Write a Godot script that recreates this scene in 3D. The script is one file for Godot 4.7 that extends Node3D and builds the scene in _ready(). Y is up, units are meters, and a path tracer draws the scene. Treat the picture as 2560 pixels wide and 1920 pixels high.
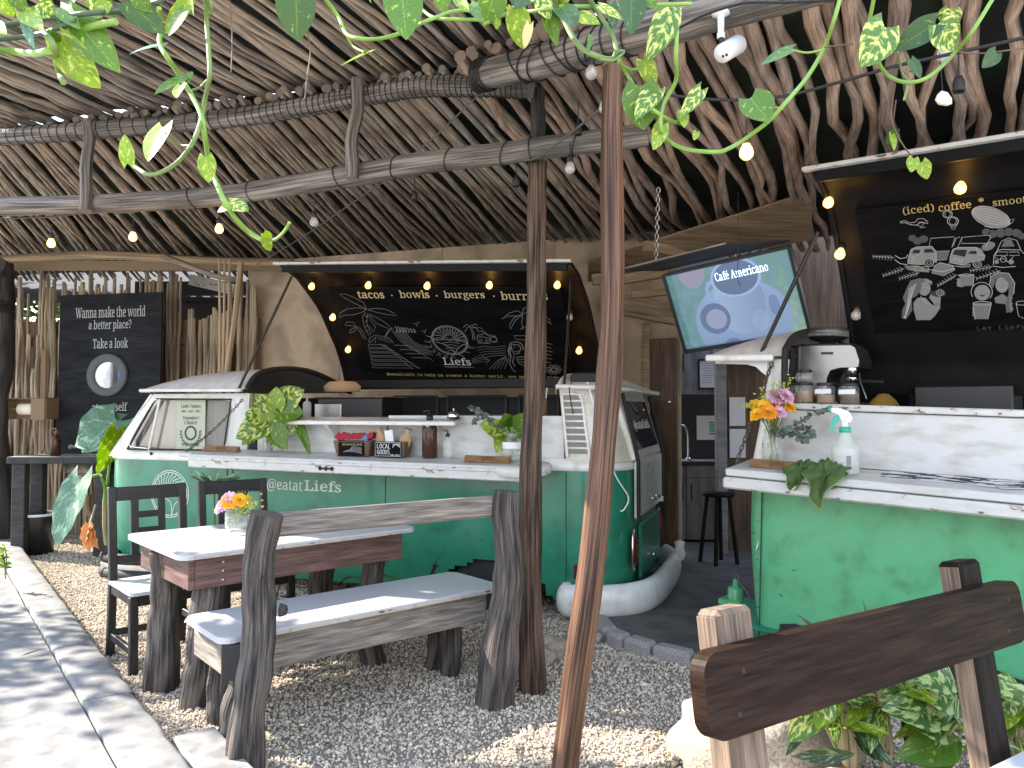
extends Node3D

const EYE := Vector3(0, 1.5, 0)
var tilt_up := atan(64.0 / 1923.5)
var rng := RandomNumberGenerator.new()
var M := {}
var TX := {}
var nz := FastNoiseLite.new()
var soft := FastNoiseLite.new()
var bulbs := []
var pebble: Mesh


func _ready() -> void:
	rng.seed = 11
	nz.seed = 5
	nz.frequency = 1.0
	nz.fractal_octaves = 3
	soft.seed = 9
	soft.frequency = 1.0
	soft.fractal_type = FastNoiseLite.FRACTAL_NONE
	view_and_light()
	make_materials()
	setting()
	roofs()
	frame_posts()
	back_walls()
	left_van()
	right_van()
	furniture()
	left_corner()
	kitchen()
	counter_things()
	lights_and_wires()
	plants()
	vines()
	bystander()


func view_and_light() -> void:
	var cam := Camera3D.new()
	cam.name = "camera"
	cam.position = EYE
	cam.rotation.x = tilt_up
	cam.fov = rad_to_deg(2.0 * atan(960.0 / 1923.5))
	cam.near = 0.05
	cam.far = 400.0
	add_child(cam)
	var env := Environment.new()
	env.background_mode = Environment.BG_SKY
	var sky_look := ProceduralSkyMaterial.new()
	sky_look.sky_top_color = Color(0.62, 0.7, 0.82)
	sky_look.sky_horizon_color = Color(0.95, 0.93, 0.89)
	sky_look.sky_curve = 0.16
	sky_look.ground_bottom_color = Color(0.5, 0.47, 0.42)
	sky_look.ground_horizon_color = Color(0.7, 0.7, 0.66)
	sky_look.sky_energy_multiplier = 1.0
	var sky := Sky.new()
	sky.sky_material = sky_look
	env.sky = sky
	env.background_energy_multiplier = 1.35
	env.ambient_light_source = Environment.AMBIENT_SOURCE_SKY
	env.tonemap_mode = Environment.TONE_MAPPER_LINEAR
	env.tonemap_exposure = 3.7
	env.sdfgi_enabled = true
	env.ssao_enabled = true
	env.ssil_enabled = true
	var world := WorldEnvironment.new()
	world.name = "world_environment"
	world.environment = env
	add_child(world)
	var sun := DirectionalLight3D.new()
	sun.name = "sun"
	sun.light_energy = 1.5
	sun.light_color = Color(1.0, 0.96, 0.9)
	sun.light_angular_distance = 0.5
	sun.shadow_enabled = true
	sun.basis = Basis.looking_at(-Vector3(-0.76, 0.58, -0.27).normalized(), Vector3.UP)
	add_child(sun)


# ---------------------------------------------------------------- helpers
func spot(u: float, v: float, d: float) -> Vector3:
	# a place at distance d in front of the viewer's position
	var x := (u - 1280.0) / 1923.5
	var y := (960.0 - v) / 1923.5
	var c := cos(tilt_up)
	var s := sin(tilt_up)
	var r := Vector3(x, y * c + s, y * s - c)
	return EYE + r * (d / -r.z)


func begin() -> SurfaceTool:
	var st := SurfaceTool.new()
	st.begin(Mesh.PRIMITIVE_TRIANGLES)
	return st


func finish(st: SurfaceTool) -> ArrayMesh:
	st.generate_normals()
	return st.commit()


func obj(called: String, what, m: Material, parent: Node = null) -> MeshInstance3D:
	var o := MeshInstance3D.new()
	o.name = called
	if what is SurfaceTool:
		o.mesh = finish(what)
	else:
		o.mesh = what
	o.material_override = m
	if parent == null:
		parent = self
	parent.add_child(o, true)
	return o


func tag(o: Node, label: String, category: String, group := "") -> Node:
	o.set_meta("label", label)
	o.set_meta("category", category)
	if group != "":
		o.set_meta("group", group)
	return o


func structure(o: Node, label := "", category := "") -> Node:
	o.set_meta("kind", "structure")
	if label != "":
		tag(o, label, category)
	return o


func stuff(o: Node) -> Node:
	o.set_meta("kind", "stuff")
	return o


func thing(called: String, label: String, category: String, place := Vector3.ZERO, turn := 0.0, group := "") -> Node3D:
	var o := Node3D.new()
	o.name = called
	add_child(o, true)
	o.position = place
	o.rotation.y = turn
	tag(o, label, category, group)
	return o


func copy_of(src: Node3D, place: Vector3, turn: float, label: String) -> Node3D:
	var c := src.duplicate()
	add_child(c, true)
	c.position = place
	c.rotation.y = turn
	c.set_meta("label", label)
	return c


func poly(st: SurfaceTool, pts: Array, out: Vector3) -> void:
	var n: Vector3 = (pts[1] - pts[0]).cross(pts[2] - pts[0])
	var p := pts.duplicate()
	if n.dot(out) > 0.0:
		p.reverse()
	st.set_smooth_group(-1)
	for i in range(1, p.size() - 1):
		st.add_vertex(p[0])
		st.add_vertex(p[i])
		st.add_vertex(p[i + 1])


func box(st: SurfaceTool, c: Vector3, s: Vector3, b := Basis.IDENTITY, ch := 0.0) -> void:
	var h := s * 0.5
	ch = minf(ch, minf(h.x, minf(h.y, h.z)) * 0.9)
	for i in 3:
		var j := (i + 1) % 3
		var k := (i + 2) % 3
		for si in [-1.0, 1.0]:
			var q := []
			for w in [[-1, -1], [1, -1], [1, 1], [-1, 1]]:
				var p := Vector3.ZERO
				p[i] = si * h[i]
				p[j] = w[0] * (h[j] - ch)
				p[k] = w[1] * (h[k] - ch)
				q.append(c + b * p)
			var n := Vector3.ZERO
			n[i] = si
			poly(st, q, b * n)
			if ch > 0.0:
				for sj in [-1.0, 1.0]:
					var e := []
					for w in [[0, -1], [1, -1], [1, 1], [0, 1]]:
						var p := Vector3.ZERO
						p[i] = si * (h[i] - (ch if w[0] == 1 else 0.0))
						p[j] = sj * (h[j] - (0.0 if w[0] == 1 else ch))
						p[k] = w[1] * (h[k] - ch)
						e.append(c + b * p)
					var m := Vector3.ZERO
					m[i] = si
					m[j] = sj
					poly(st, e, b * m)
	if ch > 0.0:
		for sx in [-1.0, 1.0]:
			for sy in [-1.0, 1.0]:
				for sz in [-1.0, 1.0]:
					var g := Vector3(sx, sy, sz)
					var q := []
					for i in 3:
						var p := Vector3(sx * (h.x - ch), sy * (h.y - ch), sz * (h.z - ch))
						p[i] = g[i] * h[i]
						q.append(c + b * p)
					poly(st, q, b * g)


func boxed(c: Vector3, s: Vector3, ch := 0.0, b := Basis.IDENTITY) -> SurfaceTool:
	var st := begin()
	box(st, c, s, b, ch)
	return st


func along(a: Vector3, b: Vector3, up := Vector3.UP) -> Basis:
	# x runs from a to b, y as near up as it can
	var x := (b - a).normalized()
	var z := x.cross(up).normalized()
	return Basis(x, z.cross(x), z)


func plank(a: Vector3, b: Vector3, high: float, thick: float, ch := 0.004, up := Vector3.UP) -> SurfaceTool:
	return boxed((a + b) * 0.5, Vector3(a.distance_to(b), high, thick), ch, along(a, b, up))


func put_plank(called: String, a: Vector3, b: Vector3, high: float, thick: float, m: Material, parent: Node = null, ch := 0.004, up := Vector3.UP) -> MeshInstance3D:
	# its own axes run along the plank, so that the grain does too
	var st := begin()
	box(st, Vector3.ZERO, Vector3(a.distance_to(b), high, thick), Basis.IDENTITY, ch)
	var o := obj(called, st, m, parent)
	o.transform = Transform3D(along(a, b, up), (a + b) * 0.5)
	return o


func tube(st: SurfaceTool, pts: Array, rad, sides := 8, cap := true, rough := 0.0, seed_at := 0.0, ridge := 2.0) -> void:
	var n := pts.size()
	var t0: Vector3 = (pts[1] - pts[0]).normalized()
	var side := t0.cross(Vector3.UP if absf(t0.y) < 0.9 else Vector3.RIGHT).normalized()
	var rings := []
	var lengths := [0.0]
	for i in n:
		var t: Vector3 = (pts[mini(i + 1, n - 1)] - pts[maxi(i - 1, 0)]).normalized()
		side = (side - t * side.dot(t)).normalized()
		var other := t.cross(side)
		var r: float = rad[i] if rad is Array else rad
		if i > 0:
			lengths.append(lengths[i - 1] + pts[i].distance_to(pts[i - 1]))
		var ring := []
		for j in sides + 1:
			var a := TAU * j / sides
			var rr := r
			if rough > 0.0:
				var k := a if j < sides else 0.0
				rr = r * (1.0 + rough * (soft.get_noise_3d(cos(k) * ridge * 0.7 + seed_at, sin(k) * ridge * 0.7, lengths[i] * 1.1 + seed_at * 3.0) + 0.4 * nz.get_noise_3d(cos(k) * ridge * 2.0, sin(k) * ridge * 2.0 + seed_at, lengths[i] * 1.5)))
			ring.append(pts[i] + (side * cos(a) + other * sin(a)) * rr)
		rings.append(ring)
	st.set_smooth_group(0)
	for i in n - 1:
		for j in sides:
			var q := [[i, j], [i, j + 1], [i + 1, j + 1], [i, j], [i + 1, j + 1], [i + 1, j]]
			for w in q:
				st.set_uv(Vector2(float(w[1]) / sides, lengths[w[0]]))
				st.add_vertex(rings[w[0]][w[1]])
	if cap:
		st.set_uv(Vector2(0.5, 0.0))
		var f: Array = rings[0].slice(0, sides)
		poly(st, f, pts[0] - pts[1])
		var g: Array = rings[n - 1].slice(0, sides)
		poly(st, g, pts[n - 1] - pts[n - 2])
	st.set_smooth_group(0)


func tubed(pts: Array, rad, sides := 8, rough := 0.0, seed_at := 0.0, ridge := 2.0) -> SurfaceTool:
	var st := begin()
	tube(st, pts, rad, sides, true, rough, seed_at, ridge)
	return st


func curve(pts: Array, steps := 6) -> Array:
	# a smooth line through the points
	var out := []
	var n := pts.size()
	for i in n - 1:
		var p0 = pts[maxi(i - 1, 0)]
		var p3 = pts[mini(i + 2, n - 1)]
		for k in steps:
			out.append(pts[i].cubic_interpolate(pts[i + 1], p0, p3, float(k) / steps))
	out.append(pts[n - 1])
	return out


func log_line(a: Vector3, b: Vector3, r0: float, r1: float, bend: float, segs: int, s: float) -> Array:
	var pts := []
	var rad := []
	var t := (b - a).normalized()
	var x := t.cross(Vector3.UP if absf(t.y) < 0.9 else Vector3.RIGHT).normalized()
	var y := t.cross(x)
	for i in segs + 1:
		var k := float(i) / segs
		pts.append(a.lerp(b, k) + x * bend * soft.get_noise_2d(k * 1.3 + s, s) + y * bend * soft.get_noise_2d(s, k * 1.3 + s * 2.0))
		rad.append(lerpf(r0, r1, k) * (1.0 + 0.1 * soft.get_noise_2d(k * 6.0 + s, 3.0 * s)))
	return [pts, rad]


func log_mesh(a: Vector3, b: Vector3, r0: float, r1: float, bend := 0.05, sides := 16, segs := 26, rough := 0.12, s := 0.0, ridge := 2.0) -> SurfaceTool:
	var l := log_line(a, b, r0, r1, bend, segs, s)
	return tubed(l[0], l[1], sides, rough, s, ridge)


func grid(st: SurfaceTool, rows: Array, flip := false, skip: Array = [], uv_scale := 1.0) -> void:
	# rows of points; skip lists the cells [row * 1000 + column] that are left out
	st.set_smooth_group(0)
	for i in rows.size() - 1:
		for j in rows[i].size() - 1:
			if skip.has(i * 1000 + j):
				continue
			var q := [[i, j], [i + 1, j], [i + 1, j + 1], [i, j], [i + 1, j + 1], [i, j + 1]]
			if flip:
				q.reverse()
			for w in q:
				st.set_uv(Vector2(float(w[1]) / (rows[i].size() - 1), float(w[0]) / (rows.size() - 1)) * uv_scale)
				st.add_vertex(rows[w[0]][w[1]])


func lathe(st: SurfaceTool, prof: Array, sides := 20, xf := Transform3D.IDENTITY) -> void:
	var rows := []
	for p in prof:
		var row := []
		for j in sides + 1:
			var a := TAU * j / sides
			row.append(xf * Vector3(p[0] * cos(a), p[1], p[0] * sin(a)))
		rows.append(row)
	grid(st, rows)


func lathed(prof: Array, sides := 20, xf := Transform3D.IDENTITY) -> SurfaceTool:
	var st := begin()
	lathe(st, prof, sides, xf)
	return st


func prism(st: SurfaceTool, shape: PackedVector2Array, depth: float, xf := Transform3D.IDENTITY) -> void:
	var idx := Geometry2D.triangulate_polygon(shape)
	st.set_smooth_group(-1)
	for i in range(0, idx.size(), 3):
		var a := shape[idx[i]]
		var b := shape[idx[i + 1]]
		var c := shape[idx[i + 2]]
		poly(st, [xf * Vector3(a.x, a.y, depth), xf * Vector3(b.x, b.y, depth), xf * Vector3(c.x, c.y, depth)], xf.basis.z)
		poly(st, [xf * Vector3(a.x, a.y, 0), xf * Vector3(b.x, b.y, 0), xf * Vector3(c.x, c.y, 0)], -xf.basis.z)
	var turn := 1.0 if not Geometry2D.is_polygon_clockwise(shape) else -1.0
	for i in shape.size():
		var a := shape[i]
		var b := shape[(i + 1) % shape.size()]
		var o := Vector3(b.y - a.y, a.x - b.x, 0) * turn
		poly(st, [xf * Vector3(a.x, a.y, 0), xf * Vector3(b.x, b.y, 0), xf * Vector3(b.x, b.y, depth), xf * Vector3(a.x, a.y, depth)], xf.basis * o)


func prismed(shape: PackedVector2Array, depth: float, xf := Transform3D.IDENTITY) -> SurfaceTool:
	var st := begin()
	prism(st, shape, depth, xf)
	return st


func ring_frame(st: SurfaceTool, outer: Array, inner: Array, depth: float, xf := Transform3D.IDENTITY) -> void:
	# a flat frame between two outlines of as many points
	var n := outer.size()
	for i in n:
		var k := (i + 1) % n
		var a := [outer[i], outer[k], inner[k], inner[i]]
		for z in [0.0, depth]:
			var q := []
			for p in a:
				q.append(xf * Vector3(p.x, p.y, z))
			poly(st, q, xf.basis.z * (1.0 if z == depth else -1.0))
		for e in [[outer, 1.0], [inner, -1.0]]:
			var p: Vector2 = e[0][i]
			var r: Vector2 = e[0][k]
			var mid := Vector2.ZERO
			for w in inner:
				mid += w / n
			var o: Vector2 = ((p + r) * 0.5 - mid) * e[1]
			poly(st, [xf * Vector3(p.x, p.y, 0), xf * Vector3(r.x, r.y, 0), xf * Vector3(r.x, r.y, depth), xf * Vector3(p.x, p.y, depth)], xf.basis * Vector3(o.x, o.y, 0))


func round_rect(x0: float, y0: float, x1: float, y1: float, r: float, n := 4) -> Array:
	var out := []
	for c in [[x1 - r, y1 - r, 0.0], [x0 + r, y1 - r, 0.25], [x0 + r, y0 + r, 0.5], [x1 - r, y0 + r, 0.75]]:
		for i in n + 1:
			var a: float = TAU * (c[2] + 0.25 * i / n)
			out.append(Vector2(c[0] + r * cos(a), c[1] + r * sin(a)))
	return out


func lettering(called: String, said: String, font: String, wide: float, high: float, at: Transform3D, m: Material, parent: Node, depth := 0.002, bold := 0.0) -> MeshInstance3D:
	# fits the text into wide x high (the height of the whole line); x of «at» runs along it and z comes out; its origin is the middle
	var f := SystemFont.new()
	f.font_names = PackedStringArray([font])
	var use: Font = f
	if bold != 0.0:
		var v := FontVariation.new()
		v.base_font = f
		v.variation_embolden = bold
		use = v
	var t := TextMesh.new()
	t.text = said
	t.font = use
	t.font_size = 48
	t.pixel_size = 0.01
	t.curve_step = 1.5
	t.depth = 0.1
	var bb := t.get_aabb()
	var o := MeshInstance3D.new()
	o.name = called
	o.mesh = t
	o.material_override = m
	parent.add_child(o, true)
	var sx := wide / maxf(bb.size.x, 0.001)
	var sy := sx if high <= 0.0 else high / maxf(bb.size.y, 0.001)
	var mid := bb.get_center()
	o.transform = at * Transform3D(Basis.from_scale(Vector3(sx, sy, depth / 0.1)), Vector3(-mid.x * sx, -mid.y * sy, 0))
	return o


func ribbon(st: SurfaceTool, pts: Array, wide: float, out: Vector3) -> void:
	# a painted line: a flat strip that stands a hair proud of the board
	var n := pts.size()
	var l := []
	var r := []
	for i in n:
		var t: Vector3 = (pts[mini(i + 1, n - 1)] - pts[maxi(i - 1, 0)]).normalized()
		var s := t.cross(out).normalized() * wide * 0.5 * (0.75 + 0.5 * absf(nz.get_noise_2d(i * 1.7, pts[i].x * 30.0)))
		l.append(pts[i] + s)
		r.append(pts[i] - s)
	for i in n - 1:
		poly(st, [l[i], l[i + 1], r[i + 1], r[i]], out)


func chain_links(st: SurfaceTool, a: Vector3, b: Vector3, link: float, wire: float, sag := 0.0) -> void:
	var n := int(a.distance_to(b) / (link * 0.74))
	for i in n:
		var k := (i + 0.5) / n
		var c := a.lerp(b, k) - Vector3(0, sag * 4.0 * k * (1.0 - k), 0)
		var d := along(a, b)
		var y := d.y if i % 2 == 0 else d.z
		var loop := []
		for j in 11:
			var t := TAU * j / 10
			loop.append(c + d.x * cos(t) * link * 0.5 + y * sin(t) * link * 0.28)
		tube(st, loop, wire, 5, false)


func leaf_mesh(base: Vector3, tip: Vector3, wide: float, face: Vector3, fold := 0.25, droop := 0.15, heart := 0.22, segs := 8, widest := 0.3) -> SurfaceTool:
	var st := begin()
	leaf(st, base, tip, wide, face, fold, droop, heart, segs, widest)
	return st


func leaf(st: SurfaceTool, base: Vector3, tip: Vector3, wide: float, face: Vector3, fold := 0.25, droop := 0.15, heart := 0.22, segs := 8, widest := 0.3, wave := 0.0) -> void:
	var d := tip - base
	var len := d.length()
	var x := d / len
	var s := x.cross(face).normalized()
	var n := s.cross(x).normalized()
	var rows := []
	for i in segs + 1:
		var k := float(i) / segs
		var w := wide * 0.5
		if k < widest:
			w *= lerpf(0.55 if heart > 0.0 else 0.12, 1.0, sin(k / widest * PI * 0.5))
		else:
			w *= pow(cos((k - widest) / (1.0 - widest) * PI * 0.5), 0.8)
		var row := []
		for e in [-1.0, -0.75, -0.4, 0.0, 0.4, 0.75, 1.0]:
			var back: float = heart * len * pow(absf(e), 1.5) * pow(1.0 - k, 4.0)
			var p: Vector3 = base + x * (k * len - back) + s * w * e + n * (w * fold * absf(e) - droop * len * k * k)
			if wave > 0.0:
				p += n * wave * sin(k * 21.0 + e * 4.0) * absf(e)
			row.append(p)
		rows.append(row)
	grid(st, rows)


# ---------------------------------------------------------------- materials
func noise_tex(freq: float, ramp: Array, oct := 4, size := 512, type := FastNoiseLite.TYPE_SIMPLEX_SMOOTH, s := 1) -> NoiseTexture2D:
	var f := FastNoiseLite.new()
	f.noise_type = type
	f.frequency = freq
	f.fractal_octaves = oct
	f.seed = s
	var g := Gradient.new()
	g.offsets = PackedFloat32Array()
	g.colors = PackedColorArray()
	var off := PackedFloat32Array()
	var col := PackedColorArray()
	for r in ramp:
		off.append(r[0])
		var v = r[1]
		col.append(v if v is Color else Color(v, v, v))
	g.offsets = off
	g.colors = col
	var t := NoiseTexture2D.new()
	t.width = size
	t.height = size
	t.seamless = true
	t.noise = f
	t.color_ramp = g
	return t


func lin(r: float, g: float, b: float) -> Color:
	return Color(r, g, b).linear_to_srgb()


func mk(called: String, c: Color, rough := 0.7, o := {}) -> StandardMaterial3D:
	var m := StandardMaterial3D.new()
	m.resource_name = called
	m.albedo_color = c
	m.roughness = rough
	m.metallic = o.get("metal", 0.0)
	m.metallic_specular = o.get("spec", 0.5)
	if o.has("tex"):
		m.albedo_texture = TX[o.tex]
	if o.has("tri"):
		m.uv1_triplanar = true
		m.uv1_scale = o.tri
		m.uv1_world_triplanar = o.get("world", false)
	if o.has("uv"):
		m.uv1_scale = o.uv
	if o.has("bump"):
		m.heightmap_enabled = true
		m.heightmap_texture = TX[o.bump]
		m.heightmap_scale = o.get("cm", 0.3)
	if o.has("rtex"):
		m.roughness_texture = TX[o.rtex]
	if o.has("alpha"):
		m.transparency = BaseMaterial3D.TRANSPARENCY_ALPHA
		m.albedo_color.a = o.alpha
	if o.has("glow"):
		m.emission_enabled = true
		m.emission = o.get("glow_color", c)
		m.emission_energy_multiplier = o.glow
	if o.has("through"):
		m.backlight_enabled = true
		m.backlight = o.through
	if o.has("coat"):
		m.clearcoat_enabled = true
		m.clearcoat = o.coat
		m.clearcoat_roughness = o.get("coat_rough", 0.15)
	if o.has("rim"):
		m.rim_enabled = true
		m.rim = o.rim
	if o.has("vertex"):
		m.vertex_color_use_as_albedo = true
	m.cull_mode = BaseMaterial3D.CULL_DISABLED
	M[called] = m
	return m


func leaf_tex(dark: Color, light: Color, share: float, s: int) -> ImageTexture:
	# side veins and splashes of the paler colour that run with them
	var im := Image.create(96, 128, false, Image.FORMAT_RGB8)
	var f := FastNoiseLite.new()
	f.seed = s
	f.frequency = 1.0
	f.fractal_octaves = 3
	for y in 128:
		for x in 96:
			var e := absf(x / 95.0 - 0.5) * 2.0
			var k := y / 127.0
			var run := k - e * 0.28
			var side := 1.0 if x > 47 else -1.0
			var n := f.get_noise_2d(run * 4.2 + side * 7.0, e * 1.1 + side * 3.0) * 0.75 + f.get_noise_2d(run * 15.0 + side, e * 1.6) * 0.22
			var vein := pow(0.5 + 0.5 * cos(run * 70.0), 12.0) * 0.1
			var mid := exp(-e * e * 700.0) * 0.5
			var a := clampf((n + share - 0.5) * 6.0, 0.0, 1.0)
			var c := dark.lerp(light, a)
			c = c.lerp(light, clampf(vein + mid, 0.0, 0.6))
			c = c * (0.9 + 0.25 * f.get_noise_2d(x * 0.2, y * 0.2))
			im.set_pixel(x, y, Color(clampf(c.r, 0, 1), clampf(c.g, 0, 1), clampf(c.b, 0, 1)))
	return ImageTexture.create_from_image(im)


func fibre_tex(across: bool, contrast: float, crack: float, s: int) -> ImageTexture:
	# wood: slow changes of tone, streaks, fine fibres and dark checks, all running one way and closing round the other
	var n := 384
	var im := Image.create(n, n, false, Image.FORMAT_L8)
	var f := FastNoiseLite.new()
	f.seed = s
	f.frequency = 1.0
	f.fractal_type = FastNoiseLite.FRACTAL_NONE
	for i in n:
		var a := TAU * i / n
		var c := cos(a)
		var d := sin(a)
		for j in n:
			# the tone closes lengthwise as well: blend the end into the start
			var k := float(j) / n
			var v := 0.0
			var w := clampf((k - 0.85) / 0.15, 0.0, 1.0)
			for e in 2:
				var kk := k - e
				var g := w if e == 1 else 1.0 - w
				if g <= 0.0:
					continue
				var q := 0.5 * f.get_noise_3d(c * 1.3, d * 1.3, kk * 3.0) + 0.5 * f.get_noise_3d(c * 5.0, d * 5.0, kk * 5.0 + 9.0) + 0.45 * f.get_noise_3d(c * 16.0, d * 16.0, kk * 7.0) + 0.35 * f.get_noise_3d(c * 40.0, d * 40.0, kk * 16.0)
				var h := absf(f.get_noise_3d(c * 6.0 + 5.0, d * 6.0, kk * 4.0 + 20.0))
				q -= crack * clampf(1.0 - h / 0.045, 0.0, 1.0) * (0.6 + 0.4 * f.get_noise_3d(c * 2.0, d * 2.0, kk * 9.0 + 4.0))
				v += q * g
			var o := clampf(0.8 + contrast * v, 0.05, 1.0)
			im.set_pixel(i if not across else j, j if not across else i, Color(o, o, o))
	return ImageTexture.create_from_image(im)


func make_materials() -> void:
	TX.fibre = fibre_tex(false, 0.3, 0.5, 3)
	TX.fibre_x = fibre_tex(true, 0.3, 0.35, 6)
	TX.weathered = fibre_tex(false, 0.5, 0.8, 11)
	TX.grain = noise_tex(0.012, [[0.0, 0.6], [0.3, 0.78], [0.5, 0.92], [0.62, 0.84], [0.8, 1.0], [1.0, 0.88]], 5)
	TX.bark = noise_tex(0.02, [[0.0, 0.45], [0.3, 0.68], [0.5, 0.86], [0.7, 1.0], [1.0, 0.88]], 5, 512, FastNoiseLite.TYPE_SIMPLEX, 4)
	TX.blotch = noise_tex(0.008, [[0.0, 0.72], [0.4, 0.9], [0.6, 1.0], [1.0, 0.86]], 5, 512, FastNoiseLite.TYPE_SIMPLEX_SMOOTH, 7)
	TX.speck = noise_tex(0.09, [[0.0, 0.5], [0.35, 0.8], [0.6, 1.0], [1.0, 0.75]], 3, 512, FastNoiseLite.TYPE_SIMPLEX, 9)
	TX.soft = noise_tex(0.01, [[0.0, 0.0], [1.0, 1.0]], 5, 512, FastNoiseLite.TYPE_SIMPLEX_SMOOTH, 12)
	TX.rough = noise_tex(0.05, [[0.0, 0.0], [1.0, 1.0]], 4, 512, FastNoiseLite.TYPE_SIMPLEX, 13)
	TX.worn = noise_tex(0.012, [[0.0, Color(0.45, 0.36, 0.28)], [0.17, Color(0.55, 0.47, 0.4)], [0.21, Color(0.93, 0.93, 0.93)], [1.0, Color(1, 1, 1)]], 6, 512, FastNoiseLite.TYPE_SIMPLEX, 21)
	TX.dirty = noise_tex(0.009, [[0.0, Color(0.86, 0.83, 0.79)], [0.3, Color(0.95, 0.94, 0.92)], [0.6, Color(1, 1, 1)], [1.0, Color(0.98, 0.97, 0.96)]], 6, 512, FastNoiseLite.TYPE_SIMPLEX, 23)
	TX.burnt = noise_tex(0.016, [[0.0, Color(0.42, 0.4, 0.38)], [0.35, Color(0.58, 0.55, 0.52)], [0.55, Color(0.76, 0.72, 0.68)], [0.75, Color(1, 0.96, 0.92)], [1.0, Color(0.82, 0.77, 0.72)]], 6, 512, FastNoiseLite.TYPE_SIMPLEX, 31)
	TX.sheen = noise_tex(0.012, [[0.0, 0.55], [0.5, 0.8], [1.0, 1.0]], 4, 256, FastNoiseLite.TYPE_SIMPLEX_SMOOTH, 41)
	TX.leaf_green = leaf_tex(Color(0.33, 0.48, 0.1), Color(0.6, 0.7, 0.24), 0.2, 3)
	TX.leaf_lime = leaf_tex(Color(0.5, 0.62, 0.13), Color(0.74, 0.8, 0.34), 0.36, 5)
	TX.leaf_split = leaf_tex(Color(0.33, 0.48, 0.12), Color(0.82, 0.84, 0.45), 0.5, 8)
	TX.leaf_dark = leaf_tex(Color(0.21, 0.34, 0.1), Color(0.52, 0.62, 0.2), 0.16, 13)
	TX.leaf_cane = leaf_tex(Color(0.27, 0.42, 0.17), Color(0.72, 0.78, 0.5), 0.56, 17)
	TX.leaf_snake = leaf_tex(Color(0.2, 0.3, 0.18), Color(0.5, 0.57, 0.42), 0.42, 19)
	TX.leaf_ear = leaf_tex(Color(0.4, 0.56, 0.45), Color(0.66, 0.78, 0.66), 0.3, 23)
	# ground
	mk("gravel", lin(0.36, 0.31, 0.25), 0.95, {"tex": "speck", "tri": Vector3(2.5, 2.5, 2.5), "world": true, "bump": "rough", "cm": 0.4})
	mk("pebble", lin(0.66, 0.575, 0.475), 0.9, {"vertex": true})
	mk("concrete", lin(0.25, 0.245, 0.24), 0.92, {"tex": "blotch", "tri": Vector3(1.1, 1.1, 1.1), "world": true, "bump": "speck", "cm": 0.12})
	mk("old_concrete", lin(0.4, 0.37, 0.34), 0.95, {"tex": "speck", "tri": Vector3(1.5, 1.5, 1.5), "world": true, "bump": "rough", "cm": 0.21})
	mk("floor", lin(0.11, 0.103, 0.096), 0.75, {"tex": "blotch", "tri": Vector3(0.7, 0.7, 0.7), "world": true})
	mk("far_ground", lin(0.48, 0.455, 0.41), 0.95, {"tex": "blotch", "tri": Vector3(0.2, 0.2, 0.2), "world": true})
	mk("rock", lin(0.46, 0.39, 0.31), 0.92, {"tex": "speck", "tri": Vector3(1.2, 1.2, 1.2), "bump": "rough", "cm": 0.5})
	# sticks and timber
	var tone := 0
	for c in [[0.47, 0.385, 0.305], [0.55, 0.435, 0.33], [0.4, 0.325, 0.26], [0.6, 0.47, 0.35], [0.52, 0.45, 0.375]]:
		mk("stick_%d" % tone, lin(c[0], c[1], c[2]), 0.85, {"tex": "fibre", "uv": Vector3(0.34, 0.8, 1), "bump": "fibre", "cm": 0.2})
		mk("warm_stick_%d" % tone, lin(c[0] * 1.12, c[1] * 1.0, c[2] * 0.98), 0.85, {"tex": "fibre", "uv": Vector3(0.34, 0.8, 1), "bump": "fibre", "cm": 0.2})
		mk("pale_stick_%d" % tone, lin(c[0] * 1.2, c[1] * 1.15, c[2] * 1.0), 0.85, {"tex": "fibre", "uv": Vector3(0.3, 0.5, 1), "bump": "fibre", "cm": 0.1})
		tone += 1
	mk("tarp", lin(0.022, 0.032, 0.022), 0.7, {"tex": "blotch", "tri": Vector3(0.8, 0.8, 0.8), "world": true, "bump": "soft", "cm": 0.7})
	mk("grey_beam", lin(0.27, 0.235, 0.2), 0.85, {"tex": "weathered", "uv": Vector3(1, 0.4, 1), "bump": "weathered", "cm": 0.25})
	mk("brown_post", lin(0.15, 0.1, 0.07), 0.55, {"tex": "weathered", "uv": Vector3(1, 0.5, 1), "bump": "weathered", "cm": 0.25, "spec": 0.25})
	mk("red_post", lin(0.19, 0.1, 0.06), 0.48, {"tex": "weathered", "uv": Vector3(1, 0.3, 1), "bump": "fibre", "cm": 0.2, "spec": 0.35})
	mk("dark_post", lin(0.05, 0.044, 0.04), 0.7, {"tex": "weathered", "uv": Vector3(1, 0.5, 1), "bump": "weathered", "cm": 0.4})
	mk("stump", lin(0.15, 0.125, 0.108), 0.85, {"tex": "weathered", "uv": Vector3(1, 0.7, 1), "bump": "weathered", "cm": 0.9})
	mk("peeled", lin(0.56, 0.4, 0.235), 0.7, {"tex": "fibre", "uv": Vector3(1, 0.3, 1), "bump": "fibre", "cm": 0.15})
	mk("plywood", lin(0.5, 0.35, 0.21), 0.7, {"tex": "fibre_x", "tri": Vector3(0.4, 0.8, 0.8), "bump": "fibre_x", "cm": 0.03})
	mk("pale_plywood", lin(0.56, 0.43, 0.3), 0.75, {"tex": "blotch", "tri": Vector3(0.35, 0.35, 0.35)})
	mk("door_wood", lin(0.16, 0.09, 0.05), 0.6, {"tex": "fibre", "tri": Vector3(1.2, 0.5, 1.2), "bump": "fibre", "cm": 0.05})
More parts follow.
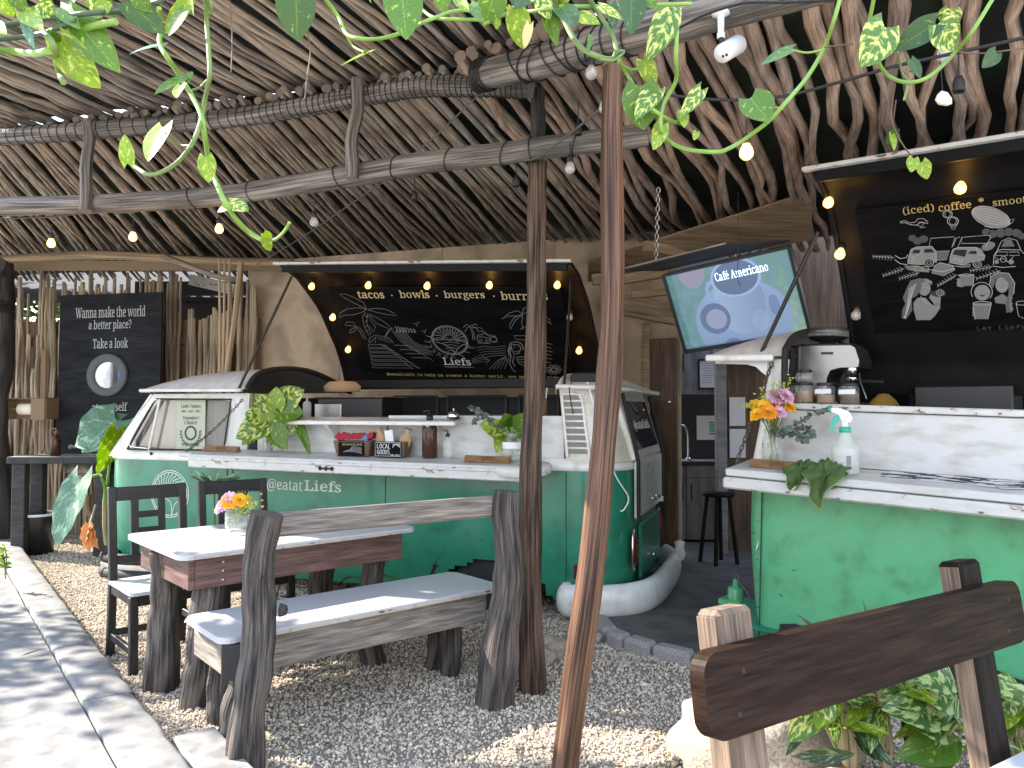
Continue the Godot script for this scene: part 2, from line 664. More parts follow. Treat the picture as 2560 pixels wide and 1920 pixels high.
	mk("dark_plank", lin(0.034, 0.018, 0.012), 0.5, {"spec": 0.2, "tex": "fibre_x", "tri": Vector3(0.8, 2.2, 2.2), "bump": "fibre_x", "cm": 0.05})
	mk("red_plank", lin(0.2, 0.105, 0.085), 0.6, {"tex": "fibre_x", "tri": Vector3(0.8, 2.0, 2.0), "bump": "fibre_x", "cm": 0.1})
	mk("grey_plank", lin(0.36, 0.31, 0.265), 0.8, {"tex": "fibre_x", "tri": Vector3(0.9, 2.4, 2.4), "bump": "fibre_x", "cm": 0.12})
	mk("black_wood", lin(0.02, 0.0185, 0.018), 0.5, {"tex": "fibre_x", "tri": Vector3(1.2, 3, 3), "bump": "fibre_x", "cm": 0.05})
	mk("ebony_post", lin(0.026, 0.018, 0.014), 0.5, {"spec": 0.2, "tex": "fibre", "tri": Vector3(2.5, 0.8, 2.5), "bump": "fibre", "cm": 0.08})
	mk("raw_post", lin(0.24, 0.165, 0.115), 0.75, {"tex": "fibre", "tri": Vector3(2.5, 0.8, 2.5), "bump": "fibre", "cm": 0.12})
	mk("white_board", lin(0.5, 0.51, 0.525), 0.28)
	mk("board_edge", lin(0.52, 0.46, 0.4), 0.6, {"tex": "worn", "tri": Vector3(1.5, 4.0, 4.0)})
	# vans
	mk("green_paint", lin(0.02, 0.2, 0.118), 0.3, {"tex": "dirty", "tri": Vector3(0.8, 0.8, 0.8), "coat": 0.5, "coat_rough": 0.12})
	mk("light_green_paint", lin(0.1, 0.41, 0.195), 0.36, {"tex": "dirty", "tri": Vector3(0.8, 0.8, 0.8), "coat": 0.4, "coat_rough": 0.15})
	mk("white_paint", lin(0.72, 0.72, 0.69), 0.3, {"tex": "dirty", "tri": Vector3(0.9, 0.9, 0.9), "coat": 0.3, "bump": "soft", "cm": 0.105})
	mk("cream_paint", lin(0.66, 0.64, 0.58), 0.3, {"tex": "dirty", "tri": Vector3(0.9, 0.9, 0.9), "coat": 0.3})
	mk("roof_paint", lin(0.55, 0.545, 0.53), 0.55, {"tex": "dirty", "tri": Vector3(1.5, 1.5, 1.5)})
	mk("chipped_white", lin(0.66, 0.65, 0.62), 0.5, {"tex": "worn", "tri": Vector3(1.1, 2.2, 2.2), "bump": "worn", "cm": 0.04})
	mk("brushed_white", lin(0.6, 0.61, 0.6), 0.5, {"tex": "dirty", "tri": Vector3(0.6, 1.5, 1.5), "bump": "fibre_x", "cm": 0.03})
	mk("hatch_black", lin(0.007, 0.007, 0.0075), 0.4, {"tex": "blotch", "tri": Vector3(1, 1, 1), "spec": 0.3})
	mk("menu_black", lin(0.006, 0.0062, 0.0066), 0.6, {"tex": "fibre_x", "tri": Vector3(0.8, 1.5, 1.5), "bump": "fibre_x", "cm": 0.05, "spec": 0.2})
	mk("sign_black", lin(0.02, 0.0225, 0.027), 0.65, {"tex": "fibre_x", "tri": Vector3(0.7, 1.0, 1.0), "spec": 0.3})
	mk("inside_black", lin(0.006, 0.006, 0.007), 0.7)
	mk("rubber", lin(0.012, 0.012, 0.012), 0.75)
	mk("seam", lin(0.01, 0.05, 0.035), 0.8)
	mk("rust", lin(0.05, 0.03, 0.02), 0.95, {"tex": "bark", "tri": Vector3(6, 6, 6), "bump": "rough", "cm": 0.35})
	mk("chrome", lin(0.75, 0.75, 0.74), 0.12, {"metal": 1.0})
	mk("steel", lin(0.42, 0.41, 0.39), 0.3, {"metal": 1.0})
	mk("dark_metal", lin(0.04, 0.038, 0.036), 0.45, {"metal": 0.6})
	mk("iron_chain", lin(0.12, 0.105, 0.09), 0.5, {"metal": 0.8})
	mk("tail_red", lin(0.12, 0.01, 0.008), 0.25)
	mk("van_glass", lin(0.04, 0.045, 0.045), 0.03, {"alpha": 0.22, "spec": 0.9})
	mk("dark_glass", lin(0.01, 0.012, 0.012), 0.04, {"spec": 0.8})
	mk("curtain", lin(0.62, 0.585, 0.48), 0.9)
	mk("poster", lin(0.42, 0.44, 0.34), 0.7)
	mk("poster_ink", lin(0.05, 0.09, 0.045), 0.7)
	mk("white_ink", lin(0.62, 0.66, 0.62), 0.6)
	mk("chalk", lin(0.26, 0.26, 0.255), 0.95)
	mk("bright_chalk", lin(0.46, 0.46, 0.45), 0.95)
	mk("faint_chalk", lin(0.045, 0.045, 0.043), 0.95)
	mk("chalk_line", lin(0.5, 0.5, 0.49), 0.95)
	for tone2 in 10:
		var g := 0.006 + 0.42 * pow(tone2 / 9.0, 1.7)
		mk("chalk_tone_%d" % tone2, lin(g, g, g * 0.97), 0.95)
	mk("cream_ink", lin(0.55, 0.46, 0.27), 0.8)
	mk("gold_ink", lin(0.4, 0.3, 0.12), 0.8)
	mk("sign_ink", lin(0.45, 0.47, 0.48), 0.8)
	# small things
	mk("glass", lin(0.8, 0.85, 0.83), 0.02, {"alpha": 0.07, "spec": 0.6})
	mk("water", lin(0.6, 0.66, 0.55), 0.05, {"alpha": 0.12})
	mk("amber_glass", lin(0.06, 0.02, 0.006), 0.06, {"alpha": 0.85, "spec": 0.4})
	mk("black_plastic", lin(0.013, 0.013, 0.014), 0.38)
	mk("white_plastic", lin(0.74, 0.74, 0.73), 0.35)
	mk("milky", lin(0.7, 0.73, 0.68), 0.3, {"alpha": 0.5})
	mk("teal_plastic", lin(0.03, 0.4, 0.3), 0.35)
	mk("mirror", lin(0.92, 0.93, 0.93), 0.015, {"metal": 1.0})
	mk("grey_frame", lin(0.1, 0.105, 0.11), 0.7)
	mk("slot_grey", lin(0.2, 0.19, 0.175), 0.7)
	mk("kraft", lin(0.36, 0.2, 0.085), 0.7, {"tex": "fibre_x", "tri": Vector3(2, 4, 4)})
	mk("kraft_ink", lin(0.1, 0.05, 0.02), 0.8)
	mk("wicker", lin(0.26, 0.17, 0.1), 0.8, {"tex": "speck", "tri": Vector3(7, 18, 7), "bump": "rough", "cm": 0.28})
	mk("red_cloth", lin(0.42, 0.03, 0.045), 0.95, {"tex": "speck", "tri": Vector3(5, 5, 5)})
	mk("blue_cloth", lin(0.12, 0.2, 0.3), 0.95)
	mk("lilac_cloth", lin(0.3, 0.22, 0.36), 0.95)
	mk("brown_paper", lin(0.4, 0.26, 0.15), 0.9)
	mk("paper", lin(0.72, 0.72, 0.72), 0.85)
	mk("paper_ink", lin(0.22, 0.22, 0.24), 0.85)
	mk("print_dark", lin(0.03, 0.035, 0.05), 0.7, {"tex": "blotch", "tri": Vector3(2, 2, 2)})
	mk("towel", lin(0.12, 0.21, 0.06), 1.0, {"tex": "speck", "tri": Vector3(7, 7, 7), "bump": "rough", "cm": 0.5})
	mk("towel_hem", lin(0.2, 0.31, 0.1), 1.0)
	mk("tissue", lin(0.75, 0.66, 0.52), 0.95)
	mk("cardboard", lin(0.22, 0.14, 0.08), 0.8)
	mk("powder", lin(0.3, 0.2, 0.11), 0.9)
	mk("powder_dark", lin(0.1, 0.06, 0.035), 0.9)
	mk("yellow_petal", lin(0.85, 0.42, 0.01), 0.7, {"through": Color(0.4, 0.3, 0.02)})
	mk("orange_petal", lin(0.8, 0.3, 0.01), 0.7, {"through": Color(0.4, 0.25, 0.02)})
	mk("pink_petal", lin(0.68, 0.38, 0.55), 0.7, {"through": Color(0.4, 0.3, 0.35)})
	mk("flower_heart", lin(0.2, 0.2, 0.02), 0.9)
	mk("sprig", lin(0.3, 0.34, 0.06), 0.8, {"through": Color(0.3, 0.34, 0.1)})
	mk("eucalyptus", lin(0.13, 0.17, 0.13), 0.7)
	mk("stem", lin(0.16, 0.23, 0.06), 0.6)
	mk("vine_stem", lin(0.2, 0.34, 0.05), 0.45)
	mk("old_vine", lin(0.06, 0.1, 0.05), 0.5)
	mk("twig", lin(0.14, 0.09, 0.06), 0.8)
	mk("bare_cane", lin(0.4, 0.33, 0.2), 0.7)
	mk("dead_leaf", lin(0.55, 0.24, 0.08), 0.7, {"through": Color(0.6, 0.35, 0.15)})
	mk("dry_leaf", lin(0.75, 0.6, 0.3), 0.7, {"through": Color(0.6, 0.5, 0.25)})
	for n in ["green", "lime", "split", "dark", "cane", "snake", "ear"]:
		mk("leaf_" + n, Color.WHITE, 0.4, {"tex": "leaf_" + n, "through": Color(0.5, 0.55, 0.1) if n != "ear" else Color(0.3, 0.4, 0.3)})
	mk("leaf_ear_yellow", Color(1.0, 1.0, 0.35), 0.4, {"tex": "leaf_lime", "through": Color(0.6, 0.7, 0.1)})
	mk("socket", lin(0.012, 0.011, 0.01), 0.6)
	mk("wire", lin(0.01, 0.01, 0.01), 0.6)
	mk("cord_grey", lin(0.09, 0.08, 0.075), 0.8)
	mk("bulb_lit", lin(1.0, 0.72, 0.34), 0.2, {"glow": 1.0, "glow_color": Color(1.0, 0.76, 0.4)})
	mk("filament", lin(1.0, 0.9, 0.6), 0.3, {"glow": 4.0, "glow_color": Color(1.0, 0.85, 0.5)})
	mk("bulb_off", lin(0.75, 0.72, 0.66), 0.05, {"alpha": 0.3, "spec": 0.8})
	mk("off_filament", lin(0.6, 0.35, 0.12), 0.4)
	mk("cabinet", lin(0.26, 0.26, 0.255), 0.6, {"tex": "blotch", "tri": Vector3(1.5, 0.4, 1.5)})
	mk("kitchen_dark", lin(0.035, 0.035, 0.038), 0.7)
	mk("skin", lin(0.42, 0.22, 0.145), 0.5)
	mk("shirt", lin(0.05, 0.06, 0.09), 0.9)
	mk("hair", lin(0.02, 0.012, 0.008), 0.6)
	mk("far_wall", lin(0.62, 0.6, 0.56), 0.9, {"tex": "blotch", "tri": Vector3(0.3, 0.3, 0.3)})
	mk("corrugated", lin(0.035, 0.036, 0.035), 0.95)
	mk("sink_leg", lin(0.05, 0.05, 0.048), 0.7, {"tex": "fibre", "tri": Vector3(2, 1, 2), "bump": "fibre", "cm": 0.05})
	mk("blue_paint", lin(0.03, 0.08, 0.5), 0.5)
	mk("orange_paint", lin(0.7, 0.13, 0.05), 0.5)
	mk("tree_bark", lin(0.12, 0.09, 0.07), 0.9, {"tex": "bark", "uv": Vector3(2, 0.5, 1)})
	mk("crown_leaf", lin(0.075, 0.15, 0.03), 0.6, {"vertex": true, "through": Color(0.3, 0.4, 0.1)})


# ---------------------------------------------------------------- ground
func on_path(p: Vector3) -> bool:
	# the path lies left of the line along its kerb
	var a := Vector2(-1.24, -3.03)
	var b := Vector2(-6.47, -9.78)
	return (b - a).cross(Vector2(p.x, p.z) - a) < 0.1


func slab_edge(x: float) -> float:
	# how near the viewer the indoor floor comes
	if x < 0.62:
		return -99.0
	return lerpf(-5.25, -4.42, clampf(sqrt((x - 0.62) / 0.65), 0.0, 1.0)) + 0.06 * maxf(0.0, x - 1.2)


func setting() -> void:
	var st := begin()
	poly(st, [Vector3(-90, -0.03, -90), Vector3(90, -0.03, -90), Vector3(90, -0.03, 90), Vector3(-90, -0.03, 90)], Vector3.UP)
	structure(obj("ground", st, M.far_ground), "pale packed ground stretching out beyond the cafe", "ground")
	# gravel bed with soft hollows
	var rows := []
	for i in 90:
		var row := []
		for j in 110:
			var x := -5.6 + j * 0.08
			var z := -9.6 + i * 0.08
			row.append(Vector3(x, 0.0 + 0.03 * nz.get_noise_2d(x * 0.7, z * 0.7) + 0.012 * nz.get_noise_2d(x * 3.0, z * 3.0), z))
		rows.append(row)
	st = begin()
	grid(st, rows)
	structure(obj("gravel_ground", st, M.gravel), "grey gravel bed under the table and benches", "gravel")
	var pb := begin()
	var low := SphereMesh.new()
	low.radius = 0.5
	low.height = 1.0
	low.radial_segments = 6
	low.rings = 3
	var mm := MultiMesh.new()
	mm.transform_format = MultiMesh.TRANSFORM_3D
	mm.use_colors = true
	mm.mesh = low
	var spots := []
	var tries := 0
	while spots.size() < 120000 and tries < 500000:
		tries += 1
		var d := 1.7 + pow(rng.randf(), 0.75) * 7.2
		var x := rng.randf_range(-0.72, 0.72) * d
		var p := Vector3(x, 0, -d)
		if on_path(p) or p.z < slab_edge(p.x):
			continue
		spots.append(p)
	mm.instance_count = spots.size()
	for i in spots.size():
		var p: Vector3 = spots[i]
		var s := 0.008 + 0.010 * pow(rng.randf(), 2.0)
		if rng.randf() < 0.01:
			s *= 1.9
		p.y = 0.002 + 0.03 * nz.get_noise_2d(p.x * 0.7, p.z * 0.7) + 0.012 * nz.get_noise_2d(p.x * 3.0, p.z * 3.0) + rng.randf() * 0.006
		var b := Basis.from_euler(Vector3(rng.randf() * TAU, rng.randf() * TAU, rng.randf() * TAU)) * Basis.from_scale(Vector3(s * rng.randf_range(0.8, 1.6), s * rng.randf_range(0.6, 1.0), s))
		mm.set_instance_transform(i, Transform3D(b, p))
		var t := rng.randf_range(0.5, 1.25)
		mm.set_instance_color(i, Color(t, t * 0.97, t * 0.92))
	var gr := MultiMeshInstance3D.new()
	gr.name = "gravel"
	gr.multimesh = mm
	gr.material_override = M.pebble
	add_child(gr)
	stuff(gr)
	tag(gr, "loose grey pebbles covering the gravel bed", "gravel")
	# concrete path with its kerb
	var a := Vector3(-1.24, 0, -3.03)
	var e := Vector3(-6.47, 0, -9.78)
	var dir := (e - a).normalized()
	var left := Vector3(dir.z, 0, -dir.x)
	if left.x > 0:
		left = -left
	var s0 := a - dir * 3.0
	var far := 13.0
	rows = []
	for i in 80:
		var row := []
		for j in 40:
			var p := s0 + dir * (i * far / 79.0) + left * (0.235 + j * 0.09)
			p.y = 0.112 + 0.012 * nz.get_noise_2d(p.x * 1.3, p.z * 1.3) + (0.004 * nz.get_noise_2d(p.x * 14.0, p.z * 14.0))
			row.append(p)
		rows.append(row)
	st = begin()
	grid(st, rows)
	structure(obj("path", st, M.concrete), "raised concrete path along the left side", "path")
	var pieces := 13
	for i in pieces:
		var k0 := far * i / pieces
		var k1 := far * (i + 1) / pieces - 0.006
		rows = []
		for q in 9:
			var row := []
			var p := s0 + dir * lerpf(k0, k1, q / 8.0)
			var w := 0.012 * nz.get_noise_2d(i * 3.1 + q * 0.8, 2.0)
			for c in [[0.222, 0.03], [0.222, 0.117], [0.2, 0.122], [0.1, 0.125], [0.02, 0.12], [0.0, 0.108], [-0.012, 0.05], [-0.02, -0.03]]:
				var g: Vector3 = p + left * (c[0] + w * (1.0 - c[0] * 4.0))
				g.y = c[1] + 0.008 * nz.get_noise_2d(g.x * 5.0, g.z * 5.0)
				row.append(g)
			rows.append(row)
		st = begin()
		grid(st, rows)
		structure(obj("kerb", st, M.concrete), "worn concrete kerb stone edging the path", "kerb")
	# a low stone step in front of the kerb
	var c0 := spot(455, 1880, 3.42)
	c0.y = 0.02
	st = boxed(Vector3.ZERO, Vector3(0.62, 0.1, 0.2), 0.02)
	var step := obj("step", st, M.concrete)
	step.transform = Transform3D(along(dir * -1.0, Vector3.ZERO), c0 - dir * 0.27 - left * 0.06)
	structure(step, "low concrete step block beside the kerb", "step")
	# indoor floor and its ring of kerb stones
	rows = []
	for i in 30:
		var x := 0.63 + i * 0.28
		var zf := slab_edge(x)
		var row := []
		for j in 24:
			row.append(Vector3(x, 0.075, lerpf(zf, -13.0, j / 23.0)))
		rows.append(row)
	st = begin()
	grid(st, rows)
	structure(obj("floor", st, M.floor), "dark concrete floor between the two vans", "floor")
	var cx := [0.6, 0.64, 0.72, 0.86, 1.06, 1.3, 1.56, 1.84, 2.14]
	for i in cx.size() - 1:
		var p := Vector3(cx[i], 0.035, slab_edge(cx[i] + 0.03) + 0.02)
		var q := Vector3(cx[i + 1], 0.035, slab_edge(cx[i + 1] + 0.03) + 0.02)
		if i == 0:
			p = Vector3(0.58, 0.035, -5.5)
		var m := put_plank("kerb", p.lerp(q, 0.02), p.lerp(q, 0.97), 0.12, 0.12, M.old_concrete, null, 0.025)
		structure(m, "rough cement block edging the indoor floor", "kerb")


# ---------------------------------------------------------------- roof of sticks
func stick(a: Vector3, b: Vector3, r: float, wob: float, s: float, knots := true) -> SurfaceTool:
	var segs := 16
	var pts := []
	var rad := []
	var t := (b - a).normalized()
	var x := t.cross(Vector3.UP if absf(t.y) < 0.8 else Vector3.RIGHT).normalized()
	var y := t.cross(x)
	for i in segs + 1:
		var k := float(i) / segs
		var env := 0.35 + 0.65 * sin(k * PI)
		pts.append(a.lerp(b, k) + (x * soft.get_noise_2d(k * 2.6 + s * 7.3, s) + y * 0.5 * soft.get_noise_2d(s * 3.1, k * 2.6 + s)) * wob * env + x * wob * 0.22 * soft.get_noise_2d(k * 9.0, s * 5.0))
		var rr := r * lerpf(1.06, 0.82, k)
		if knots:
			rr *= 1.0 + 0.22 * maxf(0.0, nz.get_noise_2d(k * 26.0 + s, s * 9.0)) + 0.1 * nz.get_noise_2d(k * 60.0, s)
		rad.append(rr)
	return tubed(pts, rad, 7)


func between(line: Array, k: float) -> Vector3:
	var total := 0.0
	for i in line.size() - 1:
		total += line[i].distance_to(line[i + 1])
	var want := k * total
	for i in line.size() - 1:
		var d: float = line[i].distance_to(line[i + 1])
		if want <= d or i == line.size() - 2:
			return line[i].lerp(line[i + 1], want / d)
		want -= d
	return line[-1]


func stick_field(called: String, label: String, near: Array, far: Array, count: int, r: float, wob: float, tones: String, jitter: float, lift: float, over := 0.12, edge := false) -> Node3D:
	var t := thing(called, label, "stick roof")
	for i in count:
		var k := (i + 0.5 + rng.randf_range(-0.3, 0.3)) / count
		var a := between(near, clampf(k + rng.randf_range(-jitter, jitter), 0.0, 1.0))
		var b := between(far, clampf(k + rng.randf_range(-jitter, jitter), 0.0, 1.0))
		var d := (b - a).normalized()
		a -= d * (over + rng.randf() * 0.12)
		a = clipped(a, b, edge)
		b += d * rng.randf() * 0.15
		var up := Vector3(0, rng.randf_range(0.0, lift), 0)
		obj("stick", stick(a + up, b + up + Vector3(0, rng.randf_range(-0.02, 0.02), 0), r * rng.randf_range(0.72, 1.3), wob * rng.randf_range(0.5, 1.4), i * 0.83 + called.length()), M["%s_%d" % [tones, rng.randi() % 5]], t)
	return t


func clipped(a: Vector3, b: Vector3, edge: bool) -> Vector3:
	# the section over the seats ends on a slanting line at its left
	if not edge:
		return a
	for i in 40:
		if a.x > 0.68 * a.z - 0.06:
			break
		a = a.lerp(b, 0.05)
	return a


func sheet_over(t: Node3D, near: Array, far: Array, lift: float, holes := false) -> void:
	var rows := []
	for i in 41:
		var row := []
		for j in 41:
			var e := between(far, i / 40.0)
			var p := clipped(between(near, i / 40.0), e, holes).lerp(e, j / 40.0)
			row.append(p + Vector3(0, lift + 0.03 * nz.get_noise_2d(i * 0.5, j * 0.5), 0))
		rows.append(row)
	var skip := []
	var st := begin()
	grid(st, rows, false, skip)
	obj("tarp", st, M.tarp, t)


func roofs() -> void:
	# over the left van: from the wire-wrapped beam down to the back
	var near1 := [Vector3(-5.3, 3.43, -5.95), Vector3(-4.3, 3.42, -5.65), Vector3(-3.4, 3.42, -5.38), Vector3(-1.6, 3.41, -4.82), Vector3(-0.2, 3.37, -4.3)]
	var far1 := [Vector3(-8.4, 3.3, -11.0), Vector3(-5.6, 3.26, -10.3), Vector3(-3.4, 3.22, -10.0), Vector3(-0.4, 3.18, -9.4), Vector3(1.5, 3.1, -8.6)]
	var t1 := stick_field("stick_roof", "roof of close grey sticks sloping over the left van with the tacos board", near1, far1, 128, 0.0205, 0.032, "stick", 0.006, 0.03, 0.04)
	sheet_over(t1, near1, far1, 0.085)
	# over the right van: from the thick beam, fanning out
	var near2 := [Vector3(-0.26, 3.37, -4.2), Vector3(0.1, 3.3, -3.85), Vector3(0.55, 3.2, -3.35), Vector3(1.0, 3.13, -2.85), Vector3(1.9, 3.08, -2.2), Vector3(3.0, 3.05, -1.6)]
	var far2 := [Vector3(1.3, 3.12, -8.5), Vector3(2.2, 3.05, -7.6), Vector3(2.9, 2.98, -7.0), Vector3(3.4, 2.95, -6.4), Vector3(4.3, 2.93, -5.6), Vector3(5.4, 2.93, -4.9)]
	var t2 := stick_field("stick_roof", "roof of pinkish gnarled sticks with wide dark gaps over the right van", near2, far2, 58, 0.027, 0.085, "warm_stick", 0.008, 0.03, 0.1)
	sheet_over(t2, near2, far2, 0.1)
	# above the seats, from the wrapped beam towards the street
	var near3 := [Vector3(-4.65, 3.52, -3.4), Vector3(-2.55, 3.5, -2.87), Vector3(-1.15, 3.5, -2.5), Vector3(0.1, 3.4, -2.3)]
	var far3 := [Vector3(-3.8, 3.52, -5.6), Vector3(-1.7, 3.5, -5.05), Vector3(-0.3, 3.46, -4.6), Vector3(0.6, 3.4, -3.6)]
	var t3 := stick_field("stick_roof", "nearer roof section of tightly laid sticks above the table and bench", near3, far3, 88, 0.02, 0.03, "stick", 0.008, 0.05, 0.1, true)
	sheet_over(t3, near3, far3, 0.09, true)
	var near4 := [Vector3(-5.4, 3.5, -3.3), Vector3(-4.25, 3.5, -3.3)]
	var far4 := [Vector3(-5.4, 3.5, -5.0), Vector3(-4.25, 3.5, -5.0)]
	var t4 := stick_field("stick_roof", "narrow strip of stick roof left of the wider sections", near4, far4, 18, 0.021, 0.03, "stick", 0.01, 0.04)
	sheet_over(t4, near4, far4, 0.09)


# ---------------------------------------------------------------- beams and posts
func wire_turns(parent: Node, line: Array, rad: Array, from: float, to: float, count: int, wire: float, slant := 0.15) -> void:
	var st := begin()
	for i in count:
		var k := lerpf(from, to, (i + 0.5) / count) * (line.size() - 1)
		var j := mini(int(k), line.size() - 2)
		var c: Vector3 = line[j].lerp(line[j + 1], k - j)
		var d: Vector3 = (line[j + 1] - line[j]).normalized()
		var b := along(Vector3.ZERO, d)
		var loop := []
		var s: float = rng.randf_range(-slant, slant) * rad[j]
		for q in 15:
			var a := TAU * q / 14
			loop.append(c + (b.y * sin(a) + b.z * cos(a)) * (rad[j] * 1.03 + wire) + d * s * sin(a))
		tube(st, loop, wire, 4, false)
	obj("wire_wrap", st, M.wire, parent)


func frame_posts() -> void:
	var beam := func(label: String, pts: Array, r0: float, r1: float, s: float) -> Array:
		var line := []
		var rad := []
		for p in pts:
			line.append(spot(p[0], p[1], p[2]))
		line = curve(line, 6)
		for i in line.size():
			rad.append(lerpf(r0, r1, float(i) / line.size()) * (1.0 + 0.05 * soft.get_noise_1d(i * 0.5 + s)))
		var o := thing("roof_beam", label, "beam")
		obj("log", tubed(line, rad, 16, 0.07, s), M.grey_beam, o)
		return [line, rad, o]
	var l = beam.call("upper beam wrapped all along in thin wire, where the sticks end", [[-260, 362, 5.5], [0, 343, 5.2], [230, 326, 5.05], [550, 298, 4.85], [750, 268, 4.65], [900, 240, 4.5], [1050, 216, 4.35], [1200, 214, 4.22], [1330, 218, 4.12]], 0.055, 0.06, 3.0)
	wire_turns(l[2], l[0], l[1], 0.1, 0.98, 74, 0.0028)
	l = beam.call("lower bare grey beam that carries the string of bulbs", [[-200, 514, 5.5], [0, 516, 5.2], [235, 510, 5.05], [420, 500, 4.95], [600, 484, 4.8], [880, 437, 4.5], [1050, 408, 4.34], [1250, 386, 4.12], [1345, 372, 4.02], [1500, 352, 3.92], [1620, 337, 3.86]], 0.066, 0.056, 8.0)
	wire_turns(l[2], l[0], l[1], 0.3, 0.9, 8, 0.0035, 0.4)
	l = beam.call("thick grey log beam lashed with black cord over the leaning post", [[1200, 190, 3.98], [1290, 168, 3.8], [1394, 144, 3.6], [1511, 104, 3.38], [1620, 76, 3.2], [1800, 22, 2.95], [2000, -35, 2.7], [2300, -120, 2.4]], 0.076, 0.086, 12.0)
	wire_turns(l[2], l[0], l[1], 0.0, 0.05, 12, 0.006, 0.5)
	wire_turns(l[2], l[0], l[1], 0.14, 0.55, 11, 0.0045, 0.9)
	var t
	# short struts between the two beams
	tag(obj("roof_strut", log_mesh(spot(218, 300, 4.99), spot(219, 528, 4.97), 0.036, 0.04, 0.02, 12, 14, 0.1, 4.0), M.grey_beam), "short upright strut joining the beams at the far left", "strut", "struts between the roof beams")
	tag(obj("roof_strut", log_mesh(spot(892, 196, 4.4), spot(878, 448, 4.38), 0.034, 0.037, 0.02, 12, 14, 0.1, 6.0), M.grey_beam), "slightly slanted strut joining the beams above the tacos board", "strut", "struts between the roof beams")
	tag(obj("roof_strut", log_mesh(spot(1346, 225, 4.2), spot(1344, 400, 4.2), 0.042, 0.042, 0.01, 12, 12, 0.1, 9.0), M.dark_post), "dark strut standing on the brown upright post", "strut", "struts between the roof beams")
	# the posts
	t = thing("wooden_post", "upright brown knotty post between the bench and the left van", "post")
	obj("log", log_mesh(Vector3(0.115, -0.1, -4.17), Vector3(0.145, 2.84, -4.14), 0.068, 0.05, 0.05, 22, 50, 0.14, 21.0), M.brown_post, t)
	obj("bolt", lathed([[0.0, 0.012], [0.012, 0.01], [0.014, 0.0]], 10, Transform3D(Basis(Vector3.RIGHT, PI / 2), spot(1338, 370, 3.99))), M.steel, t)
	t = thing("wooden_post", "tall polished reddish post leaning to the right", "post")
	obj("log", log_mesh(Vector3(0.215, -0.1, -2.97), Vector3(0.468, 2.9, -3.15), 0.055, 0.045, 0.07, 24, 60, 0.09, 33.0, 1.4), M.red_post, t)
	t = thing("wooden_post", "black weathered post at the left edge beside the stick fence", "post")
	obj("log", log_mesh(Vector3(-5.55, 0.0, -8.3), Vector3(-5.6, 3.1, -8.35), 0.14, 0.12, 0.08, 20, 30, 0.12, 41.0), M.dark_post, t)
	var cap := log_mesh(Vector3(-5.62, 3.0, -8.5), Vector3(-5.42, 3.04, -8.05), 0.09, 0.085, 0.02, 12, 8, 0.1, 44.0)
	obj("cross_stub", cap, M.dark_post, t)
	var st := begin()
	for i in 6:
		var loop := []
		for q in 17:
			var a := TAU * q / 16
			loop.append(Vector3(-5.59 + 0.135 * cos(a), 2.55 + i * 0.022 + 0.01 * sin(a * 2.0), -8.34 + 0.135 * sin(a)))
		tube(st, loop, 0.012, 5, false)
	obj("lashing", st, M.rust, t)


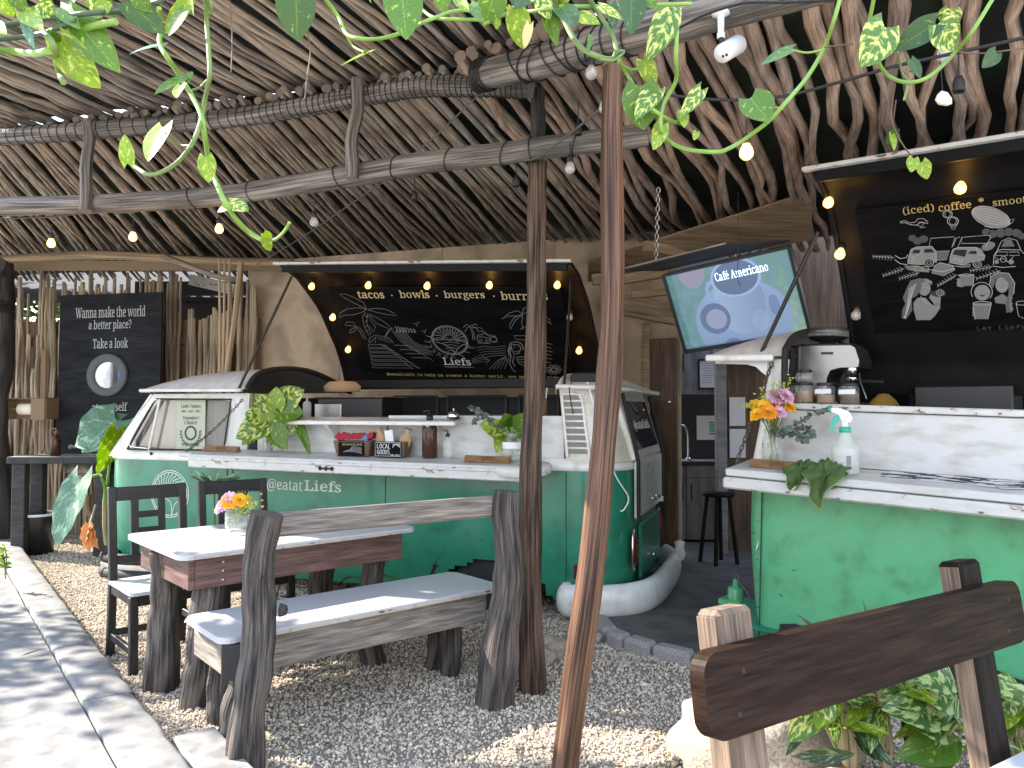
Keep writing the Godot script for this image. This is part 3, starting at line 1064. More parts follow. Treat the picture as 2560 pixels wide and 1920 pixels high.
# ---------------------------------------------------------------- back of the place
func back_walls() -> void:
	# fence of upright sticks
	var a := Vector3(-6.3, 0, -9.15)
	var b := Vector3(-2.9, 0, -8.75)
	var t := thing("stick_fence", "fence of upright peeled sticks of uneven height behind the sink", "fence")
	var d := (b - a).normalized()
	var back := Vector3(-d.z, 0, d.x)
	if back.z > 0:
		back = -back
	var n := 118
	for i in n:
		var k := (i + rng.randf_range(-0.3, 0.3)) / n
		var p := a.lerp(b, k) - back * rng.randf_range(0.0, 0.05)
		var top := rng.randf_range(2.8, 3.14)
		if k > 0.72:
			top = rng.randf_range(2.5, 2.68) if k < 0.92 else rng.randf_range(2.7, 3.1)
			if rng.randf() < 0.15:
				continue
		if rng.randf() < 0.18 and k < 0.45:
			top = rng.randf_range(1.9, 2.4)
		var foot := 0.05 if rng.randf() < 0.8 or k > 0.4 else rng.randf_range(0.3, 1.0)
		obj("stick", stick(p + Vector3(0, foot, 0), p + d * rng.randf_range(-0.06, 0.06) + Vector3(0, top, 0), rng.randf_range(0.016, 0.03), 0.045, i * 1.37), M["pale_stick_%d" % (rng.randi() % 5)], t)
	for h in [0.45, 1.45, 2.3]:
		put_plank("rail", a + back * 0.04 + Vector3(0, h, 0), b + back * 0.04 + Vector3(0, h, 0), 0.09, 0.04, M.raw_post, t)
	tag(put_plank("backing_board", a.lerp(b, 0.0) + back * 0.09 + Vector3(0, 1.3, 0), b + back * 0.09 + Vector3(0, 1.3, 0), 2.5, 0.02, M.cardboard), "brown backing boards behind the stick fence", "board")
	# peeled timber along the eaves at the back left
	var l := log_line(Vector3(-6.6, 3.24, -8.75), Vector3(-2.4, 3.16, -8.35), 0.055, 0.045, 0.06, 20, 51.0)
	tag(obj("eaves_pole", tubed(l[0], l[1], 12, 0.06, 51.0), M.peeled), "pale peeled pole along the eaves above the stick fence", "pole")
	tag(put_plank("eaves_plank", Vector3(-6.6, 3.14, -8.72), Vector3(-2.4, 3.08, -8.42), 0.11, 0.04, M.peeled), "pale plank under the peeled pole at the eaves", "plank")
	tag(obj("eaves_stick", tubed(curve([spot(405, 640, 8.1), spot(480, 668, 8.05), spot(540, 690, 8.0), spot(602, 700, 8.0)]), 0.03, 8, 0.15, 5.0), M.stick_2), "crooked grey branch sloping down from the eaves pole", "branch")
	# neighbouring sheet roof and white timber seen over the fence
	var st := begin()
	var rake := along(Vector3(-4.5, 5.3, -16.5), Vector3(-4.5, 2.95, -10.0))
	box(st, Vector3(-4.5, 4.12, -13.25), Vector3(6.95, 0.05, 14.0), rake)
	for i in 24:
		box(st, Vector3(-11.0 + i * 0.56, 4.09, -13.25), Vector3(6.9, 0.06, 0.04), rake)
	var nb := thing("neighbour_shed", "grey sheet-roofed shed behind the stick fence", "shed")
	obj("roof", st, M.corrugated, nb)
	obj("wall", boxed(Vector3(-2.7, 1.6, -10.2), Vector3(4.6, 3.2, 0.1)), M.kitchen_dark, nb)
	put_plank("beam", spot(480, 700, 9.4), spot(590, 725, 9.2), 0.13, 0.1, M.chipped_white, nb)
	# plywood wall behind the left van
	var v := Transform3D(Basis(Vector3.UP, -deg_to_rad(19.0)), Vector3(-3.683, 0, -6.872))
	var pw := thing("plywood_wall", "bare plywood wall sheets behind the left van", "wall")
	for i in 4:
		var o := obj("panel", boxed(Vector3.ZERO, Vector3(1.235, 3.2, 0.02), 0.002), M.pale_plywood, pw)
		o.transform = v * Transform3D(Basis.IDENTITY, Vector3(0.52 + i * 1.24, 1.62, -2.15))
	tag(obj("corner_pole", tubed([spot(602, 655, 7.75), spot(588, 790, 7.8), spot(566, 940, 7.85)], 0.03, 8, 0.1, 3.0), M.peeled), "slanting pole at the left edge of the plywood wall", "pole")
	for i in 3:
		tag(obj("corner_stick", tubed([spot(548 + i * 13, 650, 8.0), spot(550 + i * 11, 790, 8.0), spot(549 + i * 8, 930, 8.0)], 0.014, 6, 0.1, i * 3.0), M.pale_stick_3), "thin upright stick beside the plywood wall", "stick", "thin sticks at the edge of the plywood wall")
	# plywood between the roof and the kitchen
	var fa := thing("plywood_fascia", "long plywood sheet sloping up under the roof behind the screen", "panel")
	st = begin()
	var q := [spot(1470, 655, 6.7), spot(2030, 482, 5.45), spot(2030, 600, 6.1), spot(1470, 705, 7.3)]
	poly(st, q, Vector3(0, -1, 1))
	var up := Vector3(0, 0.02, -0.01)
	poly(st, [q[0] + up, q[1] + up, q[2] + up, q[3] + up], Vector3(0, 1, -1))
	for i in 4:
		poly(st, [q[i], q[(i + 1) % 4], q[(i + 1) % 4] + up, q[i] + up], (q[i] + q[(i + 1) % 4]) * 0.5 - (q[0] + q[2]) * 0.5)
	obj("sheet", st, M.plywood, fa)
	for p in [[[1612, 615, 6.25], [1745, 640, 6.5], 0.085], [[1552, 700, 6.7], [1672, 680, 6.5], 0.08], [[1580, 738, 6.9], [1690, 728, 6.8], 0.06], [[1480, 700, 7.0], [1560, 690, 7.0], 0.1], [[1500, 750, 7.4], [1700, 790, 7.3], 0.19]]:
		tag(put_plank("timber_beam", spot(p[0][0], p[0][1], p[0][2]), spot(p[1][0], p[1][1], p[1][2]), p[2], 0.07, M.plywood), "sawn timber beam under the plywood behind the leaning post", "beam", "sawn beams under the plywood")
	# across the street, seen in the round mirror
	var shop := thing("street_shop", "pale shop front with a blue and orange panel, reflected in the round mirror", "building", Vector3(-17.2, 0, 6.9), 2.45)
	obj("wall", boxed(Vector3(0, 2.6, 0), Vector3(9.0, 5.2, 0.3)), M.far_wall, shop)
	obj("roof", boxed(Vector3(0, 5.25, 0.2), Vector3(9.4, 0.14, 1.0)), M.corrugated, shop)
	obj("blue_panel", boxed(Vector3(-0.5, 3.7, 0.17), Vector3(0.6, 1.6, 0.06)), M.blue_paint, shop)
	obj("orange_panel", boxed(Vector3(-0.95, 3.7, 0.17), Vector3(0.26, 1.6, 0.07)), M.orange_paint, shop)
	tag(obj("street_post", log_mesh(Vector3(-11.25, 0, 0.0), Vector3(-11.25, 5.0, 0.0), 0.09, 0.08, 0.05, 12, 10, 0.1, 3.0), M.dark_post), "dark street post reflected in the round mirror", "post")
	# a tree beyond the fence and a leafy bough that dapples the path
	tree(Vector3(-8.6, 0, -13.0), 4.6, 1.7, 21, "bushy tree in sunlight seen past the black post")
	tree(Vector3(-9.0, 0, -6.2), 5.4, 1.35, 22, "leafy tree left of the path throwing dappled shade")


func tree(at: Vector3, high: float, wide: float, s: int, label: String) -> void:
	var t := thing("garden_tree", label, "tree", at)
	obj("trunk", log_mesh(Vector3.ZERO, Vector3(0.3, high * 0.7, 0.1), 0.11, 0.05, 0.2, 10, 16, 0.1, s), M.tree_bark, t)
	var r := RandomNumberGenerator.new()
	r.seed = s
	var mm := MultiMesh.new()
	mm.transform_format = MultiMesh.TRANSFORM_3D
	mm.use_colors = true
	mm.mesh = finish(leaf_mesh(Vector3.ZERO, Vector3(0.16, 0, 0), 0.075, Vector3.UP, 0.2, 0.2, 0.0, 4))
	var n := 1900
	mm.instance_count = n
	var clumps := []
	for i in 26:
		clumps.append(Vector3(r.randfn() * wide * 0.6, high * 0.72 + r.randfn() * wide * 0.28, r.randfn() * wide * 0.6))
	for i in n:
		var c: Vector3 = clumps[r.randi() % clumps.size()]
		var p := c + Vector3(r.randfn(), r.randfn(), r.randfn()) * wide * 0.17
		mm.set_instance_transform(i, Transform3D(Basis.from_euler(Vector3(r.randf() * TAU, r.randf() * TAU, r.randf() * TAU)), p))
		var k := r.randf_range(0.6, 1.5)
		mm.set_instance_color(i, Color(k, k, k * 0.8))
	var o := MultiMeshInstance3D.new()
	o.name = "crown"
	o.multimesh = mm
	o.material_override = M.crown_leaf
	t.add_child(o)
	stuff(o)


# ---------------------------------------------------------------- the left van
# its own axes: x along the side towards the tail, y up, z towards the seats
const LEFT_ROOF := [[-0.06, 1.668], [-0.02, 1.715], [0.06, 1.78], [0.22, 1.832], [0.5, 1.864], [0.81, 1.852], [1.15, 1.79], [1.42, 1.71], [1.56, 1.668]]
const LEFT_HATCH := [[0.2, 2.725], [0.42, 2.665], [0.62, 2.54], [0.79, 2.425], [0.93, 2.26], [1.09, 2.08], [1.2, 1.885], [1.27, 1.695]]
const RIGHT_ROOF := [[-0.06, 1.815], [-0.03, 1.86], [0.05, 1.92], [0.2, 1.965], [0.45, 2.0], [0.75, 1.995], [1.1, 1.94], [1.4, 1.83]]
const RIGHT_HATCH := [[-0.18, 2.82], [0.0, 2.74], [0.15, 2.6], [0.3, 2.38], [0.42, 2.18], [0.55, 1.95], [0.62, 1.8], [0.66, 1.62]]


func plan_point(k: float, o: Array) -> Vector2:
	return o[int(k) % o.size()]


func plan_outline(s0: float, s1: float, w1: float, rf: float, rr: float) -> Array:
	# body outline seen from above, from the nose round by the near side to the tail and back; x along, y across
	var out := []
	for i in 9:
		var a := PI * 0.5 * i / 8
		out.append(Vector2(s0 + rf - rf * cos(a), rf * 0.8 - rf * 0.8 * sin(a)))
	var n := int((s1 - rr - s0 - rf) / 0.05)
	for i in range(1, n):
		out.append(Vector2(lerpf(s0 + rf, s1 - rr, float(i) / n), 0))
	for i in 11:
		var a := PI * 0.5 * i / 10
		out.append(Vector2(s1 - rr + rr * sin(a), rr - rr * cos(a)))
	for i in range(1, 9):
		out.append(Vector2(s1 + 0.03 * sin(PI * i / 9.0), lerpf(rr, w1 - rr, i / 9.0)))
	for i in 9:
		var a := PI * 0.5 * i / 8
		out.append(Vector2(s1 - rr + rr * cos(a), w1 - rr + rr * sin(a)))
	for i in 9:
		var a := PI * 0.5 * i / 8
		out.append(Vector2(s0 + rf - rf * sin(a), w1 - rf * 0.8 + rf * 0.8 * cos(a)))
	for i in range(1, 6):
		out.append(Vector2(s0, lerpf(w1 - rf * 0.8, rf * 0.8, i / 6.0)))
	out.append(out[0])
	return out


func left_van() -> void:
	var t := thing("camper_van", "green and white camper van turned food truck with the tacos board", "van", Vector3(-3.683, 0, -6.872), -deg_to_rad(19.0))
	var outline := plan_outline(0.0, 4.73, 1.66, 0.34, 0.34)
	# lower body, bulging a little, with rusted-out edges at the rear wheel and the nose
	var rows := []
	var hs := []
	for i in 33:
		hs.append(0.14 + 0.029 * i)
	for h in hs:
		var row := []
		var inn: float = 0.05 * pow(maxf(0.0, (0.5 - h) / 0.36), 2.0) + 0.012 * maxf(0.0, h - 0.9)
		for p in outline:
			var c := Vector2(2.45, 0.83)
			var q: Vector2 = p
			q.y += inn * (1.0 if p.y < 0.83 else -1.0)
			q.x += inn * 0.8 * (1.0 if p.x < 2.45 else -1.0) * (1.0 if absf(p.x - 2.45) > 1.9 else 0.0)
			row.append(Vector3(q.x, h, -q.y))
		rows.append(row)
	var skip := []
	var edge := []
	for j in outline.size() - 1:
		var p: Vector2 = outline[j]
		if p.y > 0.05:
			continue
		var k := (p.x - 3.72) / 0.47
		var arch := -1.0
		if absf(k) < 1.0:
			arch = 0.4 * sqrt(1.0 - k * k) + 0.03 * nz.get_noise_1d(p.x * 40.0)
			if p.x < 3.6:
				arch += 0.03 * absf(nz.get_noise_1d(p.x * 90.0))
		if p.x > 0.03 and p.x < 0.16:
			arch = 0.26 + 0.05 * nz.get_noise_1d(p.x * 60.0)
		if p.x > 0.16 and p.x < 1.1:
			arch = 0.16 + 0.03 * nz.get_noise_1d(p.x * 30.0)
		if p.x > 1.1 and p.x < 1.9:
			arch = 0.17 + 0.05 * absf(nz.get_noise_1d(p.x * 24.0))
		for i in hs.size() - 1:
			if hs[i] + 0.015 < arch:
				skip.append(i * 1000 + j)
	var st := begin()
	grid(st, rows, false, skip)
	obj("lower_body", st, M.green_paint, t)
	# dark wheel well, tyre and rocker behind the rust
	st = begin()
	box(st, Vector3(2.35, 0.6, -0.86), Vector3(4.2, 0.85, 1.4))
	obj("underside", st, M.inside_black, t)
	st = begin()
	lathe(st, [[0.0, -0.08], [0.2, -0.085], [0.29, -0.07], [0.31, 0.0], [0.29, 0.07], [0.2, 0.085], [0.0, 0.08]], 24, Transform3D(Basis(Vector3.RIGHT, PI / 2), Vector3(3.72, 0.22, -0.12)))
	obj("wheel", st, M.rubber, t)
	st = begin()
	for i in 30:
		var x := 3.24 + rng.randf() * 0.6
		var h := 0.14 + 0.4 * sqrt(maxf(0.0, 1.0 - pow((x - 3.72) / 0.49, 2.0)))
		box(st, Vector3(x, h - 0.01, -0.02), Vector3(0.05, 0.04, 0.015), Basis.from_euler(Vector3(rng.randf() * 0.5, rng.randf() * 0.5, rng.randf() * 3.0)))
	stuff(obj("rusted_edge", st, M.rust, t))
	for r in [[1.5, 0.34, 0.7, 0.05], [1.35, 0.2, 0.8, 0.06], [0.1, 0.25, 0.08, 0.08]]:
		var shape := PackedVector2Array()
		for i in 22:
			var a := TAU * i / 22
			shape.append(Vector2(r[0] + r[2] * 0.5 * cos(a), r[1] + r[3] * sin(a) * (0.5 + 0.9 * absf(nz.get_noise_2d(i * 2.3, r[0] * 5.0)))))
		if r[1] > 0.3 or r[0] < 0.2:
			obj("rust_patch", prismed(shape, 0.004, Transform3D(Basis.IDENTITY, Vector3(0, 0, 0.003))), M.rust, t)
	# white belt
	rows = []
	for h in [[1.066, 0.006], [1.075, 0.012], [1.1, 0.014], [1.13, 0.0], [1.15, -0.02]]:
		var row := []
		for p in outline:
			var q: Vector2 = (p - Vector2(2.45, 0.83)) * (1.0 + h[1] / 2.0) + Vector2(2.45, 0.83)
			row.append(Vector3(q.x, h[0], -(q.y - h[1] * (0.5 if p.y < 0.3 else 0.0))))
		rows.append(row)
	st = begin()
	grid(st, rows)
	obj("belt_moulding", st, M.white_paint, t)
	# cab door frame with its window
	var outer := []
	var inner := []
	var oc := [Vector2(0.1, 1.12), Vector2(1.57, 1.12), Vector2(1.58, 1.665), Vector2(0.54, 1.665)]
	var ic := [Vector2(0.34, 1.185), Vector2(1.36, 1.19), Vector2(1.42, 1.615), Vector2(0.63, 1.622)]
	for i in 4:
		for k in 6:
			var f := k / 6.0
			outer.append(oc[i].lerp(oc[(i + 1) % 4], f))
			var p: Vector2 = ic[i].lerp(ic[(i + 1) % 4], f)
			if k == 0:
				p = p.lerp((ic[i] + ic[(i + 1) % 4] + ic[(i + 3) % 4]) / 3.0, 0.1)
			inner.append(p)
	st = begin()
	ring_frame(st, outer, inner, 0.02, Transform3D(Basis(Vector3.RIGHT, -0.03), Vector3(0, -0.03, -0.0)))
	obj("cab_side", st, M.white_paint, t)
	var win := obj("window", prismed(PackedVector2Array(ic), 0.004, Transform3D(Basis(Vector3.RIGHT, -0.03), Vector3(0, -0.03, -0.004))), M.van_glass, t)
	var rim := []
	for p in ic:
		rim.append(Vector3(p.x, p.y - 0.03, 0.018 - 0.03 * p.y + 0.03))
	rim.append(rim[0])
	obj("window_rubber", tubed(rim, 0.009, 6), M.rubber, win)
	obj("divider_bar", tubed([Vector3(0.577, 1.15, 0.012), Vector3(0.677, 1.59, 0.002)], 0.012, 6), M.white_paint, win)
	obj("quarter_light_frame", tubed(curve([Vector3(0.56, 1.165, 0.012), Vector3(0.4, 1.175, 0.012), Vector3(0.365, 1.2, 0.012), Vector3(0.41, 1.29, 0.012), Vector3(0.6, 1.56, 0.006), Vector3(0.655, 1.585, 0.004)], 3), 0.008, 6), M.chrome, win)
	rows = []
	for i in 40:
		var x := 0.36 + i * 0.0275
		rows.append([Vector3(maxf(x, 0.3), 1.13, -0.07 + 0.018 * sin(i * 1.9)), Vector3(maxf(x, 0.55), 1.64, -0.08 + 0.014 * sin(i * 1.9))])
	st = begin()
	grid(st, rows)
	obj("curtain", st, M.curtain, win)
	obj("poster", boxed(Vector3(0.98, 1.38, -0.035), Vector3(0.3, 0.44, 0.004)), M.poster, win)
	for w in [["Liefs Tulum", 1.53, 0.2], ["2021   2022   2023", 1.485, 0.2], ["Travelers'", 1.43, 0.17], ["Choice", 1.39, 0.13], ["Tripadvisor", 1.2, 0.19]]:
		lettering("lettering", w[0], "Droid Sans", w[2], 0.0, Transform3D(Basis.IDENTITY, Vector3(0.98, w[1], -0.031)), M.poster_ink, win)
	st = begin()
	var ring := []
	for i in 25:
		ring.append(Vector3(0.98 + 0.055 * cos(TAU * i / 24), 1.3 + 0.055 * sin(TAU * i / 24), -0.03))
	tube(st, ring, 0.008, 4, false)
	for s in [-1.0, 1.0]:
		for i in 6:
			var a: float = -PI / 2 + s * (0.25 + i * 0.26)
			var c := Vector3(0.98 + 0.09 * cos(a), 1.3 + 0.09 * sin(a), -0.03)
			leaf(st, c, c + Vector3(0.035 * cos(a + s * 0.9), 0.035 * sin(a + s * 0.9), 0), 0.018, Vector3.BACK, 0, 0, 0, 3)
	obj("wreath_emblem", st, M.poster_ink, win)
	# screen pillar and nose above the belt
	rows = []
	for k in [[1.12, 0.02], [1.3, 0.16], [1.5, 0.35], [1.66, 0.5]]:
		var row := []
		for w in [0.0, 0.03, 0.1, 0.2]:
			row.append(Vector3(k[1] + 0.1 - w * 0.45, k[0], -w - 0.02))
		rows.append(row)
	st = begin()
	grid(st, rows)
	obj("screen_pillar", st, M.white_paint, t)
	st = begin()
	poly(st, [Vector3(0.03, 1.12, -0.2), Vector3(0.44, 1.66, -0.2), Vector3(0.44, 1.66, -1.46), Vector3(0.03, 1.12, -1.46)], Vector3(-1, 0.5, 0))
	obj("windscreen", st, M.dark_glass, t)
	# far side and inside
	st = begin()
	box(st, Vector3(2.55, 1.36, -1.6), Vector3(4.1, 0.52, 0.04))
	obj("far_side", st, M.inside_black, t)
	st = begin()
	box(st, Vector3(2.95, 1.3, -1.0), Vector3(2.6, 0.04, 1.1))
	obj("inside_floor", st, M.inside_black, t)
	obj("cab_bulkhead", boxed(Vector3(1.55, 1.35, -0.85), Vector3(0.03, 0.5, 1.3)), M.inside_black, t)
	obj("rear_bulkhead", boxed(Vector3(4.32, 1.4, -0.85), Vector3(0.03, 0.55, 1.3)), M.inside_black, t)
	for f in [[2.35, 0.5], [3.0, 0.62], [3.62, 0.4]]:
		st = begin()
		ring_frame(st, round_rect(f[0] - f[1] / 2, 1.44, f[0] + f[1] / 2, 1.64, 0.02), round_rect(f[0] - f[1] / 2 + 0.02, 1.46, f[0] + f[1] / 2 - 0.02, 1.62, 0.015), 0.01, Transform3D(Basis.IDENTITY, Vector3(0, 0, -1.56)))
		obj("inside_window_frame", st, M.kitchen_dark, t)
	# roof: cab end and tail end, the middle is cut out for the hatch
	for part in [[[0.5, 0.1], [0.56, 0.38], [0.66, 0.58], [0.82, 0.78], [1.05, 0.92], [1.3, 0.985], [1.62, 1.0]], [[4.27, 1.0], [4.42, 0.97], [4.52, 0.85], [4.6, 0.62], [4.66, 0.3], [4.68, 0.02]]]:
		rows = []
		for g in part:
			var row := []
			for w in LEFT_ROOF:
				row.append(Vector3(g[0], 1.668 + (w[1] - 1.668) * g[1] * (1.0 if part.size() == 7 else 0.5), -w[0]))
			rows.append(row)
		st = begin()
		grid(st, rows)
		obj("roof", st, M.roof_paint, t)
	var arch := []
	for w in LEFT_ROOF:
		arch.append(Vector3(1.625, w[1] + 0.004, -w[0]))
	obj("opening_trim", tubed(curve(arch, 3), 0.022, 6, 0.3, 2.0, 5.0), M.rubber, t)
	arch = []
	for w in LEFT_ROOF:
		arch.append(Vector3(4.265, 1.668 + (w[1] - 1.668) * 0.5, -w[0]))
	obj("opening_trim", tubed(curve(arch, 3), 0.016, 6), M.cream_paint, t)
	obj("gutter", tubed([Vector3(0.46, 1.662, -0.1), Vector3(0.52, 1.664, 0.055), Vector3(0.7, 1.665, 0.07), Vector3(1.58, 1.66, 0.07)], 0.017, 6), M.white_paint, t)
	obj("gutter", tubed([Vector3(4.25, 1.66, 0.075), Vector3(4.5, 1.655, 0.065), Vector3(4.64, 1.65, -0.03), Vector3(4.71, 1.645, -0.26), Vector3(4.73, 1.64, -1.5)], 0.02, 6), M.cream_paint, t)
	# tail pillar with nine air slots
	rows = []
	for h in [1.13, 1.25, 1.4, 1.52, 1.6, 1.655]:
		var k: float = (h - 1.13) / 0.525
		var row := []
		row.append(Vector3(4.3 - 0.05 * k, h, -0.06))
		row.append(Vector3(4.3 - 0.05 * k, h, -0.004))
		row.append(Vector3(4.48 - 0.06 * k, h, -0.004))
		for i in range(1, 9):
			var a := PI * 0.5 * i / 8
			row.append(Vector3(4.48 - 0.06 * k + (0.26 - 0.1 * k) * sin(a), h, -0.004 - 0.38 * (1.0 - cos(a))))
		row.append(Vector3(4.74 - 0.17 * k, h, -0.42))
		rows.append(row)
	st = begin()
	grid(st, rows)
	obj("tail_pillar", st, M.cream_paint, t)
	for i in 9:
		var h := 1.585 - i * 0.0475
		var x := 4.285 + i * 0.0045
		var shape := round_rect(x, h - 0.017, x + 0.14, h + 0.017, 0.012, 2)
		if i == 0:
			shape = [Vector2(x, h - 0.017), Vector2(x + 0.125, h - 0.017), Vector2(x + 0.1, h + 0.01), Vector2(x + 0.07, h + 0.017), Vector2(x, h + 0.017)]
		var slot := obj("air_slot", prismed(PackedVector2Array(shape), 0.003, Transform3D(Basis.IDENTITY, Vector3(0, 0, 0.0005))), M.slot_grey, t)
		put_plank("louvre", Vector3(x - 0.012, h + 0.0237, 0.004), Vector3(x + 0.155, h + 0.0237, 0.004), 0.014, 0.012, M.white_paint, t, 0.004)
	obj("slot_frame", tubed(curve([Vector3(4.272, 1.6, 0.002), Vector3(4.29, 1.4, 0.002), Vector3(4.312, 1.165, 0.002)], 3), 0.011, 6), M.white_paint, t)
	obj("slot_frame", tubed(curve([Vector3(4.27, 1.612, 0.002), Vector3(4.37, 1.612, 0.002), Vector3(4.415, 1.58, 0.002), Vector3(4.44, 1.4, 0.002), Vector3(4.472, 1.165, 0.002)], 4), 0.011, 6), M.white_paint, t)
	# tail: window, lid, lamps, handles, bumper
	var rear := Transform3D(Basis(Vector3.UP, PI / 2) * Basis(Vector3.RIGHT, -0.22), Vector3(4.75, 0, 0))
	st = begin()
	box(st, Vector3(4.66, 1.4, -0.83), Vector3(0.05, 0.56, 1.2), Basis(Vector3.BACK, 0.3), 0.01)
	var gate := obj("tailgate", st, M.cream_paint, t)
	obj("lower_gate_panel", boxed(Vector3(4.755, 0.92, -0.85), Vector3(0.03, 0.42, 1.22), 0.012), M.cream_paint, gate)
	st = begin()
	box(st, Vector3(4.692, 1.385, -0.83), Vector3(0.02, 0.38, 1.0), Basis(Vector3.BACK, 0.3), 0.004)
	var rw := obj("rear_window", st, M.dark_glass, gate)
	lettering("lettering", "@eatatLiefs", "Droid Serif", 0.7, 0.09, Transform3D(Basis(Vector3.UP, PI / 2) * Basis(Vector3.RIGHT, -0.3), Vector3(4.708, 1.38, -0.8)), M.white_ink, rw)
	for z in [-0.235, -1.45]:
		obj("gate_seal", tubed([Vector3(4.66, 1.62, z), Vector3(4.73, 1.35, z), Vector3(4.775, 1.12, z), Vector3(4.775, 0.7, z)], 0.016, 5), M.rubber, t)
	obj("gate_handle", tubed([Vector3(4.79, 0.81, -0.75), Vector3(4.82, 0.81, -0.75), Vector3(4.82, 0.81, -0.95), Vector3(4.79, 0.81, -0.95)], 0.012, 6), M.chrome, gate)
	st = boxed(Vector3(4.755, 0.46, -0.85), Vector3(0.025, 0.4, 0.95), 0.012)
	var lid := obj("engine_lid", st, M.green_paint, t)
	obj("lid_knob", lathed([[0.0, 0.02], [0.02, 0.015], [0.014, 0.0]], 12, Transform3D(Basis(Vector3.BACK, -PI / 2), Vector3(4.775, 0.36, -0.85))), M.chrome, lid)
	for z in [-0.22, -1.46]:
		var lamp := obj("tail_lamp", lathed([[0.0, 0.03], [0.05, 0.024], [0.07, 0.0]], 16, Transform3D(Basis(Vector3.BACK, -PI / 2) * Basis.from_scale(Vector3(2.0, 1.0, 1.0)), Vector3(4.74, 0.5, z))), M.tail_red, t)
		obj("lamp_rim", lathed([[0.068, 0.012], [0.082, 0.006], [0.078, 0.0]], 16, Transform3D(Basis(Vector3.BACK, -PI / 2) * Basis.from_scale(Vector3(2.0, 1.0, 1.0)), Vector3(4.74, 0.5, z))), M.chrome, lamp)
		obj("hinge", tubed([Vector3(4.78, 0.72, z * 0.9 - 0.05), Vector3(4.78, 0.76, z * 0.9 - 0.05)], 0.02, 8), M.chrome, t)
	st = begin()
	box(st, Vector3(4.38, 0.36, 0.0), Vector3(0.05, 0.1, 0.02), Basis.IDENTITY, 0.008)
	obj("side_marker", st, M.tail_red, t)
	var bl := [Vector3(4.3, 0.17, -0.02), Vector3(4.33, 0.165, 0.04), Vector3(4.58, 0.17, 0.0), Vector3(4.78, 0.18, -0.14), Vector3(4.87, 0.19, -0.36), Vector3(4.9, 0.2, -0.8), Vector3(4.88, 0.2, -1.3), Vector3(4.78, 0.2, -1.6)]
	var line := []
	for p in curve(bl, 5):
		line.append(Vector3(p.x, p.y / 1.7, p.z))
	var rb := obj("rear_bumper", tubed(line, 0.068, 16), M.white_paint, t)
	rb.scale = Vector3(1, 1.7, 1)
	obj("overrider", lathed([[0.0, 0.12], [0.045, 0.1], [0.035, 0.06], [0.05, 0.0], [0.03, -0.05]], 14, Transform3D(Basis.IDENTITY, Vector3(4.94, 0.3, -1.25))), M.cream_paint, t)
	# nose bumper
	var nose := [Vector3(0.95, 0.16, 0.02), Vector3(0.55, 0.15, 0.035), Vector3(0.25, 0.14, 0.01), Vector3(0.0, 0.13, -0.1), Vector3(-0.12, 0.13, -0.34), Vector3(-0.15, 0.13, -0.85), Vector3(-0.1, 0.13, -1.4)]
	var fine := curve(nose, 5)
	st = begin()
	tube(st, fine, 0.045, 10)
	var bump := obj("front_bumper", st, M.cream_paint, t)
	var up := []
	var dn := []
	for p in fine:
		up.append(p + Vector3(0, 0.055, 0.012))
		dn.append(p + Vector3(0, -0.085, -0.01))
	obj("rubber_strip", tubed(up, 0.05, 8), M.rubber, bump)
	obj("skirt", tubed(dn, 0.07, 8), M.inside_black, bump)
	# panel seams
	for s in [[1.39, 0.2, 1.02], [1.447, 0.2, 1.02], [2.867, 0.3, 1.02], [4.3, 0.16, 1.05], [0.13, 0.3, 1.06]]:
		put_plank("panel_seam", Vector3(s[0], s[1], 0.0005), Vector3(s[0], s[2], 0.0005), 0.006, 0.004, M.seam, t, 0.0, Vector3.RIGHT)
	obj("mirror_hole", lathed([[0.0, 0.004], [0.014, 0.003], [0.016, 0.0]], 12, Transform3D(Basis(Vector3.RIGHT, PI / 2), Vector3(0.6, 1.12, 0.012))), M.rubber, t)
	# lettering and the round sun emblem on the green side
	lettering("lettering", "@eatat", "Droid Serif", 0.335, 0.1, Transform3D(Basis(Vector3.BACK, -0.02), Vector3(1.955, 0.885, 0.002)), M.white_ink, t, 0.002)
	lettering("lettering", "Liefs", "Droid Serif", 0.335, 0.086, Transform3D(Basis(Vector3.BACK, -0.02), Vector3(2.31, 0.894, 0.002)), M.white_ink, t, 0.002, 0.35)
	st = begin()
	var cc := Vector3(0.8, 0.78, 0.003)
	var rr := 0.2
	for q in [rr, rr - 0.018]:
		var c := []
		for i in 41:
			c.append(cc + Vector3(cos(TAU * i / 40), sin(TAU * i / 40), 0) * q)
		ribbon(st, c, 0.008, Vector3.BACK)
	for i in 13:
		var a := deg_to_rad(8.0 + i * 13.6)
		var c := []
		for k in 6:
			var f := k / 5.0
			var r := lerpf(0.075, rr - 0.02, f)
			c.append(cc + Vector3(cos(a + 0.16 * sin(f * 5.0)), sin(a + 0.16 * sin(f * 5.0)), 0) * r)
		ribbon(st, c, 0.007, Vector3.BACK)
	for q in [[-0.19, 0.0, 0.0, 0.03, 0.19, -0.01], [-0.17, -0.03, 0.0, -0.06, 0.02, -0.19], [0.17, -0.04, 0.06, -0.08, 0.02, -0.19]]:
		ribbon(st, curve([cc + Vector3(q[0], q[1], 0), cc + Vector3(q[2], q[3], 0), cc + Vector3(q[4], q[5], 0)], 6), 0.007, Vector3.BACK)
	obj("sun_emblem", st, M.white_ink, t)
	# folded-down counter, with its chain and upstand
	var top := Basis(Vector3.BACK, -0.012) * Basis(Vector3.RIGHT, 0.08)
	var c0 := Vector3(2.68, 1.128, 0.16)
	var counter := obj("counter", null, M.brushed_white, t)
	st = begin()
	box(st, Vector3.ZERO, Vector3(2.82, 0.03, 0.36), Basis.IDENTITY, 0.006)
	counter.mesh = finish(st)
	counter.transform = Transform3D(top, c0)
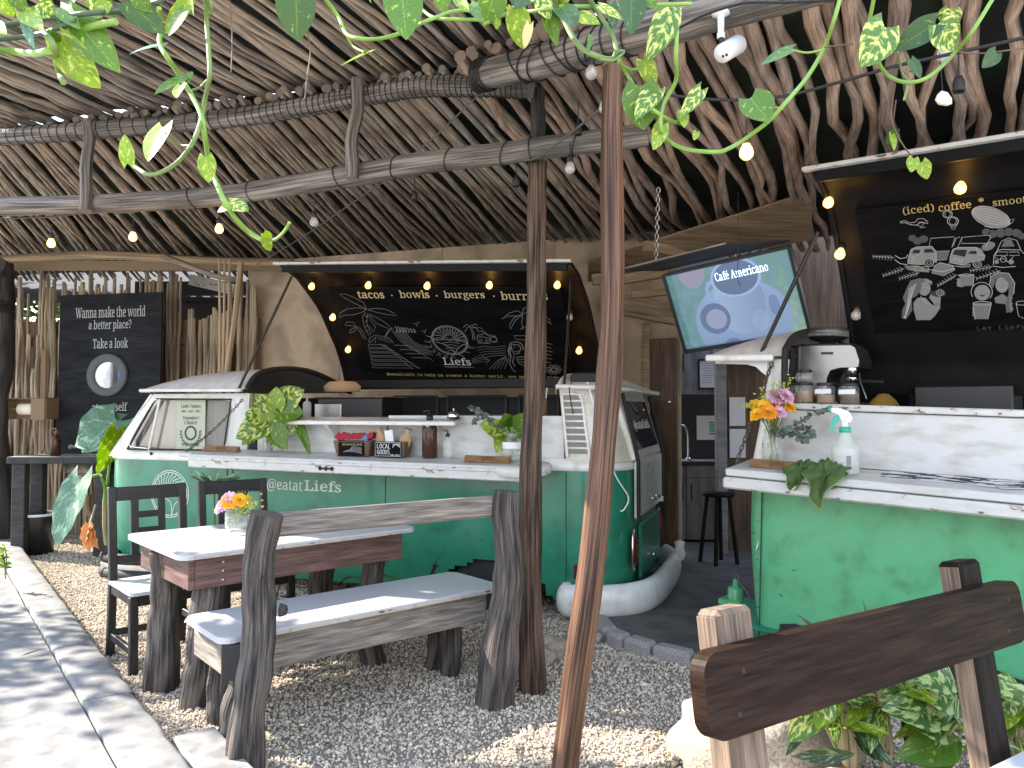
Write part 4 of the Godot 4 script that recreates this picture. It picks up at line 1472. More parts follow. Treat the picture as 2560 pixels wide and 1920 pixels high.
	obj("lip", boxed(Vector3(0, -0.045, 0.175), Vector3(2.78, 0.085, 0.03), 0.008), M.chipped_white, counter)
	obj("lip_edge", boxed(Vector3(-0.06, -0.013, 0.192), Vector3(2.64, 0.024, 0.012), 0.004), M.chipped_white, counter)
	obj("corner_bracket", boxed(Vector3(-1.47, 0.0, 0.1), Vector3(0.16, 0.035, 0.05), 0.01), M.chipped_white, counter)
	st = begin()
	for x in [-0.05, 0.0, 0.05]:
		box(st, Vector3(x - 0.12, -0.05, 0.195), Vector3(0.012, 0.03, 0.012))
	box(st, Vector3(-0.12, -0.05, 0.193), Vector3(0.13, 0.012, 0.008))
	obj("latch", st, M.rust, counter)
	# the round end of the counter by the post
	st = begin()
	lathe(st, [[0.0, 0.0], [0.2, 0.0], [0.21, -0.03], [0.2, -0.06]], 24, Transform3D(Basis.IDENTITY, Vector3(1.36, 0.012, 0.04)))
	obj("rounded_end", st, M.chipped_white, counter)
	st = begin()
	chain_links(st, Vector3(1.56, 1.585, 0.03), Vector3(1.2, 1.165, 0.26), 0.032, 0.0042, 0.03)
	obj("support_chain", st, M.iron_chain, t)
	for w in [[1.66, 2.86, 1.11, 1.40], [2.87, 4.28, 1.11, 1.455]]:
		obj("upstand_board", boxed(Vector3((w[0] + w[1]) / 2, (w[2] + w[3]) / 2, -0.045), Vector3(w[1] - w[0] - 0.004, w[3] - w[2], 0.03), 0.004), M.brushed_white, t)
	var sh := obj("serving_shelf", boxed(Vector3.ZERO, Vector3(1.86, 0.032, 0.24), 0.006), M.white_paint, t)
	sh.transform = Transform3D(Basis(Vector3.RIGHT, 0.12), Vector3(2.58, 1.412, 0.05))
	for x in [1.9, 2.44, 3.3]:
		obj("shelf_bracket", prismed(PackedVector2Array([Vector2(0, 0), Vector2(0.2, 0), Vector2(0, -0.16)]), 0.025, Transform3D(Basis(Vector3.UP, -PI / 2), Vector3(x, 1.395, -0.03))), M.white_paint, t)
	left_hatch(t)


func hatch_profile(prof: Array, k: float) -> Vector2:
	var f := k * (prof.size() - 1)
	var i := mini(int(f), prof.size() - 2)
	return Vector2(prof[i][0], prof[i][1]).lerp(Vector2(prof[i + 1][0], prof[i + 1][1]), f - i)


func flat_xf(p0: Vector2, p1: Vector2) -> Transform3D:
	# a board plane: x along the van, y down the board, z out of it to the viewer; points given as (across, high)
	var dn := (Vector3(0, p1.y, -p1.x) - Vector3(0, p0.y, -p0.x)).normalized()
	var out := Vector3.RIGHT.cross(dn)
	if out.z < 0:
		out = -out
	return Transform3D(Basis(Vector3.RIGHT, dn, out), Vector3(0, p0.y, -p0.x))


func hatch_shell(t: Node3D, prof: Array, s0: float, s1: float, sag: float, edge: Material) -> MeshInstance3D:
	var hatch: MeshInstance3D
	for side in 2:
		var rows := []
		for i in 30:
			var k := i / 29.0
			var q := hatch_profile(prof, k)
			var nx := hatch_profile(prof, minf(1.0, k + 0.02)) - hatch_profile(prof, maxf(0.0, k - 0.02))
			var nrm := Vector2(nx.y, -nx.x).normalized()
			if nrm.x < 0:
				nrm = -nrm
			var p := q + nrm * (0.0 if side == 0 else 0.035)
			var row := []
			for j in 9:
				var f := j / 8.0
				row.append(Vector3(lerpf(s0, s1, f), p.y - sag * f * (1.0 - k), -p.x))
			rows.append(row)
		var st := begin()
		grid(st, rows)
		if side == 0:
			hatch = obj("hatch", st, M.hatch_black, t)
		else:
			obj("hatch_skin", st, M.roof_paint, hatch)
	var a := hatch_profile(prof, 0.0)
	put_plank("top_rail", Vector3(s0 - 0.06, a.y + 0.012, -a.x + 0.02), Vector3(s1 + 0.02, a.y + 0.012 - sag, -a.x + 0.02), 0.022, 0.05, edge, hatch)
	put_plank("top_rib", Vector3(s0 - 0.0, a.y - 0.03, -a.x - 0.01), Vector3(s1 - 0.02, a.y - 0.03 - sag, -a.x - 0.01), 0.06, 0.03, M.hatch_black, hatch)
	for e in [[s0, 0.0], [s1, sag]]:
		var line := []
		for i in 14:
			var k := i / 13.0
			var q := hatch_profile(prof, k)
			line.append(Vector3(e[0], q.y - e[1] * (1.0 - k), -q.x))
		obj("side_rim", tubed(line, 0.018, 6), M.hatch_black, hatch)
	return hatch


func left_hatch(t: Node3D) -> void:
	var hatch := hatch_shell(t, LEFT_HATCH, 1.76, 4.28, 0.14, M.chipped_white)
	var xf := flat_xf(Vector2(0.42, 2.58), Vector2(1.16, 1.78))
	var st := begin()
	box(st, Vector3.ZERO, Vector3(2.06, 0.93, 0.02), Basis.IDENTITY, 0.003)
	var board := obj("menu_board", st, M.menu_black, hatch)
	board.transform = Transform3D(Basis(xf.basis.x, -xf.basis.y, xf.basis.z) * Basis(Vector3.BACK, -0.063), xf * Vector3(3.06, 0.565, -0.012))
	# chalk lines were measured along the van and down the board, in millimetres
	st = begin()
	for s in left_board_chalk():
		var pts := []
		for i in range(0, s[1].size(), 2):
			pts.append(xf * Vector3(s[1][i] * 0.001, s[1][i + 1] * 0.001, 0.002))
		ribbon(st, pts, s[0] * 0.0009, xf.basis.z)
	stuff(obj("chalk_drawing", st, M.chalk, hatch))
	var face := Transform3D(Basis(xf.basis.x, -xf.basis.y, xf.basis.z), Vector3.ZERO)
	for w in [["tacos", 2.44, 0.132, 0.247, 0.072], ["·", 2.637, 0.15, 0.012, 0.012], ["bowls", 2.845, 0.15, 0.268, 0.076], ["·", 3.045, 0.178, 0.012, 0.012], ["burgers", 3.29, 0.19, 0.354, 0.09], ["·", 3.545, 0.212, 0.012, 0.012], ["burritos", 3.8, 0.222, 0.39, 0.082], ["Liefs", 3.022, 0.885, 0.26, 0.085]]:
		var at := Transform3D(face.basis * Basis(Vector3.BACK, -0.065), xf * Vector3(w[1], w[2], 0.0015))
		lettering("lettering", w[0], "Droid Serif", w[3], w[4], at, M.cream_ink if w[0] != "Liefs" else M.chalk_line, hatch, 0.002)
	var line := Transform3D(face.basis * Basis(Vector3.BACK, -0.045), xf * Vector3(3.1, 1.058, 0.0015))
	lettering("lettering", "@eatatLiefs to help us create a kinder world, one meal at a time", "Droid Sans Mono", 1.65, 0.042, line, M.gold_ink, hatch, 0.002)
	put_plank("bottom_ledge", Vector3(1.85, 1.74, -1.17), Vector3(4.24, 1.735, -1.17), 0.08, 0.05, M.hatch_black, hatch)
	for b in [[1.912, 0.019, 1], [2.458, 0.042, 1], [2.994, 0.081, 1], [3.537, 0.109, 1], [1.981, 0.355, 1], [1.991, 0.721, 1], [4.098, 0.142, 1], [4.143, 0.455, 0], [4.161, 0.802, 1]]:
		var p: Vector3 = xf * Vector3(b[0], b[1], -0.02)
		bulbs.append([t.transform * (p + Vector3(0, 0.0, 0.0)), t.transform.basis * (xf.basis.z * 0.75 + Vector3(0, -0.65, 0)), b[2], 0.031, "tacos board"])
	for r in [[1.8, 2.64, -0.29, 1.545, 1.675, 0.06]]:
		obj("support_rod", tubed([Vector3(r[0], r[1], r[2]), Vector3(r[3], r[4], r[5])], 0.011, 6), M.dark_metal, t)
	obj("support_rod", tubed([Vector3(4.26, 2.5, -0.32), Vector3(4.3, 1.68, 0.04)], 0.009, 6), M.dark_metal, t)


# ---------------------------------------------------------------- the right van
func right_van() -> void:
	var t := thing("camper_van", "bright green and white van serving coffee with an opened black roof hatch", "van", Vector3(1.436, 0, -4.6))
	t.basis = Basis(Vector3.UP, -deg_to_rad(40.0)) * Basis(Vector3.BACK, -deg_to_rad(2.05))
	var outline := plan_outline(-0.09, 3.6, 1.66, 0.16, 0.3)
	var rows := []
	for i in 30:
		var h := 0.16 + 0.034 * i
		var row := []
		var inn := 0.07 * pow(maxf(0.0, (0.8 - h) / 0.65), 1.5)
		for p in outline:
			var q: Vector2 = p
			q.x += inn * maxf(0.0, 1.0 - (p.x + 0.09) / 0.2)
			row.append(Vector3(q.x, h, -q.y))
		rows.append(row)
	var st := begin()
	grid(st, rows)
	obj("lower_body", st, M.light_green_paint, t)
	st = begin()
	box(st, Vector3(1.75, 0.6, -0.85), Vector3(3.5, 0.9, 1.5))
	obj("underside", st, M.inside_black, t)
	put_plank("panel_seam", Vector3(0.022, 0.17, 0.001), Vector3(0.018, 1.06, 0.001), 0.006, 0.004, M.seam, t, 0.0, Vector3.RIGHT)
	obj("paint_chip", prismed(PackedVector2Array([Vector2(-0.01, 0.66), Vector2(0.002, 0.69), Vector2(0.004, 0.73), Vector2(-0.004, 0.7)]), 0.002, Transform3D(Basis.IDENTITY, Vector3(0, 0, 0.002))), M.white_paint, t)
	st = begin()
	for i in 16:
		var p := Vector3(rng.randf_range(-0.04, 0.015) if i < 8 else rng.randf_range(0.1, 1.3), rng.randf_range(0.3, 1.0), 0.002)
		box(st, p, Vector3(rng.randf_range(0.006, 0.03), 0.004, 0.002), Basis(Vector3.BACK, rng.randf_range(-1.2, 1.2)))
	stuff(obj("scratches", st, M.seam, t))
	# pillar and front end
	st = begin()
	rows = []
	for k in [[1.1, -0.07, 0.05], [1.2, -0.055, 0.05], [1.4, -0.02, 0.085], [1.6, 0.012, 0.11], [1.72, 0.022, 0.125], [1.8, 0.02, 0.13]]:
		rows.append([Vector3(k[1] + 0.02, k[0], -0.1), Vector3(k[1], k[0], -0.03), Vector3(k[1] + 0.012, k[0], -0.008), Vector3(k[2], k[0], -0.004), Vector3(k[2] + 0.01, k[0], -0.06)])
	grid(st, rows)
	obj("pillar", st, M.white_paint, t)
	st = begin()
	prism(st, PackedVector2Array([Vector2(0.03, 1.7), Vector2(0.03, 1.81), Vector2(-0.3, 1.81), Vector2(-0.3, 1.775), Vector2(-0.1, 1.77), Vector2(-0.04, 1.755), Vector2(0.0, 1.72)]), 0.05, Transform3D(Basis.IDENTITY, Vector3(0, 0, -0.055)))
	obj("window_corner", st, M.white_paint, t)
	# roof end
	rows = []
	for g in [[-0.31, 0.02], [-0.31, 0.32], [-0.27, 0.5], [-0.19, 0.7], [-0.08, 0.88], [0.05, 0.99], [0.15, 1.0]]:
		var row := []
		for w in RIGHT_ROOF:
			row.append(Vector3(g[0], 1.815 + (w[1] - 1.815) * g[1], -w[0]))
		rows.append(row)
	st = begin()
	grid(st, rows)
	obj("roof", st, M.roof_paint, t)
	put_plank("gutter", Vector3(-0.33, 1.806, 0.062), Vector3(0.09, 1.806, 0.062), 0.04, 0.03, M.white_paint, t, 0.008)
	var arch := []
	for w in RIGHT_ROOF.slice(0, 7):
		arch.append(Vector3(0.155, w[1] + 0.002, -w[0]))
	arch.insert(0, Vector3(0.14, 1.55, 0.0))
	obj("torn_seal", tubed(curve(arch, 5), 0.018, 7, 0.7, 8.0, 4.0), M.rubber, t)
	# inside
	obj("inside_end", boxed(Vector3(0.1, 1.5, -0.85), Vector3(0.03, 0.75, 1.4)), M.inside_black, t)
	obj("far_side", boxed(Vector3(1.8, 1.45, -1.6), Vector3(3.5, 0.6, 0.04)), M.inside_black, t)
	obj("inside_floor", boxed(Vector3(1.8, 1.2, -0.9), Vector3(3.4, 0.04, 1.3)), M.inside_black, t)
	for f in [[0.75, 0.6], [1.5, 0.7]]:
		st = begin()
		ring_frame(st, round_rect(f[0] - f[1] / 2, 1.4, f[0] + f[1] / 2, 1.7, 0.03), round_rect(f[0] - f[1] / 2 + 0.02, 1.42, f[0] + f[1] / 2 - 0.02, 1.68, 0.02), 0.01, Transform3D(Basis.IDENTITY, Vector3(0, 0, -1.55)))
		obj("inside_window_frame", st, M.kitchen_dark, t)
	# upstand and counter
	obj("upstand_board", boxed(Vector3(1.62, 1.35, -0.09), Vector3(3.1, 0.31, 0.03), 0.004), M.brushed_white, t)
	obj("upstand_post", boxed(Vector3(0.065, 1.35, -0.085), Vector3(0.03, 0.34, 0.05), 0.006), M.chipped_white, t)
	obj("upstand_rail", boxed(Vector3(1.62, 1.528, -0.11), Vector3(3.12, 0.036, 0.13), 0.006), M.chipped_white, t)
	var top := Basis(Vector3.RIGHT, 0.1)
	var counter := obj("counter", boxed(Vector3.ZERO, Vector3(3.2, 0.042, 0.34), 0.006), M.brushed_white, t)
	counter.transform = Transform3D(top, Vector3(1.5, 1.155, 0.085))
	obj("lip", boxed(Vector3(-0.005, -0.062, 0.155), Vector3(3.22, 0.066, 0.055), 0.012), M.chipped_white, counter)
	obj("rusty_hinge", boxed(Vector3(-1.36, -0.1, 0.07), Vector3(0.12, 0.012, 0.03), 0.003), M.rust, counter)
	st = begin()
	chain_links(st, Vector3(0.06, 1.78, 0.0), Vector3(-0.07, 1.19, 0.17), 0.034, 0.0045, 0.0)
	obj("support_chain", st, M.iron_chain, t)
	obj("support_rod", tubed([Vector3(0.34, 2.5, 0.1), Vector3(-0.0, 1.825, 0.03)], 0.012, 6), M.dark_metal, t)
	# tow hitch and the tread plate at the foot
	var hb := Transform3D(Basis(Vector3.UP, 0.0), Vector3(-0.2, 0.0, -0.25))
	var hitch := obj("tow_bar", boxed(Vector3(-0.16, 0.16, -0.25), Vector3(0.36, 0.16, 0.2), 0.01), M.light_green_paint, t)
	obj("tread_plate", boxed(Vector3(-0.02, 0.255, -0.12), Vector3(0.34, 0.012, 0.34), 0.002, Basis(Vector3.RIGHT, 0.25)), M.green_paint, hitch)
	obj("tow_coupling", lathed([[0.05, 0.0], [0.05, 0.1], [0.045, 0.11], [0.02, 0.115], [0.018, 0.16], [0.0, 0.16]], 14, Transform3D(Basis.IDENTITY, Vector3(-0.26, 0.24, -0.3))), M.light_green_paint, hitch)
	obj("coupling_base", boxed(Vector3(-0.25, 0.255, -0.3), Vector3(0.2, 0.04, 0.14), 0.008), M.light_green_paint, hitch)
	obj("cord_loop", tubed(curve([Vector3(-0.26, 0.4, -0.3), Vector3(-0.27, 0.43, -0.3), Vector3(-0.24, 0.43, -0.29), Vector3(-0.23, 0.39, -0.28), Vector3(-0.17, 0.34, -0.27), Vector3(-0.14, 0.27, -0.27)]), 0.007, 6), M.cord_grey, hitch)
	# hatch
	var hatch := hatch_shell(t, RIGHT_HATCH, 0.345, 2.9, 0.0, M.chipped_white)
	var xf := flat_xf(Vector2(0.02, 2.72), Vector2(0.62, 1.85))
	var board := obj("menu_board", boxed(Vector3.ZERO, Vector3(2.3, 0.86, 0.02), 0.003), M.menu_black, hatch)
	board.transform = Transform3D(Basis(xf.basis.x, -xf.basis.y, xf.basis.z), xf * Vector3(1.63, 0.53, -0.012))
	var fills := {}
	for s in right_board_fills():
		var shape := PackedVector2Array()
		for i in range(0, s[1].size(), 2):
			shape.append(Vector2(s[1][i] * 0.001, s[1][i + 1] * 0.001))
		if Geometry2D.triangulate_polygon(shape).size() == 0:
			continue
		var key := clampi(roundi(sqrt(s[0] / 0.6) * 8.0), 0, 9)
		if not fills.has(key):
			fills[key] = begin()
		prism(fills[key], shape, 0.001 + 0.0001 * fills.size(), xf * Transform3D(Basis.IDENTITY, Vector3(0, 0, -0.0018 + 0.0002 * (9 - key))))
	for key in fills:
		stuff(obj("chalk_drawing", fills[key], M["chalk_tone_%d" % key], hatch))
	st = begin()
	for s in right_board_lines():
		var pts := []
		for i in range(0, s[1].size(), 2):
			pts.append(xf * Vector3(s[1][i] * 0.001, s[1][i + 1] * 0.001, 0.0025))
		ribbon(st, pts, s[0] * 0.0006, xf.basis.z)
	stuff(obj("chalk_drawing", st, M.bright_chalk, hatch))
	var face := Basis(xf.basis.x, -xf.basis.y, xf.basis.z)
	for w in [["(iced)", 0.8, 0.14, 0.15, 0.05], ["coffee", 0.972, 0.143, 0.15, 0.042], ["*", 1.093, 0.128, 0.024, 0.024], ["smoothies", 1.262, 0.15, 0.24, 0.04]]:
		lettering("lettering", w[0], "Droid Serif", w[3], w[4], Transform3D(face, xf * Vector3(w[1], w[2], 0.0015)), M.gold_ink, hatch, 0.002)
	lettering("lettering", "Let Liefs keep you going", "Droid Sans Mono", 0.62, 0.034, Transform3D(face, xf * Vector3(1.33, 0.885, 0.0015)), M.faint_chalk, hatch, 0.002)
	for b in [[0.327, 0.034, 1], [0.981, 0.051, 1], [0.34, 0.357, 1], [0.37, 0.765, 0]]:
		var p: Vector3 = xf * Vector3(b[0] + 0.03, b[1], -0.02)
		bulbs.append([t.transform * p, t.transform.basis * (xf.basis.z * 0.75 + Vector3(0, -0.65, 0)), b[2], 0.034, "coffee board"])


# ---------------------------------------------------------------- table, benches, chairs
func round_plank(w: float, d: float, thick: float, r: float) -> SurfaceTool:
	var shape := PackedVector2Array(round_rect(-w / 2, -d / 2, w / 2, d / 2, r, 5))
	return prismed(shape, thick, Transform3D(Basis(Vector3.RIGHT, PI / 2), Vector3(0, thick * 0.5, 0)))


func furniture() -> void:
	var e := Vector3(0.745, 0, -0.667)
	var f := Vector3(0.667, 0, 0.745)
	var turn := deg_to_rad(41.8)
	var t := thing("dining_table", "table with white top, reddish plank frame and rough log legs", "table", Vector3(-1.384, 0, -4.53), turn)
	var top := obj("tabletop", round_plank(1.38, 0.9, 0.026, 0.05), M.white_board, t)
	top.position.y = 0.78
	obj("top_edge", boxed(Vector3(0, -0.006, 0.452), Vector3(1.26, 0.014, 0.006), 0.002), M.board_edge, top)
	for s in [[-0.6, 0.38, 0.62, 0.38], [-0.6, -0.38, 0.62, -0.38]]:
		put_plank("apron", Vector3(s[0], 0.685, s[1]), Vector3(s[2], 0.685, s[3]), 0.155, 0.035, M.red_plank, t)
	for s in [[-0.617, -0.365, -0.617, 0.397], [0.617, -0.36, 0.617, 0.36]]:
		put_plank("apron", Vector3(s[0], 0.685, s[1]), Vector3(s[2], 0.685, s[3]), 0.155, 0.033, M.red_plank, t)
	var st := begin()
	for h in [0.73, 0.685, 0.64]:
		lathe(st, [[0.0, 0.006], [0.008, 0.004], [0.009, 0.0]], 8, Transform3D(Basis(Vector3.RIGHT, PI / 2), Vector3(-0.46, h, 0.398)))
	stuff(obj("screws", st, M.steel, t))
	for l in [[-0.5, 0.26, 0.075, 1.0], [-0.58, -0.1, 0.082, 2.0], [0.52, 0.26, 0.068, 3.0], [0.5, -0.3, 0.075, 4.0]]:
		obj("leg", log_mesh(Vector3(l[0] - 0.02, -0.08, l[1] + 0.02), Vector3(l[0], 0.74, l[1]), l[2] * 1.08, l[2] * 0.92, 0.05, 20, 30, 0.2, l[3] * 7.0), M.stump, t)
	# bench on the near side of the table
	var b := thing("bench", "rustic bench of thick weathered posts with a white seat board by the table", "bench", Vector3(-0.84, 0, -4.08))
	var be := Vector3(0.765, 0, -0.643)
	var bf := Vector3(0.643, 0, 0.766)
	var inv := -b.position
	var fc := Vector3(-1.232, 0, -3.338)
	var mid := fc + be * 0.775 - bf * 0.26
	var seat := obj("seat", round_plank(1.58, 0.5, 0.028, 0.06), M.white_board, b)
	seat.transform = Transform3D(Basis(Vector3.UP, deg_to_rad(40.0)), mid + inv + Vector3(0, 0.5, 0))
	obj("seat_edge", boxed(Vector3(0, -0.004, 0.252), Vector3(1.46, 0.018, 0.006), 0.002), M.board_edge, seat)
	var lp := func(x: float, y: float, z: float) -> Vector3: return mid + inv + be * x + bf * z + Vector3(0, y, 0)
	put_plank("apron", lp.call(-0.72, 0.405, 0.2), lp.call(0.68, 0.405, 0.2), 0.155, 0.04, M.grey_plank, b)
	put_plank("apron", lp.call(-0.72, 0.405, -0.2), lp.call(0.68, 0.405, -0.2), 0.155, 0.04, M.grey_plank, b)
	put_plank("apron", lp.call(-0.725, 0.4, -0.24), lp.call(-0.725, 0.4, 0.24), 0.155, 0.04, M.grey_plank, b)
	put_plank("apron", lp.call(0.7, 0.4, -0.2), lp.call(0.7, 0.4, 0.18), 0.15, 0.04, M.grey_plank, b)
	put_plank("end_block", lp.call(-0.765, 0.405, 0.205), lp.call(-0.69, 0.405, 0.262), 0.155, 0.045, M.dark_post, b)
	for l in [[-0.66, 0.13, 0.064, 5.0], [-0.63, -0.16, 0.06, 6.0], [0.6, 0.05, 0.055, 7.0], [0.62, -0.18, 0.06, 8.0]]:
		obj("leg", log_mesh(lp.call(l[0] - 0.01, -0.08, l[1]), lp.call(l[0], 0.48, l[1]), l[2] * 1.06, l[2] * 0.95, 0.03, 18, 24, 0.2, l[3] * 5.0), M.stump, b)
	obj("back_post", log_mesh(spot(614, 1925, 3.27) + inv, spot(678, 1283, 3.36) + inv, 0.076, 0.062, 0.05, 26, 50, 0.24, 61.0, 1.6), M.stump, b)
	obj("back_post", log_mesh(spot(1252, 1765, 3.96) + inv, spot(1273, 1228, 3.99) + inv, 0.105, 0.058, 0.04, 26, 50, 0.14, 67.0, 1.6), M.stump, b)
	var knob := lathed([[0.0, 0.035], [0.022, 0.026], [0.03, 0.0]], 10, Transform3D(Basis(Vector3.BACK, -PI / 2), spot(700, 1525, 3.33) + inv))
	obj("knot", knob, M.stump, b)
	put_plank("back_rail", spot(616, 1318, 3.43) + inv, spot(1262, 1262, 4.07) + inv, 0.108, 0.045, M.grey_plank, b, 0.012)
	# the bench in front of the right van
	var re := Vector3(0.843, 0, 0.538)
	re = Vector3(0.843, 0, -0.538)
	var rb := Vector3(-0.538, 0, -0.843)
	var p0 := Vector3(1.47, 0, -2.45)
	var rail_mid := p0 + Vector3(-0.843, 0, 0.538) * 0.567
	var r := thing("bench", "dark polished bench with a round-cornered back rail in front of the right van", "bench", Vector3(rail_mid.x, 0, rail_mid.z))
	inv = -r.position
	var rx := Transform3D(Basis(re, Vector3.UP, -rb), rail_mid + inv)
	var lean := rx * Transform3D(Basis(Vector3.RIGHT, -0.14), Vector3(0, 0.45, 0.075))
	var rail := begin()
	prism(rail, PackedVector2Array(round_rect(-0.71, 0.315, 0.72, 0.505, 0.05, 6)), 0.045, Transform3D(Basis.IDENTITY, Vector3.ZERO))
	var ro := obj("back_rail", rail, M.dark_plank, r)
	ro.transform = lean
	for x in [-0.6, 0.62]:
		for y in [0.36, 0.45]:
			obj("peg", lathed([[0.0, 0.003], [0.006, 0.002], [0.007, 0.0]], 10, Transform3D(Basis(Vector3.RIGHT, PI / 2), Vector3(x + (y - 0.4) * 0.3, y, 0.045))), M.stump, ro)
	for x in [-0.535, 0.545]:
		var post := obj("back_post", boxed(Vector3(0, 0.06, 0), Vector3(0.125, 1.0, 0.075), 0.012), M.ebony_post if x > 0 else M.raw_post, r)
		post.transform = lean * Transform3D(Basis.IDENTITY, Vector3(x, 0.02, -0.04))
		var raw := obj("raw_face", boxed(Vector3(-0.0635, 0.06, 0), Vector3(0.004, 0.97, 0.06), 0.001), M.raw_post, post)
		raw.rotation.y = 0.0
	var rs := obj("seat", round_plank(1.55, 0.46, 0.035, 0.05), M.white_board, r)
	rs.transform = rx * Transform3D(Basis.IDENTITY, Vector3(0.62, 0.45, 0.345))
	for x in [0.05, 1.2]:
		for z in [0.2, 0.5]:
			obj("leg", boxed(rx * Vector3(x, 0.2, z), Vector3(0.09, 0.46, 0.09), 0.01), M.ebony_post, r)
	# two black chairs across the table
	var c := chair()
	c.position = Vector3(-2.44, 0, -4.74)
	c.rotation.y = turn
	copy_of(c, c.position + e * 0.545, turn - 0.03, "black ladder-back chair behind the flower jar, at the middle of the table")
	c.set_meta("label", "black ladder-back chair at the table's left end, in front of the van's emblem")


func chair() -> Node3D:
	# origin at the foot of its left back leg; x to the right, z towards the table
	var t := thing("dining_chair", "black ladder-back chair", "chair", Vector3.ZERO, 0.0, "black chairs at the white table")
	var w := 0.42
	for x in [0.0, w]:
		put_plank("back_post", Vector3(x, -0.02, -0.03), Vector3(x, 0.5, 0.0), 0.045, 0.045, M.black_wood, t, 0.004, Vector3.RIGHT)
		put_plank("back_post", Vector3(x, 0.49, 0.0), Vector3(x, 1.02, -0.06), 0.045, 0.045, M.black_wood, t, 0.004, Vector3.RIGHT)
		put_plank("front_leg", Vector3(x, -0.02, 0.44), Vector3(x, 0.43, 0.42), 0.045, 0.045, M.black_wood, t, 0.004, Vector3.RIGHT)
		put_plank("side_rail", Vector3(x, 0.41, 0.0), Vector3(x, 0.41, 0.42), 0.06, 0.03, M.black_wood, t)
		put_plank("stretcher", Vector3(x, 0.2 if x > 0 else 0.12, -0.01), Vector3(x, 0.2 if x > 0 else 0.12, 0.43), 0.045, 0.025, M.black_wood, t)
	put_plank("top_rail", Vector3(0, 0.975, -0.055), Vector3(w, 0.975, -0.055), 0.085, 0.03, M.black_wood, t)
	put_plank("lower_rail", Vector3(0, 0.575, -0.01), Vector3(w, 0.575, -0.01), 0.05, 0.028, M.black_wood, t)
	for x in [0.13, 0.29]:
		put_plank("slat", Vector3(x, 0.55, -0.012), Vector3(x, 0.95, -0.053), 0.045, 0.02, M.black_wood, t, 0.003, Vector3.RIGHT)
	for y in [0.84, 0.74]:
		put_plank("cross_slat", Vector3(0.13, y, -0.053 + (0.95 - y) * 0.1), Vector3(0.29, y, -0.053 + (0.95 - y) * 0.1), 0.04, 0.016, M.black_wood, t)
	put_plank("front_rail", Vector3(0, 0.405, 0.42), Vector3(w, 0.405, 0.42), 0.06, 0.03, M.black_wood, t)
	put_plank("back_rail", Vector3(0, 0.405, 0.0), Vector3(w, 0.405, 0.0), 0.06, 0.03, M.black_wood, t)
	put_plank("stretcher", Vector3(0, 0.14, 0.0), Vector3(w, 0.14, 0.0), 0.04, 0.022, M.black_wood, t)
	var s := obj("seat", round_plank(0.47, 0.47, 0.02, 0.02), M.white_board, t)
	s.position = Vector3(w / 2, 0.45, 0.225)
	return t


